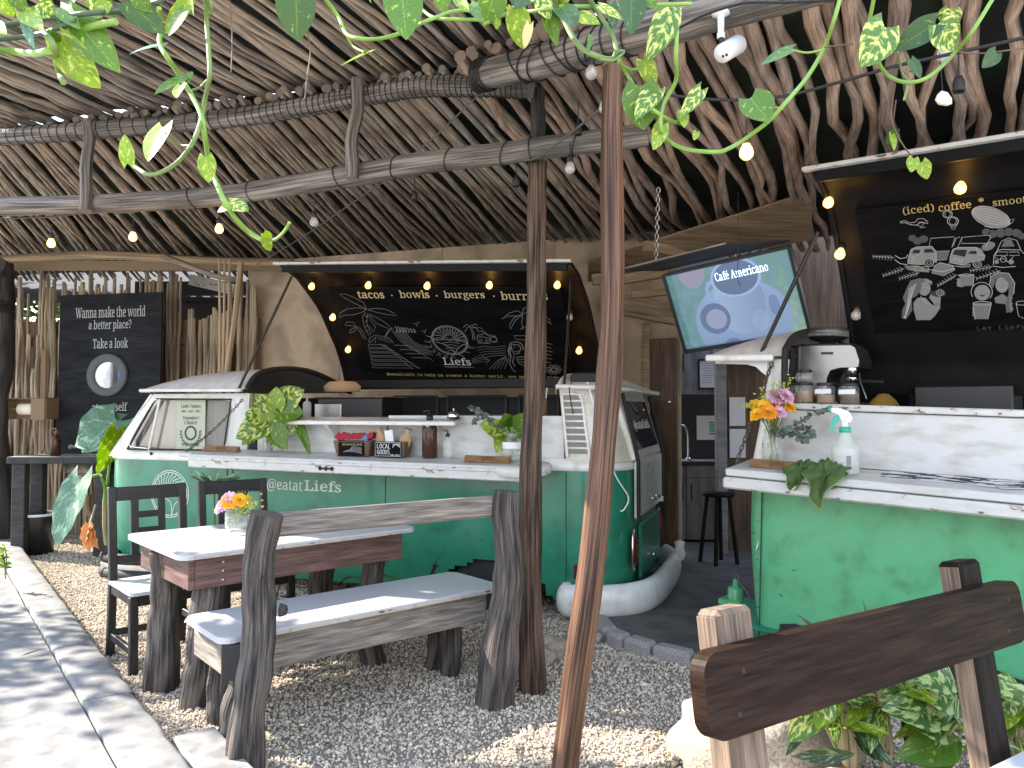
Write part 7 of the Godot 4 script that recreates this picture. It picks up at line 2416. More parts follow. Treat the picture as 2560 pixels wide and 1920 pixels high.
func plants() -> void:
	# right: snake plants and dumb canes at the foot of the green van
	var sn := thing("snake_plant", "tall upright snake plant leaves behind the dark bench", "plant", spot(2290, 1790, 2.95))
	sn.position.y = 0.02
	for q in [[2235, 1655, 2335, 1895, 46], [2230, 1660, 2180, 1900, 0], [2255, 1640, 2265, 1870, 40], [2280, 1625, 2300, 1880, 42], [2305, 1660, 2310, 1870, 36], [2325, 1660, 2320, 1860, 34], [2350, 1690, 2335, 1860, 34], [2210, 1900, 2130, 1830, 40], [2125, 1805, 2230, 1910, 38]]:
		if q[4] == 0:
			continue
		var a := spot(q[2], q[3], 2.95) - sn.position
		var b := spot(q[0], q[1], 2.92) - sn.position
		strap(sn, a, b, q[4] * 0.0019, M.leaf_snake, 0.02)
	var lone := thing("snake_plant", "snake plant leaf tips peeking over the dark bench rail", "plant", spot(2080, 1700, 3.1))
	strap(lone, spot(2200, 1720, 3.1) - lone.position, spot(2002, 1547, 3.15) - lone.position, 0.05, M.leaf_snake, 0.25)
	strap(lone, spot(2200, 1720, 3.1) - lone.position, spot(2160, 1498, 3.15) - lone.position, 0.035, M.leaf_snake, 0.02)
	var low := thing("snake_plant", "mottled leaves lying over the stones under the dark bench", "plant", spot(2060, 1900, 2.9))
	strap(low, spot(2135, 1885, 2.85) - low.position, spot(1982, 1893, 2.8) - low.position, 0.055, M.leaf_snake, 0.05)
	strap(low, spot(2010, 1800, 2.95) - low.position, spot(1972, 1890, 2.85) - low.position, 0.045, M.leaf_snake, 0.1)
	strap(low, spot(2120, 1810, 2.9) - low.position, spot(2240, 1915, 2.75) - low.position, 0.05, M.leaf_snake, 0.1)
	for d in [["spreading dumb cane with sunlit cream-green leaves beside the rock", [[2120, 1800], [2140, 1830]], [[2060, 1715, 1990, 1790, 52, "split"], [2070, 1720, 1985, 1850, 48, "split"], [2065, 1712, 2000, 1720, 40, "cane"], [2080, 1725, 2190, 1730, 44, "cane"], [2085, 1730, 2050, 1800, 40, "lime"], [2060, 1722, 2100, 1765, 44, "lime"], [2050, 1730, 1995, 1770, 40, "split"], [2090, 1710, 2150, 1705, 34, "cane"], [2100, 1740, 2040, 1780, 36, "lime"], [2075, 1735, 2020, 1830, 40, "split"], [2110, 1750, 2175, 1745, 38, "cane"]]], ["dumb cane with striped pale leaves in the middle of the bed", [[2210, 1840], [2230, 1860]], [[2190, 1690, 2150, 1665, 44, "lime"], [2190, 1685, 2205, 1645, 46, "lime"], [2200, 1700, 2235, 1660, 46, "cane"], [2185, 1700, 2130, 1690, 40, "cane"], [2210, 1690, 2170, 1650, 40, "split"]]], ["broad-leaved dumb cane with speckled leaves under the right bench post", [[2330, 1850], [2380, 1860]], [[2330, 1720, 2225, 1735, 62, "cane"], [2360, 1700, 2290, 1680, 56, "cane"], [2350, 1790, 2240, 1760, 60, "cane"], [2385, 1750, 2300, 1715, 60, "cane"], [2370, 1830, 2285, 1790, 54, "cane"], [2395, 1800, 2330, 1760, 60, "cane"], [2400, 1850, 2270, 1880, 56, "green"], [2385, 1700, 2330, 1680, 50, "cane"], [2390, 1850, 2300, 1915, 46, "green"]]], ["speckled dumb cane leaves at the right edge beside the bench post", [[2540, 1830], [2560, 1830]], [[2500, 1700, 2545, 1790, 56, "cane"], [2560, 1740, 2500, 1710, 50, "cane"], [2530, 1760, 2570, 1820, 50, "green"], [2500, 1760, 2520, 1810, 46, "lime"], [2520, 1800, 2570, 1770, 46, "lime"], [2540, 1820, 2500, 1790, 40, "green"]]]]:
		var z := 2.95
		var base := spot(d[1][0][0], d[1][0][1] + 60, z)
		base.y = 0.03
		var t := thing("dumb_cane", d[0], "plant", base)
		for c in d[1]:
			var top := spot(c[0] - 30, c[1] - 130, z) - base
			obj("cane", tubed(curve([Vector3(rng.randf_range(-0.02, 0.02), 0, 0), top * 0.5 + Vector3(0.03, 0, 0), top], 5), 0.011, 7, 0.1, 3.0), M.bare_cane, t)
		for q in d[2]:
			var a := spot(q[0], q[1], z - rng.randf_range(0.0, 0.12)) - base
			var b := spot(q[2], q[3], z - rng.randf_range(0.05, 0.25)) - base
			obj("leaf", leaf_mesh(a, b, q[4] * 0.0026, Vector3(rng.randf_range(-0.5, 0.5), 0.7, 0.8), 0.3, 0.2, 0.0, 9, 0.42), M["leaf_" + q[5]], t)
			obj("stalk", tubed(curve([Vector3(0, 0.1, 0), Vector3(a.x * 0.5, a.y * 0.7, a.z * 0.5), a], 4), 0.005, 5), M.bare_cane, t)
		# younger leaves all round the crown
		var mid := Vector3.ZERO
		for q in d[2]:
			mid += spot(q[0], q[1], z) / d[2].size()
		mid -= base
		for i in 12:
			var a := TAU * i / 12.0 + rng.randf() * 0.4
			var p := mid + Vector3(cos(a) * 0.04, rng.randf_range(-0.12, 0.02), sin(a) * 0.05)
			var tip := p + Vector3(cos(a) * rng.randf_range(0.12, 0.2), rng.randf_range(-0.09, 0.09), 0.06 + sin(a) * 0.1)
			obj("leaf", leaf_mesh(p, tip, rng.randf_range(0.045, 0.07), Vector3(rng.randf_range(-0.4, 0.4), 0.8, 0.6), 0.3, 0.3, 0.0, 8, 0.42), M["leaf_" + ["split", "cane", "lime"][i % 3]], t)
			obj("stalk", tubed(curve([Vector3(0, 0.1, 0), Vector3(p.x * 0.6, p.y * 0.7, p.z * 0.6), p], 3), 0.0045, 5), M.bare_cane, t)
	var dry := thing("fallen_leaf", "dry yellow leaf between the rock and the dumb cane", "leaf", spot(1965, 1775, 2.95))
	obj("leaf", leaf_mesh(Vector3.ZERO, Vector3(0.06, 0.0, 0.02), 0.03, Vector3(0, 0.6, 1), 0.3, 0.2, 0, 5), M.dry_leaf, dry)
	# rocks
	for r in [[1925, 1800, 3.25, 0.34, "large tan boulder at the foot of the green van"], [2085, 1860, 2.85, 0.17, "sunlit white-topped stone under the spreading dumb cane"], [2030, 1890, 2.8, 0.12, "grey stone in front of the white-topped stone"], [2130, 1905, 2.7, 0.1, "small stone at the bed's front edge"], [1365, 1545, 4.75, 0.12, "pale stone beside the brown post's foot"], [1345, 1590, 4.6, 0.09, "flat stone near the brown post"]]:
		rock(spot(r[0], r[1], r[2]), r[3], r[4])
	for i in 14:
		var p := Vector3(rng.randf_range(0.95, 1.25), 0.02, rng.randf_range(-3.1, -2.6))
		tag(pebble_stone(p, rng.randf_range(0.014, 0.034), i), "fist-sized pale stone lying on the gravel beside the boulder", "stone", "pale stones beside the boulder")
	for i in 9:
		tag(pebble_stone(Vector3(0.42 + rng.randf() * 0.28, 0.04, -5.15 + rng.randf() * 0.3), rng.randf_range(0.02, 0.05), i + 40), "white stone lying by the left van's tail", "stone", "white stones by the left van's tail")
	# weed cloth behind the bed
	var sk := obj("weed_mesh", null, M.rubber)
	var rows := []
	var rx := right_xf()
	for i in 20:
		rows.append([rx * Vector3(0.15 + i * 0.09, 0.27 + 0.02 * sin(i * 1.3), 0.02), rx * Vector3(0.15 + i * 0.09, 0.02, 0.1 + 0.02 * sin(i * 0.9))])
	var st := begin()
	grid(st, rows)
	sk.mesh = finish(st)
	tag(sk, "black weed cloth along the foot of the green van behind the plants", "cloth")
	# under the table
	for q in [[[-0.98, 0, -5.25], 0.55, 9, "green", "leafy plant growing under the table against the van"], [[-1.6, 0, -5.2], 0.62, 9, "ear", "grey-green plant between the two black chairs"], [[-1.25, 0, -5.05], 0.42, 10, "cane", "speckled plant under the second black chair"], [[-0.65, 0, -5.3], 0.45, 9, "dark", "dark green plant beside the table's back leg"], [[-1.95, 0, -5.15], 0.78, 10, "ear", "pale narrow-leaved plant rising behind the chairs"]]:
		var t := thing("bed_plant", q[4], "plant", Vector3(q[0][0], 0.0, q[0][2]))
		for i in q[2]:
			var a := rng.randf() * TAU
			var h: float = q[1] * rng.randf_range(0.35, 1.0)
			var p := Vector3(cos(a) * 0.06, h * 0.7, sin(a) * 0.06)
			var tip := p + Vector3(cos(a) * 0.2, rng.randf_range(-0.05, 0.14), sin(a) * 0.2)
			obj("stalk", tubed(curve([Vector3.ZERO, Vector3(p.x * 0.4, p.y * 0.6, p.z * 0.4), p], 3), 0.005, 5), M.stem, t)
			obj("leaf", leaf_mesh(p, tip, 0.07, Vector3.UP, 0.25, 0.25, 0.0, 7, 0.45), M["leaf_" + q[3]], t)
	var gr := thing("spider_plant", "tuft of thin leaves behind the chairs in front of the van's seam", "plant", spot(540, 1300, 5.4))
	for i in 14:
		var a := TAU * i / 14.0
		var c := spot(535, 1212, 5.4) - gr.position
		strap(gr, c, c + Vector3(cos(a) * 0.17, 0.05 + 0.06 * rng.randf(), sin(a) * 0.1), 0.028, M.leaf_dark if i % 2 == 0 else M.leaf_ear, 0.35)
	obj("stalk", tubed([Vector3(0, -0.7, 0), spot(535, 1212, 5.4) - gr.position], 0.008, 6), M.stem, gr)
	var yl := thing("fading_leaf", "yellowing hanging leaf under the table top", "leaf", spot(800, 1420, 5.1))
	obj("leaf", leaf_mesh(Vector3.ZERO, Vector3(0.0, -0.16, 0.02), 0.055, Vector3(0.2, 0.1, 1), 0.2, 0.1, 0, 6, 0.4), M.dry_leaf, yl)
	# elephant ears by the sink
	var ee := thing("elephant_ear", "big blue-green elephant ear plant between the sink and the van's nose", "plant", Vector3(-3.95, 0.0, -7.6))
	var o := ee.position
	var big := func(a: Vector3, b: Vector3, wide: float, face: Vector3, m: Material, heart: float) -> void:
		var s2 := begin()
		leaf(s2, a - o, b - o, wide, face, 0.16, 0.12, heart, 16, 0.3, 0.012)
		obj("leaf", s2, m, ee)
	big.call(spot(285, 1075, 7.4), spot(184, 1108, 7.25), 0.46, Vector3(-0.2, 0.5, 1), M.leaf_ear, 0.45)
	big.call(spot(290, 1050, 7.4), spot(200, 1125, 7.2), 0.5, Vector3(0.1, 0.5, 1), M.leaf_ear, 0.3)
	big.call(spot(292, 1075, 7.2), spot(250, 1185, 7.1), 0.22, Vector3(0.9, 0.2, 0.5), M.leaf_ear_yellow, 0.15)
	big.call(spot(200, 1198, 7.2), spot(128, 1365, 6.9), 0.31, Vector3(-0.2, 0.25, 1), M.leaf_ear, 0.22)
	for q in [[[252, 1185], [215, 1195], [200, 1198]], [[260, 1250], [275, 1150], [268, 1075]], [[262, 1260], [262, 1220], [252, 1188]]]:
		obj("stalk", tubed(curve([spot(q[0][0], q[0][1], 7.4) - o, spot(q[1][0], q[1][1], 7.35) - o, spot(q[2][0], q[2][1], 7.25) - o], 5), 0.013, 7), M.vine_stem, ee)
	obj("main_stalk", tubed(curve([Vector3(0, 0, 0), spot(262, 1330, 7.5) - o, spot(262, 1250, 7.4) - o], 4), 0.02, 7), M.bare_cane, ee)
	var dl := thing("dead_leaf", "crumpled orange dead leaf hanging beside the van's front bumper", "leaf", spot(224, 1310, 6.95))
	for q in [[224, 1310, 214, 1380, 0.13], [226, 1312, 236, 1372, 0.12], [224, 1312, 205, 1360, 0.1]]:
		var s3 := begin()
		leaf(s3, spot(q[0], q[1], 6.95) - dl.position, spot(q[2], q[3], 6.88) - dl.position, q[4], Vector3(rng.randf_range(-0.6, 0.6), 0.2, 1), 0.5, 0.2, 0.1, 10, 0.4, 0.012)
		obj("fold", s3, M.dead_leaf, dl)
	obj("stalk", tubed([spot(224, 1312, 6.95) - dl.position, spot(238, 1262, 7.1) - dl.position], 0.009, 6), M.bare_cane, dl)
	for i in 12:
		var p := Vector3(rng.randf_range(-1.2, 1.2), 0.02, rng.randf_range(-5.2, -2.6))
		if on_path(p):
			continue
		var fl := thing("fallen_leaf", "small dry brown leaf lying on the gravel", "leaf", p, rng.randf() * TAU, "dry leaves on the gravel")
		obj("leaf", leaf_mesh(Vector3.ZERO, Vector3(0.05, 0.006, 0), 0.02, Vector3.UP, 0.3, 0.1, 0, 4), M.twig, fl)
	var tw := thing("fallen_leaf", "curled brown leaf lying on the concrete path", "leaf", spot(92, 1645, 4.7))
	tw.position = Vector3(-2.72, 0.135, -4.32)
	obj("leaf", leaf_mesh(Vector3.ZERO, Vector3(0.09, 0.015, -0.03), 0.028, Vector3.UP, 0.5, -0.1, 0, 5), M.twig, tw)


func rock(at: Vector3, r: float, label: String) -> void:
	var rows := []
	var s := r * 31.0
	for i in 13:
		var row := []
		for j in 19:
			var a := TAU * (j % 18) / 18.0
			var b := PI * i / 12.0
			var d := Vector3(sin(b) * cos(a), cos(b), sin(b) * sin(a))
			var n := 1.0 + 0.35 * nz.get_noise_3d(d.x * 1.1 + s, d.y * 1.1, d.z * 1.1) + 0.14 * nz.get_noise_3d(d.x * 4.0, d.y * 4.0 + s, d.z * 4.0)
			row.append(d * r * n * Vector3(1.1, 0.75, 0.9))
		rows.append(row)
	var st := begin()
	grid(st, rows)
	var o := obj("rock", st, M.rock)
	o.position = Vector3(at.x, r * 0.32, at.z)
	tag(o, label, "rock")


func pebble_stone(at: Vector3, r: float, s: int) -> MeshInstance3D:
	var rows := []
	for i in 7:
		var row := []
		for j in 10:
			var a := TAU * (j % 9) / 9.0
			var b := PI * i / 6.0
			var d := Vector3(sin(b) * cos(a), cos(b), sin(b) * sin(a))
			row.append(d * r * (1.0 + 0.4 * nz.get_noise_3d(d.x * 1.5 + s * 3.0, d.y * 1.5, d.z * 1.5)))
		rows.append(row)
	var st := begin()
	grid(st, rows)
	var o := obj("stone", st, M.old_concrete)
	o.position = at
	return o


# ---------------------------------------------------------------- hanging vines
func vine(label: String, stems: Array, leaves: Array, d: float, m := "vine_stem") -> void:
	var first = stems[0][1][0]
	var t := thing("pothos_vine", label, "vine", spot(first[0], first[1], d))
	var o := t.position
	for s in stems:
		var pts := []
		var k := 0
		for p in s[1]:
			pts.append(spot(p[0], p[1], d + 0.05 * sin(k * 1.7)) - o)
			k += 1
		obj("stem", tubed(curve(pts, 6), s[0] * d / 1923.5, 7), M[s[2]] if s.size() > 2 else M[m], t)
	for l in leaves:
		var a := spot(l[0], l[1], d - 0.02) - o
		var dep := d - 0.02 + rng.randf_range(-0.06, 0.06)
		var b := spot(l[2], l[3], dep) - o
		var face := Vector3(rng.randf_range(-0.35, 0.35), rng.randf_range(-0.25, 0.25), 1.0)
		if l.size() > 6:
			face = l[6]
		obj("leaf", leaf_mesh(a, b, l[4] * d / 1923.5, face, rng.randf_range(0.06, 0.24), rng.randf_range(0.04, 0.2), 0.2, 10), M["leaf_" + l[5]] if l[5] != "dry" else M.dry_leaf, t)
		if l.size() > 7:
			obj("leaf_stalk", tubed(curve([spot(l[7][0], l[7][1], d) - o, (spot((l[7][0] + l[0]) * 0.5, (l[7][1] + l[1]) * 0.5 + 8, d) - o), a], 4), 2.6 * d / 1923.5, 6), M.vine_stem, t)


func vines() -> void:
	var far := Vector3(0.2, 0.0, 1.0)
	vine("thick tangle of pothos at the top left corner", [[7, [[-20, 66], [60, 56], [150, 42], [230, 32], [300, 28], [380, 8], [420, -10]], "old_vine"], [6, [[-20, 100], [60, 92], [130, 76], [190, 50]], "old_vine"], [8, [[40, -10], [75, 35], [115, 85], [135, 115], [142, 160], [152, 190], [158, 205]], "stem"], [9, [[-20, 120], [40, 130], [90, 134], [120, 128]]], [9, [[120, 128], [150, 110], [215, 72], [290, 54]]], [4, [[190, 25], [215, 60], [220, 72]], "stem"]], [[318, 6, 414, 82, 78, "dark"], [180, 44, 294, 172, 92, "green"], [152, 106, 246, 222, 92, "lime"], [2, -6, 34, 42, 50, "lime"], [-8, 60, 10, 82, 30, "lime"], [60, 30, 100, 66, 50, "lime"], [95, 10, 140, 40, 56, "split"], [230, -12, 280, 28, 66, "split"], [150, 20, 190, 60, 44, "green"], [120, 84, 165, 120, 34, "green"], [268, 8, 235, 44, 44, "lime"], [340, -14, 372, 30, 50, "green"], [60, 46, 75, 110, 26, "ear"], [30, -12, 70, 20, 46, "green"], [186, -12, 160, 20, 40, "dark"]], 1.75)
	vine("long pothos vine hanging down over the beams to a curled tip", [[6.5, [[398, 20], [402, 70], [400, 110], [420, 145], [450, 190], [480, 240], [503, 288], [512, 340], [520, 390], [534, 440], [560, 500], [590, 548], [625, 582], [655, 600]]], [4, [[655, 600], [685, 600], [708, 582], [724, 556]]], [2, [[512, 300], [524, 322]]]], [[404, 112, 316, 122, 34, "ear", Vector3(0, 0.8, 0.7)], [456, 196, 384, 222, 34, "green", Vector3(0.2, 0.7, 0.7)], [454, 212, 440, 242, 40, "lime"], [462, 204, 482, 174, 20, "green"], [516, 394, 522, 456, 46, "lime", far], [572, 508, 620, 524, 52, "split", Vector3(0, 0.7, 0.8)], [576, 514, 542, 528, 36, "split", Vector3(0, 0.7, 0.8)], [662, 596, 677, 632, 26, "lime", far], [660, 582, 680, 598, 24, "lime"], [470, 6, 408, 84, 46, "lime"]], 1.9)
	vine("second pothos vine curling back to two heart leaves", [[6, [[515, -10], [517, 60], [522, 130], [524, 190], [514, 240], [506, 285], [494, 330], [478, 364]], "stem"], [5.5, [[478, 364], [450, 400], [415, 425], [375, 437], [345, 422], [324, 406]], "stem"], [3, [[478, 364], [450, 362], [425, 345], [414, 332]], "stem"], [3, [[518, 200], [500, 218], [478, 226]], "stem"]], [[408, 318, 362, 394, 72, "lime", Vector3(-0.3, 0, 1)], [320, 408, 308, 334, 38, "lime", far], [478, -8, 478, 34, 62, "split"], [520, -14, 528, 40, 30, "green"], [458, 30, 412, 86, 44, "green"]], 1.85)
	vine("lone large variegated leaf hanging at the top centre left", [[4, [[735, -30], [742, -5]]], [1.8, [[768, 80], [776, 130], [768, 190], [762, 246]], "twig"], [1.6, [[572, -10], [580, 80], [578, 180]], "twig"]], [[740, -16, 743, 102, 100, "dark", Vector3(0.1, 0.1, 1)]], 1.8)
	vine("pothos runner along the top with leaves between the beams' ends", [[5, [[805, -12], [845, 40], [866, 84], [905, 97], [955, 96], [1010, 80], [1058, 56], [1090, 44], [1130, 30], [1200, 22]]], [4.5, [[1020, -10], [1052, 20], [1085, 44], [1140, 48], [1205, 50]]], [3, [[850, 60], [880, 112], [910, 130]]]], [[1004, -24, 1016, 90, 100, "green", Vector3(0.2, 0, 1)], [925, 132, 846, 164, 34, "lime", Vector3(0, 0.8, 0.6)], [918, 130, 958, 156, 34, "lime", Vector3(0, 0.5, 0.8)], [1104, -16, 1108, 30, 46, "green"], [918, -24, 924, 12, 20, "split"], [1176, 10, 1200, 40, 30, "green"], [1140, -10, 1170, 26, 30, "lime"]], 1.85)
	vine("dense pothos leaves over the thick beam's left half", [[5, [[1200, 22], [1280, 20], [1340, 0]]], [7, [[1385, -10], [1410, 50], [1445, 112], [1490, 140], [1530, 148], [1540, 130]], "stem"], [6, [[1470, -10], [1500, 40], [1530, 85], [1542, 130]], "stem"], [5, [[1400, 16], [1520, 16], [1640, 12], [1730, 10]]], [5, [[1210, 60], [1280, 30], [1330, 28], [1380, 20]]], [4, [[1540, 130], [1560, 128], [1536, 150], [1500, 148]], "stem"]], [[1238, -22, 1212, 64, 74, "green"], [1292, 26, 1306, 124, 64, "lime", Vector3(-0.2, 0, 1)], [1324, 62, 1308, 122, 26, "dry"], [1352, -6, 1374, 46, 46, "split"], [1366, 14, 1394, 108, 46, "green"], [1404, 20, 1440, 60, 62, "dark"], [1446, 40, 1494, 52, 34, "lime"], [1246, 50, 1240, 74, 18, "lime"], [1530, 10, 1536, 78, 30, "ear"], [1310, -16, 1290, 20, 50, "dark"], [1420, -20, 1390, 14, 40, "lime"], [1578, -16, 1580, 80, 76, "dark", far], [1476, 90, 1474, 120, 18, "green"], [1500, 16, 1556, 40, 24, "split"], [1610, -10, 1640, 16, 40, "green"]], 1.9)
	vine("pothos vine looping past the leaning post's top", [[5.5, [[1640, 16], [1682, 20], [1692, 60], [1690, 140], [1690, 200], [1664, 250], [1652, 290], [1656, 330], [1680, 358], [1720, 374], [1780, 380], [1808, 378]]], [5.5, [[1808, 378], [1850, 356], [1920, 304], [1970, 250], [2020, 190], [2060, 120], [2085, 50], [2102, -10]]], [5, [[1548, 150], [1570, 190], [1605, 245], [1640, 280], [1690, 306], [1720, 300]]], [3.5, [[1545, 155], [1570, 172], [1596, 170], [1600, 150]]], [3, [[1650, 245], [1620, 232], [1640, 250]]]], [[1676, 30, 1630, 134, 72, "split", far], [1608, 150, 1640, 216, 46, "lime"], [1602, 216, 1608, 322, 100, "green", Vector3(-0.2, 0.1, 1)], [1640, 224, 1592, 284, 56, "split"], [1656, 312, 1634, 374, 42, "lime"], [1716, 276, 1692, 316, 30, "green"], [1752, 224, 1706, 286, 40, "split", far], [1706, 280, 1712, 312, 30, "lime"], [1978, 124, 1898, 154, 52, "green", Vector3(0.1, 0.6, 0.8), [2056, 124]], [1876, 246, 1924, 302, 100, "green", Vector3(0.2, 0, 1), [1950, 270]], [1742, 330, 1735, 350, 18, "lime"]], 2.0)
	vine("variegated pothos leaves on a looping vine at the top right", [[5, [[2186, -10], [2174, 50]]], [5, [[2194, 155], [2222, 190], [2265, 206], [2310, 198], [2350, 170], [2390, 128], [2430, 80], [2480, 0]]], [2, [[2062, 118], [2110, 112], [2132, 110]], "twig"], [3, [[2245, 130], [2255, 180], [2270, 205], [2260, 250]], "stem"], [2, [[2400, 130], [2440, 134], [2490, 130], [2560, 120]], "twig"]], [[2212, 68, 2160, 160, 100, "split", Vector3(0.1, 0, 1)], [2338, 60, 2234, 122, 74, "dark", Vector3(0, 0.3, 1)], [2346, 60, 2388, 126, 100, "split", Vector3(0.2, -0.1, 1)], [2378, 24, 2366, 66, 60, "split"], [2276, 150, 2304, 194, 36, "dark", far], [2490, 132, 2460, 166, 42, "dark"], [2296, 160, 2280, 180, 26, "green"]], 2.0)
	vine("withering pothos strand hanging before the coffee board", [[1.8, [[2238, 210], [2228, 280], [2236, 320], [2256, 360], [2280, 392]], "twig"], [1.6, [[2240, 250], [2232, 310]], "twig"]], [[2238, 326, 2216, 366, 26, "dark"], [2230, 336, 2238, 372, 20, "lime"], [2284, 396, 2278, 430, 32, "lime"], [2304, 406, 2320, 448, 38, "lime"]], 2.3)


# ---------------------------------------------------------------- the person at the left edge
func bystander() -> void:
	var t := thing("person", "person at the left edge with one bare bent arm in view", "person", Vector3(-0.935, 0.115, -0.95))
	t.scale = Vector3(0.88, 0.88, 0.88)
	# joints: two points and two radii for every limb
	var limbs := [[Vector3(-0.1, 0.06, 0.05), Vector3(-0.09, 0.48, 0.02), 0.045, 0.06], [Vector3(-0.09, 0.48, 0.02), Vector3(-0.08, 0.88, 0.0), 0.062, 0.085], [Vector3(0.1, 0.06, 0.05), Vector3(0.09, 0.48, 0.02), 0.045, 0.06], [Vector3(0.09, 0.48, 0.02), Vector3(0.08, 0.88, 0.0), 0.062, 0.085], [Vector3(-0.1, 0.03, 0.03), Vector3(-0.1, 0.03, 0.18), 0.04, 0.032], [Vector3(0.1, 0.03, 0.03), Vector3(0.1, 0.03, 0.18), 0.04, 0.032], [Vector3(-0.06, 0.92, 0), Vector3(0.06, 0.92, 0), 0.11, 0.11], [Vector3(0, 0.95, 0), Vector3(0, 1.2, 0), 0.115, 0.13], [Vector3(0, 1.2, 0), Vector3(0, 1.36, 0), 0.13, 0.1], [Vector3(-0.15, 1.36, 0), Vector3(0.15, 1.36, 0), 0.06, 0.06], [Vector3(0, 1.38, 0), Vector3(0, 1.5, 0.02), 0.055, 0.05], [Vector3(0, 1.56, 0.03), Vector3(0, 1.64, 0.01), 0.075, 0.09], [Vector3(-0.17, 1.36, 0), Vector3(-0.27, 1.1, -0.02), 0.048, 0.038], [Vector3(-0.27, 1.1, -0.02), Vector3(-0.2, 1.12, 0.22), 0.037, 0.026], [Vector3(0.17, 1.36, 0), Vector3(0.27, 1.1, -0.02), 0.048, 0.04], [Vector3(0.27, 1.1, -0.02), Vector3(0.27, 0.88, 0.1), 0.038, 0.026]]
	var st := begin()
	nets(st, limbs, 0.016, 0.03)
	for s in [-1.0, 1.0]:
		var hand := [[Vector3(s * 0.2, 1.12, 0.22), Vector3(s * 0.185, 1.125, 0.3), 0.026, 0.03]]
		for k in 4:
			var a := Vector3(s * (0.2 - 0.02 * k), 1.128 - 0.004 * k, 0.305)
			var m := a + Vector3(-s * 0.002, 0.004, 0.04 - 0.004 * absf(k - 1.5))
			hand.append([a, m, 0.009, 0.0085])
			hand.append([m, m + Vector3(-s * 0.004, -0.016, 0.028), 0.0085, 0.007])
		hand.append([Vector3(s * 0.17, 1.125, 0.25), Vector3(s * 0.145, 1.14, 0.285), 0.012, 0.01])
		hand.append([Vector3(s * 0.145, 1.14, 0.285), Vector3(s * 0.14, 1.14, 0.315), 0.01, 0.008])
		if s > 0:
			# this arm hangs: its hand points down
			for h in hand:
				for k in 2:
					h[k] = Vector3(0.27, 0.88, 0.1) + Basis(Vector3.RIGHT, 1.1) * (h[k] - Vector3(0.2, 1.12, 0.22))
		nets(st, hand, 0.006, 0.006)
	var body := obj("body", st, M.skin, t)
	st = begin()
	nets(st, [[Vector3(-0.06, 0.9, 0), Vector3(0.06, 0.9, 0), 0.122, 0.122], [Vector3(0, 0.95, 0), Vector3(0, 1.2, 0), 0.127, 0.142], [Vector3(0, 1.2, 0), Vector3(0, 1.34, 0), 0.142, 0.11], [Vector3(-0.15, 1.36, 0), Vector3(0.15, 1.36, 0), 0.07, 0.07]], 0.018, 0.03)
	obj("shirt", st, M.shirt, body)
	st = begin()
	nets(st, [[Vector3(-0.09, 0.5, 0.02), Vector3(-0.08, 0.88, 0.0), 0.08, 0.1], [Vector3(0.09, 0.5, 0.02), Vector3(0.08, 0.88, 0.0), 0.08, 0.1]], 0.018, 0.02)
	obj("shorts", st, M.grey_frame, body)
	st = begin()
	nets(st, [[Vector3(0, 1.62, -0.02), Vector3(0, 1.69, -0.01), 0.092, 0.088], [Vector3(0, 1.6, -0.05), Vector3(0, 1.52, -0.07), 0.07, 0.05]], 0.014, 0.03)
	obj("hair", st, M.hair, body)
	st = begin()
	for s in [-1.0, 1.0]:
		lathe(st, [[0.0, 0.004], [0.01, 0.002], [0.012, 0.0]], 8, Transform3D(Basis(Vector3.RIGHT, PI / 2), Vector3(s * 0.032, 1.61, 0.098)))
	box(st, Vector3(0, 1.535, 0.1), Vector3(0.045, 0.008, 0.006), Basis.IDENTITY, 0.002)
	obj("eyes_and_mouth", st, M.hair, body)
	obj("nose", lathed([[0.0, 0.03], [0.012, 0.01], [0.015, -0.012], [0.0, -0.016]], 8, Transform3D(Basis(Vector3.RIGHT, 0.3), Vector3(0, 1.575, 0.105))), M.skin, body)
	for s in [-1.0, 1.0]:
		obj("ear", lathed([[0.0, 0.028], [0.016, 0.018], [0.014, -0.016], [0.0, -0.026]], 8, Transform3D(Basis.from_scale(Vector3(0.5, 1, 1)), Vector3(s * 0.09, 1.59, 0.01))), M.skin, body)


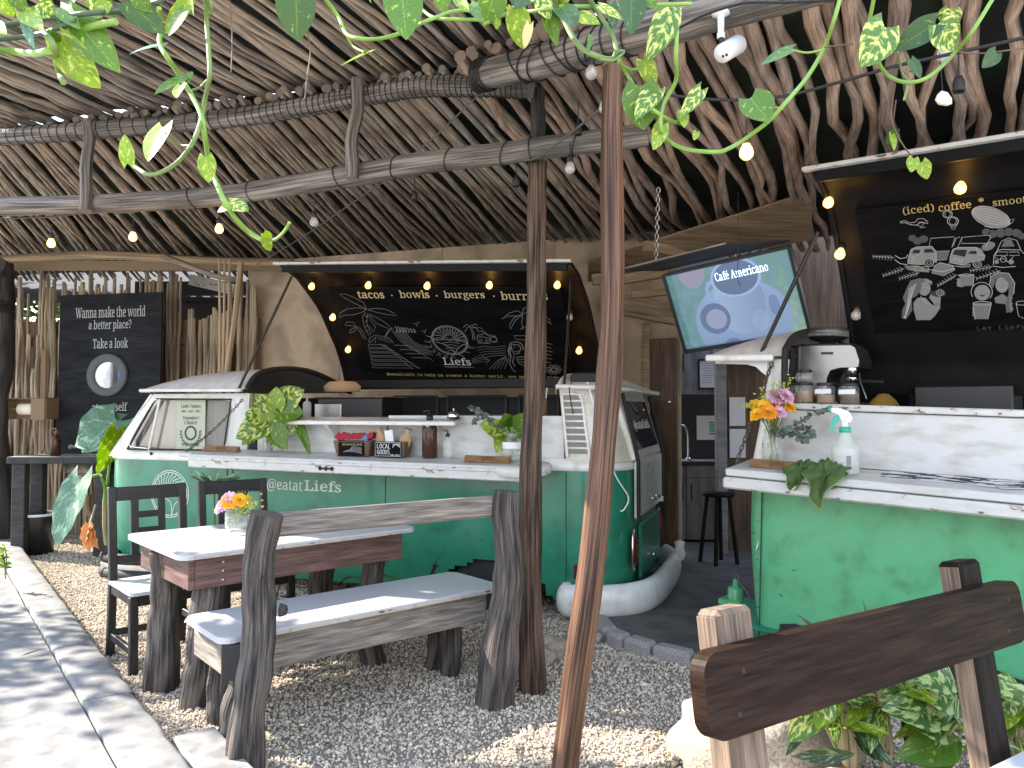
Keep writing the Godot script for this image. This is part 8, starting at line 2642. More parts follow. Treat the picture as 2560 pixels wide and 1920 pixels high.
func nets(st: SurfaceTool, limbs: Array, cell: float, blend: float) -> void:
	# surface nets over the smooth union of tapered capsules
	var lo := Vector3(99, 99, 99)
	var hi := -lo
	for l in limbs:
		var r: float = maxf(l[2], l[3]) + cell * 2.0
		for p in [l[0], l[1]]:
			lo = lo.min(p - Vector3(r, r, r))
			hi = hi.max(p + Vector3(r, r, r))
	var n := Vector3i(((hi - lo) / cell).ceil()) + Vector3i(2, 2, 2)
	var f := PackedFloat32Array()
	f.resize(n.x * n.y * n.z)
	f.fill(1.0)
	for l in limbs:
		var r: float = maxf(l[2], l[3]) + blend + cell * 3.0
		var a := Vector3i(((l[0].min(l[1]) - Vector3(r, r, r) - lo) / cell).floor()).clamp(Vector3i.ZERO, n - Vector3i.ONE)
		var b := Vector3i(((l[0].max(l[1]) + Vector3(r, r, r) - lo) / cell).ceil()).clamp(Vector3i.ZERO, n - Vector3i.ONE)
		var ab: Vector3 = l[1] - l[0]
		var q: float = maxf(ab.length_squared(), 0.000001)
		for z in range(a.z, b.z + 1):
			for y in range(a.y, b.y + 1):
				for x in range(a.x, b.x + 1):
					var p := lo + Vector3(x, y, z) * cell
					var k := clampf((p - l[0]).dot(ab) / q, 0.0, 1.0)
					var d: float = p.distance_to(l[0] + ab * k) - lerpf(l[2], l[3], k)
					var i := (z * n.y + y) * n.x + x
					var o := f[i]
					var h := maxf(blend - absf(o - d), 0.0) / blend
					f[i] = minf(o, d) - h * h * blend * 0.25
	var vert := {}
	var offs := [Vector3i(0, 0, 0), Vector3i(1, 0, 0), Vector3i(0, 1, 0), Vector3i(1, 1, 0), Vector3i(0, 0, 1), Vector3i(1, 0, 1), Vector3i(0, 1, 1), Vector3i(1, 1, 1)]
	for z in n.z - 1:
		for y in n.y - 1:
			for x in n.x - 1:
				var c := Vector3i(x, y, z)
				var base := (z * n.y + y) * n.x + x
				var inside := 0
				var v := []
				for o in offs:
					var g := f[base + (o.z * n.y + o.y) * n.x + o.x]
					v.append(g)
					if g < 0.0:
						inside += 1
				if inside == 0 or inside == 8:
					continue
				var sum := Vector3.ZERO
				var m := 0
				for e in [[0, 1], [0, 2], [0, 4], [1, 3], [1, 5], [2, 3], [2, 6], [3, 7], [4, 5], [4, 6], [5, 7], [6, 7]]:
					var p: float = v[e[0]]
					var q2: float = v[e[1]]
					if (p < 0.0) != (q2 < 0.0):
						sum += Vector3(offs[e[0]]).lerp(Vector3(offs[e[1]]), p / (p - q2))
						m += 1
				vert[c] = lo + (Vector3(c) + sum / m) * cell
	st.set_smooth_group(0)
	for c in vert:
		for ax in 3:
			var s := Vector3i.ZERO
			s[ax] = 1
			var here := f[(c.z * n.y + c.y) * n.x + c.x]
			var e: Vector3i = c + s
			if e.x >= n.x or e.y >= n.y or e.z >= n.z:
				continue
			var there := f[(e.z * n.y + e.y) * n.x + e.x]
			if (here < 0.0) == (there < 0.0):
				continue
			var u := Vector3i.ZERO
			var w := Vector3i.ZERO
			u[(ax + 1) % 3] = 1
			w[(ax + 2) % 3] = 1
			var quad := [c, c - u, c - u - w, c - w]
			var ok := true
			for q3 in quad:
				if not vert.has(q3):
					ok = false
			if not ok:
				continue
			if here > 0.0:
				quad.reverse()
			for i in [0, 2, 1, 0, 3, 2]:
				st.add_vertex(vert[quad[i]])


func left_board_chalk() -> Array:
	var s := []
	s.append([4, [2347,279,2341,209,2277,154,2209,111,2144,107,2181,154,2247,204,2313,254,2347,279]])
	s.append([4, [2347,279,2269,257,2158,263,2070,306,2043,358,2098,331,2197,330,2293,305,2347,279]])
	s.append([4, [2357,279,2434,272,2534,289,2584,326,2608,362,2534,346,2438,318,2355,285]])
	s.append([4, [2348,331,2417,376,2480,438,2533,530,2463,485,2385,434,2346,337]])
	s.append([4, [2323,312,2273,357,2253,452,2261,561,2289,544,2289,429,2334,325]])
	s.append([4, [2330,336,2347,420,2361,468,2323,527,2302,454]])
	s.append([4, [2170,454,2107,445,2058,443,2102,403,2165,412,2172,448]])
	s.append([4, [2168,460,2099,493,2073,529,2138,507,2176,466]])
	s.append([4, [2175,454,2188,522,2192,596,2215,609,2216,535,2200,461]])
	s.append([4, [2300,358,2333,348]])
	s.append([4, [2280,411,2313,400]])
	s.append([4, [2259,464,2293,453]])
	s.append([4, [2239,518,2273,507]])
	s.append([4, [2228,647,2255,592,2328,558,2454,599,2472,655]])
	s.append([4, [2239,647,2324,582,2294,649]])
	s.append([3, [2330,582,2456,624]])
	s.append([3, [2332,607,2458,649]])
	s.append([4, [2204,696,2216,665,2352,672,2396,702]])
	s.append([3, [2204,695,2362,704]])
	s.append([4, [2195,744,2207,713,2394,721,2444,752]])
	s.append([3, [2195,743,2405,753]])
	s.append([4, [2186,792,2198,760,2437,770,2492,801]])
	s.append([3, [2186,791,2448,802]])
	s.append([4, [2469,681,2606,691,2649,725]])
	s.append([4, [2176,841,2188,809,2480,820,2541,851]])
	s.append([3, [2177,840,2491,852]])
	s.append([4, [2512,730,2660,740,2697,773]])
	s.append([4, [2167,890,2179,858,2524,869,2590,901]])
	s.append([3, [2167,889,2535,902]])
	s.append([4, [2555,779,2713,789,2746,822]])
	s.append([4, [2157,940,2169,907,2567,919,2639,951]])
	s.append([3, [2158,938,2579,952]])
	s.append([4, [2598,828,2767,838,2794,872]])
	s.append([4, [2344,663,2458,805,2559,962]])
	s.append([4, [2374,671,2499,813,2635,964]])
	s.append([4, [2510,535,2526,578,2549,627,2585,684,2638,741,2711,784,2816,803]])
	s.append([4, [2532,526,2547,568,2567,614,2599,669,2647,723,2714,765,2809,783]])
	s.append([4, [2554,517,2567,557,2585,602,2613,654,2656,706,2716,746,2803,763]])
	s.append([4, [2576,509,2587,547,2603,589,2627,639,2665,689,2718,727,2796,743]])
	s.append([4, [2599,500,2607,536,2620,577,2641,625,2674,672,2721,707,2790,723]])
	s.append([4, [2621,492,2628,526,2638,564,2655,610,2683,654,2723,688,2784,703]])
	s.append([9, [2554,471,2561,495,2561,525,2541,536]])
	s.append([9, [2581,477,2589,501,2590,529,2571,537]])
	s.append([9, [2609,483,2616,507,2618,532,2600,539]])
	s.append([9, [2636,489,2644,513,2647,536,2630,540]])
	s.append([9, [2664,495,2672,519,2675,539,2659,541]])
	s.append([9, [2691,501,2699,525,2704,543,2688,542]])
	s.append([9, [2719,507,2727,531,2732,546,2717,543]])
	s.append([3, [2526,488,2476,509,2447,544]])
	s.append([3, [2508,503,2460,527,2440,559]])
	s.append([3, [2489,520,2444,544,2432,573]])
	s.append([3, [2471,536,2428,562,2425,587]])
	s.append([3, [2452,552,2412,579,2418,602]])
	s.append([4, [2735,449,2760,451,2759,480,2784,442,2800,441]])
	s.append([4, [2785,534,2811,535,2813,562,2830,524,2842,519]])
	s.append([8, [3166,728,3139,761,3104,786,3063,801,3019,806,2976,800,2936,783,2903,757,2877,723,2863,683,2859,642,2867,601,2886,563,2914,531,2949,507,2990,493,3032,489,3074,495,3113,512,3145,537,3170,570,3185,608,3190,649,3183,690,3166,728]])
	s.append([5, [3156,722,3131,752,3099,775,3062,789,3021,793,2981,787,2944,771,2913,746,2889,715,2875,679,2872,641,2879,603,2896,569,2921,540,2954,518,2991,505,3030,502,3069,508,3105,523,3136,547,3159,577,3173,612,3178,650,3172,687,3156,722]])
	s.append([6, [2969,628,2975,616,2984,606,2995,597,3007,590,3020,586,3032,585,3045,586,3056,590,3066,596,3073,604,3078,615,3081,626,3080,638,3076,650]])
	s.append([6, [2964,630,2946,615,2922,615,2895,623,2871,622]])
	s.append([6, [2974,612,2960,593,2938,586,2910,586,2889,578]])
	s.append([6, [2987,597,2980,575,2962,564,2938,557,2923,543]])
	s.append([6, [3003,585,3003,563,2989,550,2972,539,2964,522]])
	s.append([6, [3021,577,3025,557,3016,543,3004,530,3002,513]])
	s.append([6, [3038,574,3046,557,3040,543,3032,528,3036,513]])
	s.append([6, [3055,575,3064,562,3061,546,3058,531,3066,518]])
	s.append([6, [3069,581,3079,570,3080,553,3081,537,3092,527]])
	s.append([6, [3080,592,3092,582,3097,564,3103,548,3116,540]])
	s.append([6, [3087,606,3101,597,3111,578,3122,562,3138,558]])
	s.append([6, [3090,622,3107,614,3123,596,3139,583,3157,582]])
	s.append([6, [3088,640,3109,634,3130,619,3151,610,3170,615]])
	s.append([6, [3082,658,3105,657,3132,646,3155,644,3174,656]])
	s.append([6, [2862,639,2941,636,3023,637,3112,648,3183,681]])
	s.append([6, [2892,658,2966,691,3015,735,3028,803]])
	s.append([6, [3181,687,3127,703,3076,738,3028,803]])
	s.append([5, [2951,673,3031,663,3107,684]])
	s.append([5, [2956,704,3022,692,3088,715]])
	s.append([5, [2961,736,3014,721,3069,746]])
	s.append([5, [2966,768,3006,750,3050,777]])
	s.append([4, [2986,623,3005,612,3015,624]])
	s.append([4, [3042,626,3060,617,3067,629]])
	s.append([4, [3012,641,3022,649,3040,642]])
	s.append([4, [3180,702,3191,721,3232,738,3157,732]])
	s.append([4, [3141,748,3138,774,3179,791,3108,772]])
	s.append([4, [3087,783,3068,813,3110,830,3048,798]])
	s.append([4, [3025,803,2989,833,3031,850,2985,807]])
	s.append([4, [2962,806,2911,831,2953,848,2925,798]])
	s.append([4, [2906,790,2844,806,2886,824,2878,771]])
	s.append([4, [2864,758,2797,763,2839,781,2848,731]])
	s.append([4, [2842,713,2775,707,2817,724,2840,682]])
	s.append([4, [2842,663,2781,645,2823,662,2854,630]])
	s.append([4, [2864,612,2814,584,2856,601,2888,582]])
	s.append([7, [2890,944,3016,949]])
	s.append([6, [3026,949,3165,958]])
	s.append([4, [3256,496,3224,483,3190,516]])
	s.append([4, [3259,502,3225,518,3192,563]])
	s.append([4, [3266,496,3309,481,3324,499]])
	s.append([4, [3269,502,3308,521,3316,568]])
	s.append([4, [3253,507,3257,566,3244,647]])
	s.append([4, [3264,508,3272,566,3259,648]])
	s.append([5, [3282,637,3297,602,3349,593,3370,570,3329,557]])
	s.append([5, [3287,637,3280,684,3383,694,3400,647,3351,622,3297,620]])
	s.append([4, [3323,662,3322,666,3319,669,3316,672,3313,674,3309,675,3305,676,3302,675,3299,674,3297,671,3295,668,3295,665,3295,661,3297,658,3299,654,3302,651,3305,649,3309,648,3313,648,3316,648,3319,650,3321,652,3323,655,3323,659,3323,662]])
	s.append([4, [3378,670,3376,674,3374,677,3371,680,3368,682,3364,683,3360,684,3357,683,3354,682,3352,679,3350,676,3350,673,3350,669,3352,666,3354,662,3357,659,3360,657,3364,656,3368,656,3371,656,3374,658,3376,660,3378,663,3378,666,3378,670]])
	s.append([4, [3375,570,3401,624,3458,632,3461,679,3396,683]])
	s.append([4, [3461,650,3454,664,3440,674,3425,678,3411,673,3403,662,3403,647,3410,633,3424,623,3439,620,3453,624,3461,635,3461,650]])
	s.append([4, [3274,520,3348,523,3379,594,3461,620]])
	s.append([3, [3241,737,3325,722,3422,735,3525,723]])
	s.append([3, [3254,764,3339,749,3416,758,3518,749]])
	s.append([3, [3267,791,3352,776,3410,782,3512,775]])
	s.append([3, [3280,818,3365,803,3404,806,3506,801]])
	s.append([3, [3293,846,3378,830,3398,830,3500,827]])
	s.append([3, [3176,863,3270,817,3335,880,3292,928]])
	s.append([3, [3172,878,3284,842,3335,880,3292,928]])
	s.append([3, [3168,893,3298,867,3335,880,3292,928]])
	s.append([3, [3163,908,3312,892,3335,880,3292,928]])
	s.append([3, [3310,979,3416,882,3507,836]])
	s.append([3, [3346,979,3443,875,3503,853]])
	s.append([3, [3381,980,3469,869,3499,870]])
	s.append([3, [3417,981,3496,862,3495,887]])
	s.append([3, [3452,982,3523,856,3491,904]])
	s.append([4, [3752,396,3712,363,3640,383,3557,442,3632,414,3700,417,3751,399]])
	s.append([4, [3751,399,3669,432,3612,501,3607,550,3677,456,3750,404]])
	s.append([4, [3752,396,3770,342,3813,329]])
	s.append([4, [3758,396,3816,376,3915,412,3965,462,3974,518,3930,468,3834,416]])
	s.append([4, [3750,404,3721,490,3723,555]])
	s.append([4, [3696,554,3735,531,3772,549]])
	s.append([4, [3626,617,3749,625,3732,670,3631,658,3626,617]])
	s.append([7, [3625,683,3572,698,3531,782,3533,833]])
	s.append([7, [3625,683,3669,702,3682,769,3661,769]])
	s.append([6, [3577,707,3570,766,3580,818,3624,810,3658,752,3645,717,3589,716]])
	s.append([4, [3588,783,3606,796,3630,781]])
	s.append([4, [3593,750,3605,747]])
	s.append([4, [3632,744,3643,743]])
	s.append([6, [3543,851,3513,920,3525,991,3548,1019]])
	s.append([6, [3576,835,3545,904,3555,957]])
	s.append([6, [3593,853,3700,847]])
	s.append([5, [3591,861,3598,922,3674,968]])
	s.append([4, [3601,879,3693,881]])
	s.append([4, [3602,905,3686,911]])
	s.append([4, [3557,731,3534,799,3536,851]])
	s.append([4, [3566,732,3541,799,3542,851]])
	s.append([4, [3574,732,3548,799,3548,851]])
	s.append([5, [3916,1000,3958,989,3972,1001,3954,1013,3916,1002]])
	s.append([5, [3910,1010,3948,1022,3948,1039,3926,1040,3909,1011]])
	s.append([5, [3899,1015,3915,1045,3901,1059,3886,1049,3898,1015]])
	s.append([5, [3889,1013,3875,1047,3853,1051,3852,1034,3887,1012]])
	s.append([5, [3883,1005,3846,1026,3827,1019,3840,1003,3883,1003]])
	s.append([5, [3885,994,3842,994,3836,978,3857,971,3886,993]])
	s.append([5, [3894,986,3866,964,3874,948,3893,953,3896,985]])
	s.append([5, [3905,984,3905,951,3923,942,3932,956,3907,985]])
	s.append([5, [3914,990,3941,961,3962,963,3956,980,3915,991]])
	s.append([5, [3880,717,3902,710,3940,724]])
	s.append([5, [3872,757,3894,750,3921,764]])
	s.append([5, [3864,797,3886,790,3924,804]])
	s.append([5, [3855,838,3878,830,3905,844]])
	s.append([5, [3847,879,3869,871,3908,885]])
	s.append([5, [3839,920,3861,912,3889,926]])
	return s

func right_board_lines() -> Array:
	var s := []
	s.append([5, [704,199,725,192,754,211,779,208,791,192,820,193,840,216,837,225,808,212,782,227,753,220,729,205,709,205,704,199]])
	s.append([4, [782,224,810,245,825,244]])
	s.append([4, [791,210,822,220,800,247]])
	s.append([5, [957,187,956,192,954,197,950,201,945,204,940,205,934,205,928,204,923,201,919,197,916,192,915,187,914,181,916,175,918,170,922,167,927,164,932,162,938,162,943,164,948,167,952,171,955,176,957,181,957,187]])
	s.append([3, [949,186,948,190,947,194,944,197,941,200,938,201,934,201,931,200,928,198,926,195,924,191,923,187,923,182,924,178,925,174,928,171,931,168,934,167,937,167,941,168,944,170,946,173,948,177,949,181,949,186]])
	s.append([5, [982,229,981,235,978,241,974,245,968,248,962,250,955,250,948,248,942,245,937,240,933,235,931,229,931,222,933,216,936,211,940,206,946,203,952,202,959,202,965,204,971,207,976,211,980,217,982,223,982,229]])
	s.append([3, [973,228,972,233,970,237,967,241,963,244,959,245,955,245,951,244,947,242,944,238,942,234,941,229,941,224,942,219,944,214,947,211,950,208,954,207,959,206,963,208,966,210,969,214,971,218,973,223,973,228]])
	s.append([4, [935,235,947,259]])
	s.append([4, [977,243,966,262]])
	s.append([4, [949,259,948,272,962,274,964,260,949,259]])
	s.append([5, [1209,270,1202,281,1190,289,1174,292,1155,290,1134,285,1113,275,1092,262,1074,246,1060,229,1051,212,1047,195,1049,181,1056,170,1068,163,1084,160,1103,162,1124,168,1145,178,1165,191,1183,207,1197,223,1206,240,1210,256,1209,270]])
	s.append([4, [1050,182,1057,171,1069,164,1085,161,1104,163,1125,168,1145,178,1165,191,1182,206,1196,223,1205,240,1209,256,1207,270]])
	s.append([4, [1050,182,1056,174,1067,170,1082,170,1100,174,1120,181,1141,191,1161,204,1178,218,1193,232,1203,246,1208,259,1207,270]])
	s.append([4, [1050,182,1055,178,1064,177,1079,179,1096,185,1116,194,1137,204,1157,216,1175,229,1190,241,1200,253,1207,262,1207,270]])
	s.append([4, [1050,182,1053,181,1062,183,1075,189,1092,196,1112,206,1132,217,1152,229,1171,240,1187,251,1198,259,1205,266,1207,270]])
	s.append([4, [1050,182,1052,184,1060,190,1072,198,1088,208,1107,219,1128,230,1148,241,1167,252,1184,260,1196,266,1204,269,1207,270]])
	s.append([4, [1050,182,1051,188,1057,196,1069,207,1084,219,1103,231,1123,243,1144,254,1163,263,1181,269,1194,272,1203,273,1207,270]])
	s.append([4, [1050,182,1050,191,1055,203,1066,216,1081,231,1099,244,1119,257,1140,267,1160,274,1178,278,1192,279,1202,276,1207,270]])
	s.append([4, [1205,253,1231,251,1217,271,1203,281]])
	s.append([5, [1097,273,1132,286,1163,290]])
	s.append([5, [715,445,724,409,741,367,768,355,843,360,862,392,856,459]])
	s.append([5, [712,448,732,456,792,465]])
	s.append([4, [730,397,746,417,771,401,797,398]])
	s.append([4, [754,433,753,436,752,438,751,439,749,441,747,441,745,441,743,441,741,440,739,438,738,436,737,434,737,432,738,430,739,428,740,426,742,425,744,424,746,424,749,425,750,426,752,427,753,429,754,431,754,433]])
	s.append([5, [844,458,842,464,840,469,835,474,830,477,825,479,819,479,813,478,807,475,803,471,800,465,798,459,798,453,799,447,802,442,806,438,811,434,817,433,823,432,829,434,834,437,839,441,842,446,844,452,844,458]])
	s.append([4, [832,457,831,459,830,462,828,464,825,466,823,467,820,467,817,466,814,465,812,463,811,460,810,457,810,455,811,452,812,449,814,447,816,445,819,445,822,445,825,445,827,447,829,449,831,451,832,454,832,457]])
	s.append([4, [831,359,843,312,954,316,958,325,939,376]])
	s.append([4, [862,392,928,396]])
	s.append([4, [854,446,909,446]])
	s.append([5, [922,465,927,429,943,389,968,380,1052,389]])
	s.append([5, [916,468,920,480,977,498,1015,498,1018,488,978,486,922,465]])
	s.append([4, [957,448,957,450,955,452,954,454,952,455,950,456,948,456,945,455,943,454,942,452,941,450,940,448,940,446,940,443,941,441,943,440,945,438,947,438,949,438,951,438,953,439,955,441,956,443,957,445,957,448]])
	s.append([4, [982,459,982,462,981,464,979,466,977,467,975,468,972,468,970,468,967,467,966,465,964,462,964,460,963,457,964,455,965,452,967,450,969,449,971,448,974,448,976,449,978,450,980,452,982,454,982,456,982,459]])
	s.append([5, [1068,488,1067,493,1065,498,1061,501,1057,504,1053,506,1048,506,1043,505,1039,502,1035,499,1032,495,1031,490,1030,485,1031,480,1034,476,1037,472,1041,469,1046,468,1051,468,1055,469,1060,471,1063,474,1066,479,1067,483,1068,488]])
	s.append([4, [1058,487,1057,490,1056,492,1055,493,1053,495,1051,495,1048,496,1046,495,1044,494,1043,492,1042,490,1041,488,1041,486,1041,484,1042,481,1044,480,1046,478,1048,478,1050,478,1052,478,1054,479,1056,481,1057,483,1057,485,1058,487]])
	s.append([4, [968,377,991,323,1116,326,1122,339,1093,393]])
	s.append([4, [991,326,984,358,1095,370]])
	s.append([4, [947,368,963,326,982,319]])
	s.append([4, [1056,389,1053,430,1090,440]])
	s.append([5, [1123,497,1129,444,1146,417,1169,413,1248,425,1260,446]])
	s.append([4, [1135,445,1143,425,1190,430,1189,450,1135,445]])
	s.append([4, [1197,431,1239,435,1240,455,1196,451]])
	s.append([4, [1130,450,1147,469,1170,466,1204,504]])
	s.append([4, [1216,459,1192,485]])
	s.append([4, [1183,472,1183,476,1181,480,1179,483,1176,485,1173,487,1169,487,1166,486,1162,484,1160,481,1158,477,1157,473,1157,469,1157,465,1159,461,1161,458,1164,456,1168,454,1171,454,1174,455,1178,457,1180,460,1182,463,1183,468,1183,472]])
	s.append([6, [1120,505,1163,517,1221,516]])
	s.append([4, [1146,414,1167,367,1199,351,1234,369,1248,422]])
	s.append([6, [655,395,679,417,711,414,720,396]])
	s.append([6, [650,420,675,448,711,458]])
	s.append([6, [824,499,877,517,938,504]])
	s.append([6, [827,518,885,542,942,510]])
	s.append([6, [841,482,873,461,930,484,942,510]])
	s.append([4, [786,495,782,500,772,503,761,501,750,496,743,488,742,481,747,475,756,473,768,474,778,480,785,487,786,495]])
	s.append([4, [816,492,813,500,806,505,798,506,790,503,785,497,784,489,786,482,793,477,801,476,809,479,814,485,816,492]])
	s.append([4, [649,407,538,390]])
	s.append([3, [640,406,625,390]])
	s.append([3, [640,406,628,424]])
	s.append([3, [624,403,610,389]])
	s.append([3, [624,403,613,421]])
	s.append([3, [609,401,595,387]])
	s.append([3, [609,401,598,417]])
	s.append([3, [593,398,580,386]])
	s.append([3, [593,398,583,413]])
	s.append([3, [577,396,565,384]])
	s.append([3, [577,396,568,410]])
	s.append([3, [561,393,550,382]])
	s.append([3, [561,393,553,406]])
	s.append([3, [545,391,535,381]])
	s.append([3, [545,391,537,403]])
	s.append([4, [692,481,576,516]])
	s.append([3, [683,484,668,468]])
	s.append([3, [683,484,672,502]])
	s.append([3, [667,489,653,474]])
	s.append([3, [667,489,656,506]])
	s.append([3, [650,494,637,480]])
	s.append([3, [650,494,640,510]])
	s.append([3, [634,499,621,486]])
	s.append([3, [634,499,624,514]])
	s.append([3, [617,504,605,492]])
	s.append([3, [617,504,608,518]])
	s.append([3, [601,509,590,498]])
	s.append([3, [601,509,592,522]])
	s.append([3, [584,514,574,503]])
	s.append([3, [584,514,576,526]])
	s.append([4, [767,513,659,542]])
	s.append([3, [758,515,743,500]])
	s.append([3, [758,515,747,534]])
	s.append([3, [743,520,729,505]])
	s.append([3, [743,520,732,537]])
	s.append([3, [728,524,714,510]])
	s.append([3, [728,524,718,540]])
	s.append([3, [712,528,700,515]])
	s.append([3, [712,528,703,543]])
	s.append([3, [697,532,685,520]])
	s.append([3, [697,532,688,546]])
	s.append([3, [681,536,671,525]])
	s.append([3, [681,536,673,549]])
	s.append([3, [666,540,656,530]])
	s.append([3, [666,540,658,553]])
	s.append([4, [949,541,849,602]])
	s.append([3, [941,546,927,531]])
	s.append([3, [941,546,931,564]])
	s.append([3, [927,555,913,541]])
	s.append([3, [927,555,917,572]])
	s.append([3, [913,563,900,550]])
	s.append([3, [913,563,904,579]])
	s.append([3, [899,572,887,560]])
	s.append([3, [899,572,890,587]])
	s.append([3, [885,581,873,569]])
	s.append([3, [885,581,876,595]])
	s.append([3, [870,590,860,579]])
	s.append([3, [870,590,863,603]])
	s.append([3, [856,598,846,588]])
	s.append([3, [856,598,849,610]])
	s.append([4, [1117,508,1013,523]])
	s.append([3, [1109,509,1095,494]])
	s.append([3, [1109,509,1100,527]])
	s.append([3, [1095,511,1081,497]])
	s.append([3, [1095,511,1085,528]])
	s.append([3, [1080,513,1067,500]])
	s.append([3, [1080,513,1071,529]])
	s.append([3, [1065,515,1053,503]])
	s.append([3, [1065,515,1057,530]])
	s.append([3, [1050,517,1039,506]])
	s.append([3, [1050,517,1042,531]])
	s.append([3, [1035,520,1025,509]])
	s.append([3, [1035,520,1028,532]])
	s.append([3, [1020,522,1011,512]])
	s.append([3, [1020,522,1013,533]])
	s.append([4, [1153,535,1038,574]])
	s.append([3, [1144,538,1130,523]])
	s.append([3, [1144,538,1134,555]])
	s.append([3, [1127,543,1114,530]])
	s.append([3, [1127,543,1118,560]])
	s.append([3, [1111,549,1099,536]])
	s.append([3, [1111,549,1103,564]])
	s.append([3, [1095,554,1083,542]])
	s.append([3, [1095,554,1087,569]])
	s.append([3, [1079,560,1068,549]])
	s.append([3, [1079,560,1071,573]])
	s.append([3, [1062,565,1052,555]])
	s.append([3, [1062,565,1055,578]])
	s.append([3, [1045,571,1036,561]])
	s.append([3, [1045,571,1039,583]])
	s.append([4, [876,647,875,652,873,657,869,661,865,663,861,665,856,665,851,664,847,662,844,659,841,655,840,650,840,645,841,640,843,636,846,632,850,629,855,627,860,627,864,628,868,630,872,634,874,638,876,642,876,647]])
	s.append([4, [867,647,866,649,865,652,864,653,862,655,859,656,857,656,855,655,853,654,851,653,850,650,849,648,849,646,849,643,851,641,852,639,854,638,856,637,859,637,861,637,863,638,865,640,866,642,867,644,867,647]])
	s.append([3, [775,609,785,607]])
	s.append([3, [795,608,804,612]])
	s.append([3, [777,642,789,643]])
	s.append([5, [756,660,778,700,803,715]])
	s.append([4, [745,575,716,644,692,722,661,801]])
	s.append([4, [737,581,710,657,686,733,659,801]])
	s.append([4, [729,587,703,669,681,745,657,801]])
	s.append([4, [721,592,696,682,675,757,655,800]])
	s.append([4, [713,598,689,695,669,769,653,800]])
	s.append([4, [705,604,683,708,664,781,651,800]])
	s.append([5, [954,545,993,539,1030,548,1020,618]])
	s.append([5, [954,545,992,553,1030,548]])
	s.append([5, [1096,621,1107,567,1143,546,1188,553,1212,612,1204,678]])
	s.append([5, [1013,682,1009,668,1008,654,1010,640,1015,627,1022,615,1032,606,1043,600,1055,597,1067,598,1078,601,1088,608,1097,618,1103,630,1107,643,1108,657,1106,671,1101,684,1094,696]])
	s.append([4, [1040,679,1063,696,1083,672]])
	s.append([4, [1132,636,1152,650,1174,636]])
	s.append([3, [1134,609,1146,607]])
	s.append([3, [1164,608,1175,610]])
	s.append([3, [1040,651,1052,649]])
	s.append([3, [1071,650,1082,652]])
	s.append([5, [1099,728,1098,731,1093,733,1086,735,1077,736,1066,737,1055,736,1044,735,1033,734,1024,731,1017,728,1013,725,1012,722,1013,720,1018,717,1025,715,1034,714,1045,713,1057,714,1068,715,1078,717,1087,719,1094,722,1098,725,1099,728]])
	s.append([5, [1012,724,1015,824]])
	s.append([5, [1098,730,1075,826]])
	s.append([4, [1184,695,1198,702,1186,710]])
	s.append([4, [1187,711,1193,717,1185,726]])
	s.append([4, [1183,727,1196,734,1184,742]])
	s.append([4, [1185,743,1191,749,1183,758]])
	s.append([4, [1181,759,1194,766,1182,774]])
	s.append([4, [1184,775,1190,782,1181,790]])
	s.append([5, [1262,736,1261,739,1258,742,1254,744,1249,746,1243,747,1236,747,1230,746,1224,745,1219,742,1215,740,1213,737,1212,733,1213,730,1216,727,1220,725,1225,723,1231,723,1238,723,1244,723,1250,725,1255,727,1259,730,1261,733,1262,736]])
	s.append([5, [1212,736,1219,814,1242,828]])
	return s

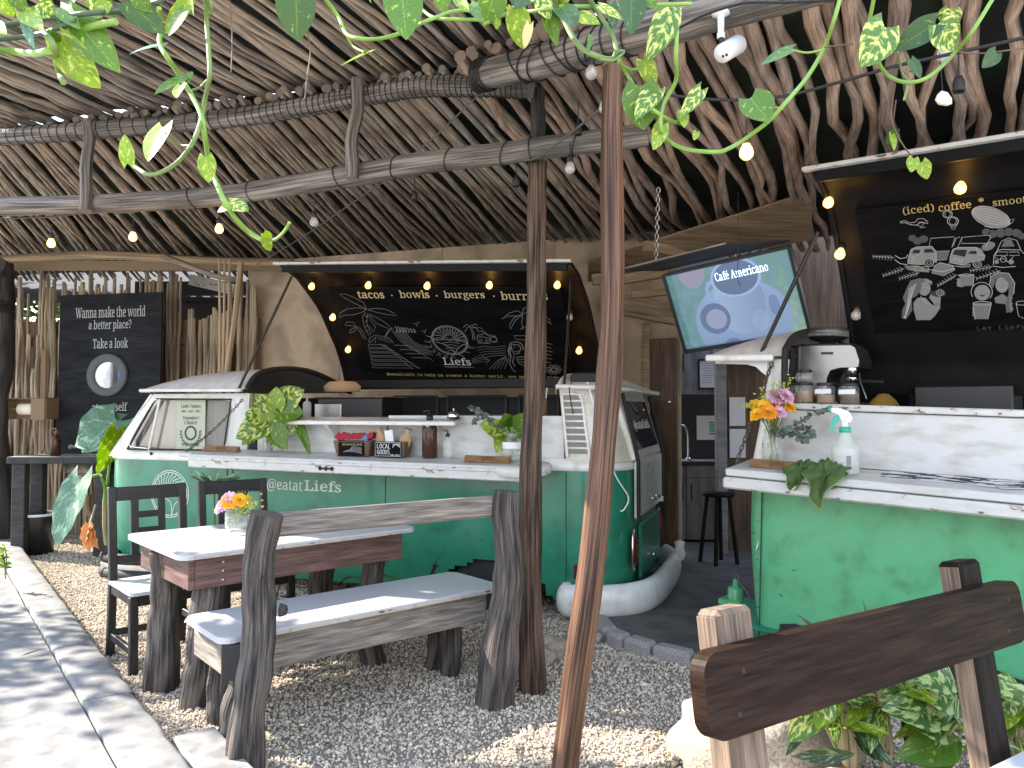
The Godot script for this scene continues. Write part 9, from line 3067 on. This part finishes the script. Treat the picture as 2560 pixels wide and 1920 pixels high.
func right_board_fills() -> Array:
	var s := []
	s.append([0.32, [1207,269,1200,280,1189,286,1173,289,1155,288,1134,282,1114,272,1094,259,1076,244,1062,228,1053,211,1049,196,1051,182,1058,172,1069,165,1085,163,1104,165,1124,171,1145,180,1164,193,1181,208,1195,224,1204,241,1208,256,1207,269]])
	s.append([0.1, [774,304,769,314,758,320,746,319,736,311,734,299,739,288,750,282,762,284,771,292,774,304]])
	s.append([0.1, [799,325,794,337,782,344,768,342,757,333,754,320,760,307,772,301,786,302,796,312,799,325]])
	s.append([0.1, [830,316,824,328,813,335,799,333,788,324,786,311,791,299,803,292,817,294,827,303,830,316]])
	s.append([0.1, [1124,310,1119,322,1108,328,1096,326,1086,318,1083,305,1088,294,1099,288,1111,289,1121,298,1124,310]])
	s.append([0.1, [1152,325,1147,338,1135,345,1121,343,1111,334,1107,320,1112,307,1124,300,1138,302,1149,311,1152,325]])
	s.append([0.1, [1190,324,1184,338,1172,346,1157,344,1145,333,1141,318,1147,304,1160,297,1175,298,1186,309,1190,324]])
	s.append([0.1, [1223,322,1218,335,1207,342,1193,340,1183,331,1179,317,1184,304,1196,298,1209,299,1220,309,1223,322]])
	s.append([0.1, [1257,332,1253,345,1241,352,1228,350,1217,341,1214,327,1219,314,1230,307,1243,309,1254,319,1257,332]])
	s.append([0.1, [1274,351,1270,361,1261,367,1250,365,1242,358,1239,347,1243,337,1252,331,1263,333,1271,340,1274,351]])
	s.append([0.3, [715,445,724,409,741,367,768,355,843,360,862,392,856,459,782,464,716,455]])
	s.append([0.02, [741,392,754,372,786,375,779,396]])
	s.append([0.02, [802,395,807,373,841,375,852,397]])
	s.append([0.02, [844,458,842,464,840,469,835,474,830,477,825,479,819,479,813,478,807,475,803,471,800,465,798,459,798,453,799,447,802,442,806,438,811,434,817,433,823,432,829,434,834,437,839,441,842,446,844,452,844,458]])
	s.append([0.12, [862,395,927,399,909,446,857,447]])
	s.append([0.3, [922,465,927,429,943,389,968,380,1052,389,1074,403,1089,446,1083,469,1026,475,978,489]])
	s.append([0.02, [938,418,952,393,1009,399,996,439]])
	s.append([0.02, [1009,420,1027,407,1052,410,1053,430]])
	s.append([0.02, [1068,488,1067,493,1065,498,1061,501,1057,504,1053,506,1048,506,1043,505,1039,502,1035,499,1032,495,1031,490,1030,485,1031,480,1034,476,1037,472,1041,469,1046,468,1051,468,1055,469,1060,471,1063,474,1066,479,1067,483,1068,488]])
	s.append([0.22, [1138,379,1136,391,1127,403,1112,412,1096,414,1083,410,1076,400,1078,387,1087,375,1102,367,1118,364,1131,369,1138,379]])
	s.append([0.3, [1148,484,1148,487,1147,490,1145,492,1143,494,1140,495,1138,495,1135,494,1133,493,1131,491,1129,488,1129,485,1128,482,1129,479,1130,477,1132,474,1134,473,1136,472,1139,472,1142,472,1144,474,1146,476,1147,478,1148,481,1148,484]])
	s.append([0.3, [1215,491,1214,494,1213,496,1211,499,1209,500,1207,501,1204,501,1202,501,1199,499,1198,497,1196,495,1195,492,1195,489,1196,486,1197,483,1198,481,1201,479,1203,478,1206,478,1208,479,1210,480,1212,482,1214,485,1215,488,1215,491]])
	s.append([0.18, [1165,401,1181,363,1208,360,1223,402]])
	s.append([0.26, [694,465,756,468,824,499,812,517,737,501,707,489]])
	s.append([0.26, [841,485,878,461,929,487,937,510,885,539,828,515]])
	s.append([0.34, [765,577,791,572,812,593,812,625,799,650,782,662,760,654,751,634,768,602]])
	s.append([0.16, [695,597,715,560,763,548,793,560,770,583,760,628,736,659,707,676,705,749,666,808,642,800,651,746,672,707,663,667]])
	s.append([0.34, [762,554,798,554,824,575,822,594,806,583]])
	s.append([0.32, [715,703,740,672,781,675,803,715,827,730,849,711,849,744,816,795,792,820,719,817,712,756]])
	s.append([0.34, [799,676,809,651,824,658,858,673,851,724,827,730]])
	s.append([0.03, [808,638,831,633,863,622,886,646,879,668,838,672,813,660]])
	s.append([0.2, [959,545,1028,548,1018,615,963,614]])
	s.append([0.34, [978,579,972,583,960,581,948,576,944,570,950,567,962,568,974,573,978,579]])
	s.append([0.34, [977,591,971,595,959,594,947,589,943,582,949,579,961,580,973,585,977,591]])
	s.append([0.34, [976,604,970,607,958,606,946,601,942,595,948,591,960,593,972,598,976,604]])
	s.append([0.34, [975,616,969,620,957,618,945,613,941,607,947,604,959,605,971,610,975,616]])
	s.append([0.34, [1184,622,1181,640,1174,655,1163,665,1151,668,1140,663,1131,652,1125,636,1124,617,1127,599,1135,584,1145,574,1157,571,1168,576,1178,587,1183,603,1184,622]])
	s.append([0.12, [1100,627,1106,573,1142,549,1188,556,1210,606,1207,666,1188,719,1198,776,1165,793,1163,737,1181,676,1185,610,1155,571,1126,587,1114,635]])
	s.append([0.32, [1098,664,1094,682,1085,698,1072,707,1057,710,1042,705,1031,694,1024,678,1022,659,1026,641,1036,626,1049,616,1064,614,1078,618,1089,630,1096,646,1098,664]])
	s.append([0.02, [1043,674,1058,686,1081,670,1064,676]])
	s.append([0.6, [1133,637,1173,638,1153,647]])
	s.append([0.28, [1115,696,1153,674,1175,700,1163,737,1117,728]])
	s.append([0.24, [1013,721,1099,726,1073,826,1010,823]])
	s.append([0.34, [1040,764,1034,768,1021,767,1008,762,1004,756,1010,752,1023,753,1035,758,1040,764]])
	s.append([0.34, [1039,778,1033,782,1020,781,1007,776,1003,770,1009,766,1022,767,1034,772,1039,778]])
	s.append([0.34, [1038,792,1032,796,1018,795,1006,790,1002,784,1008,780,1021,781,1033,786,1038,792]])
	s.append([0.34, [1037,806,1031,810,1017,809,1005,804,1001,798,1007,794,1020,795,1032,800,1037,806]])
	return s
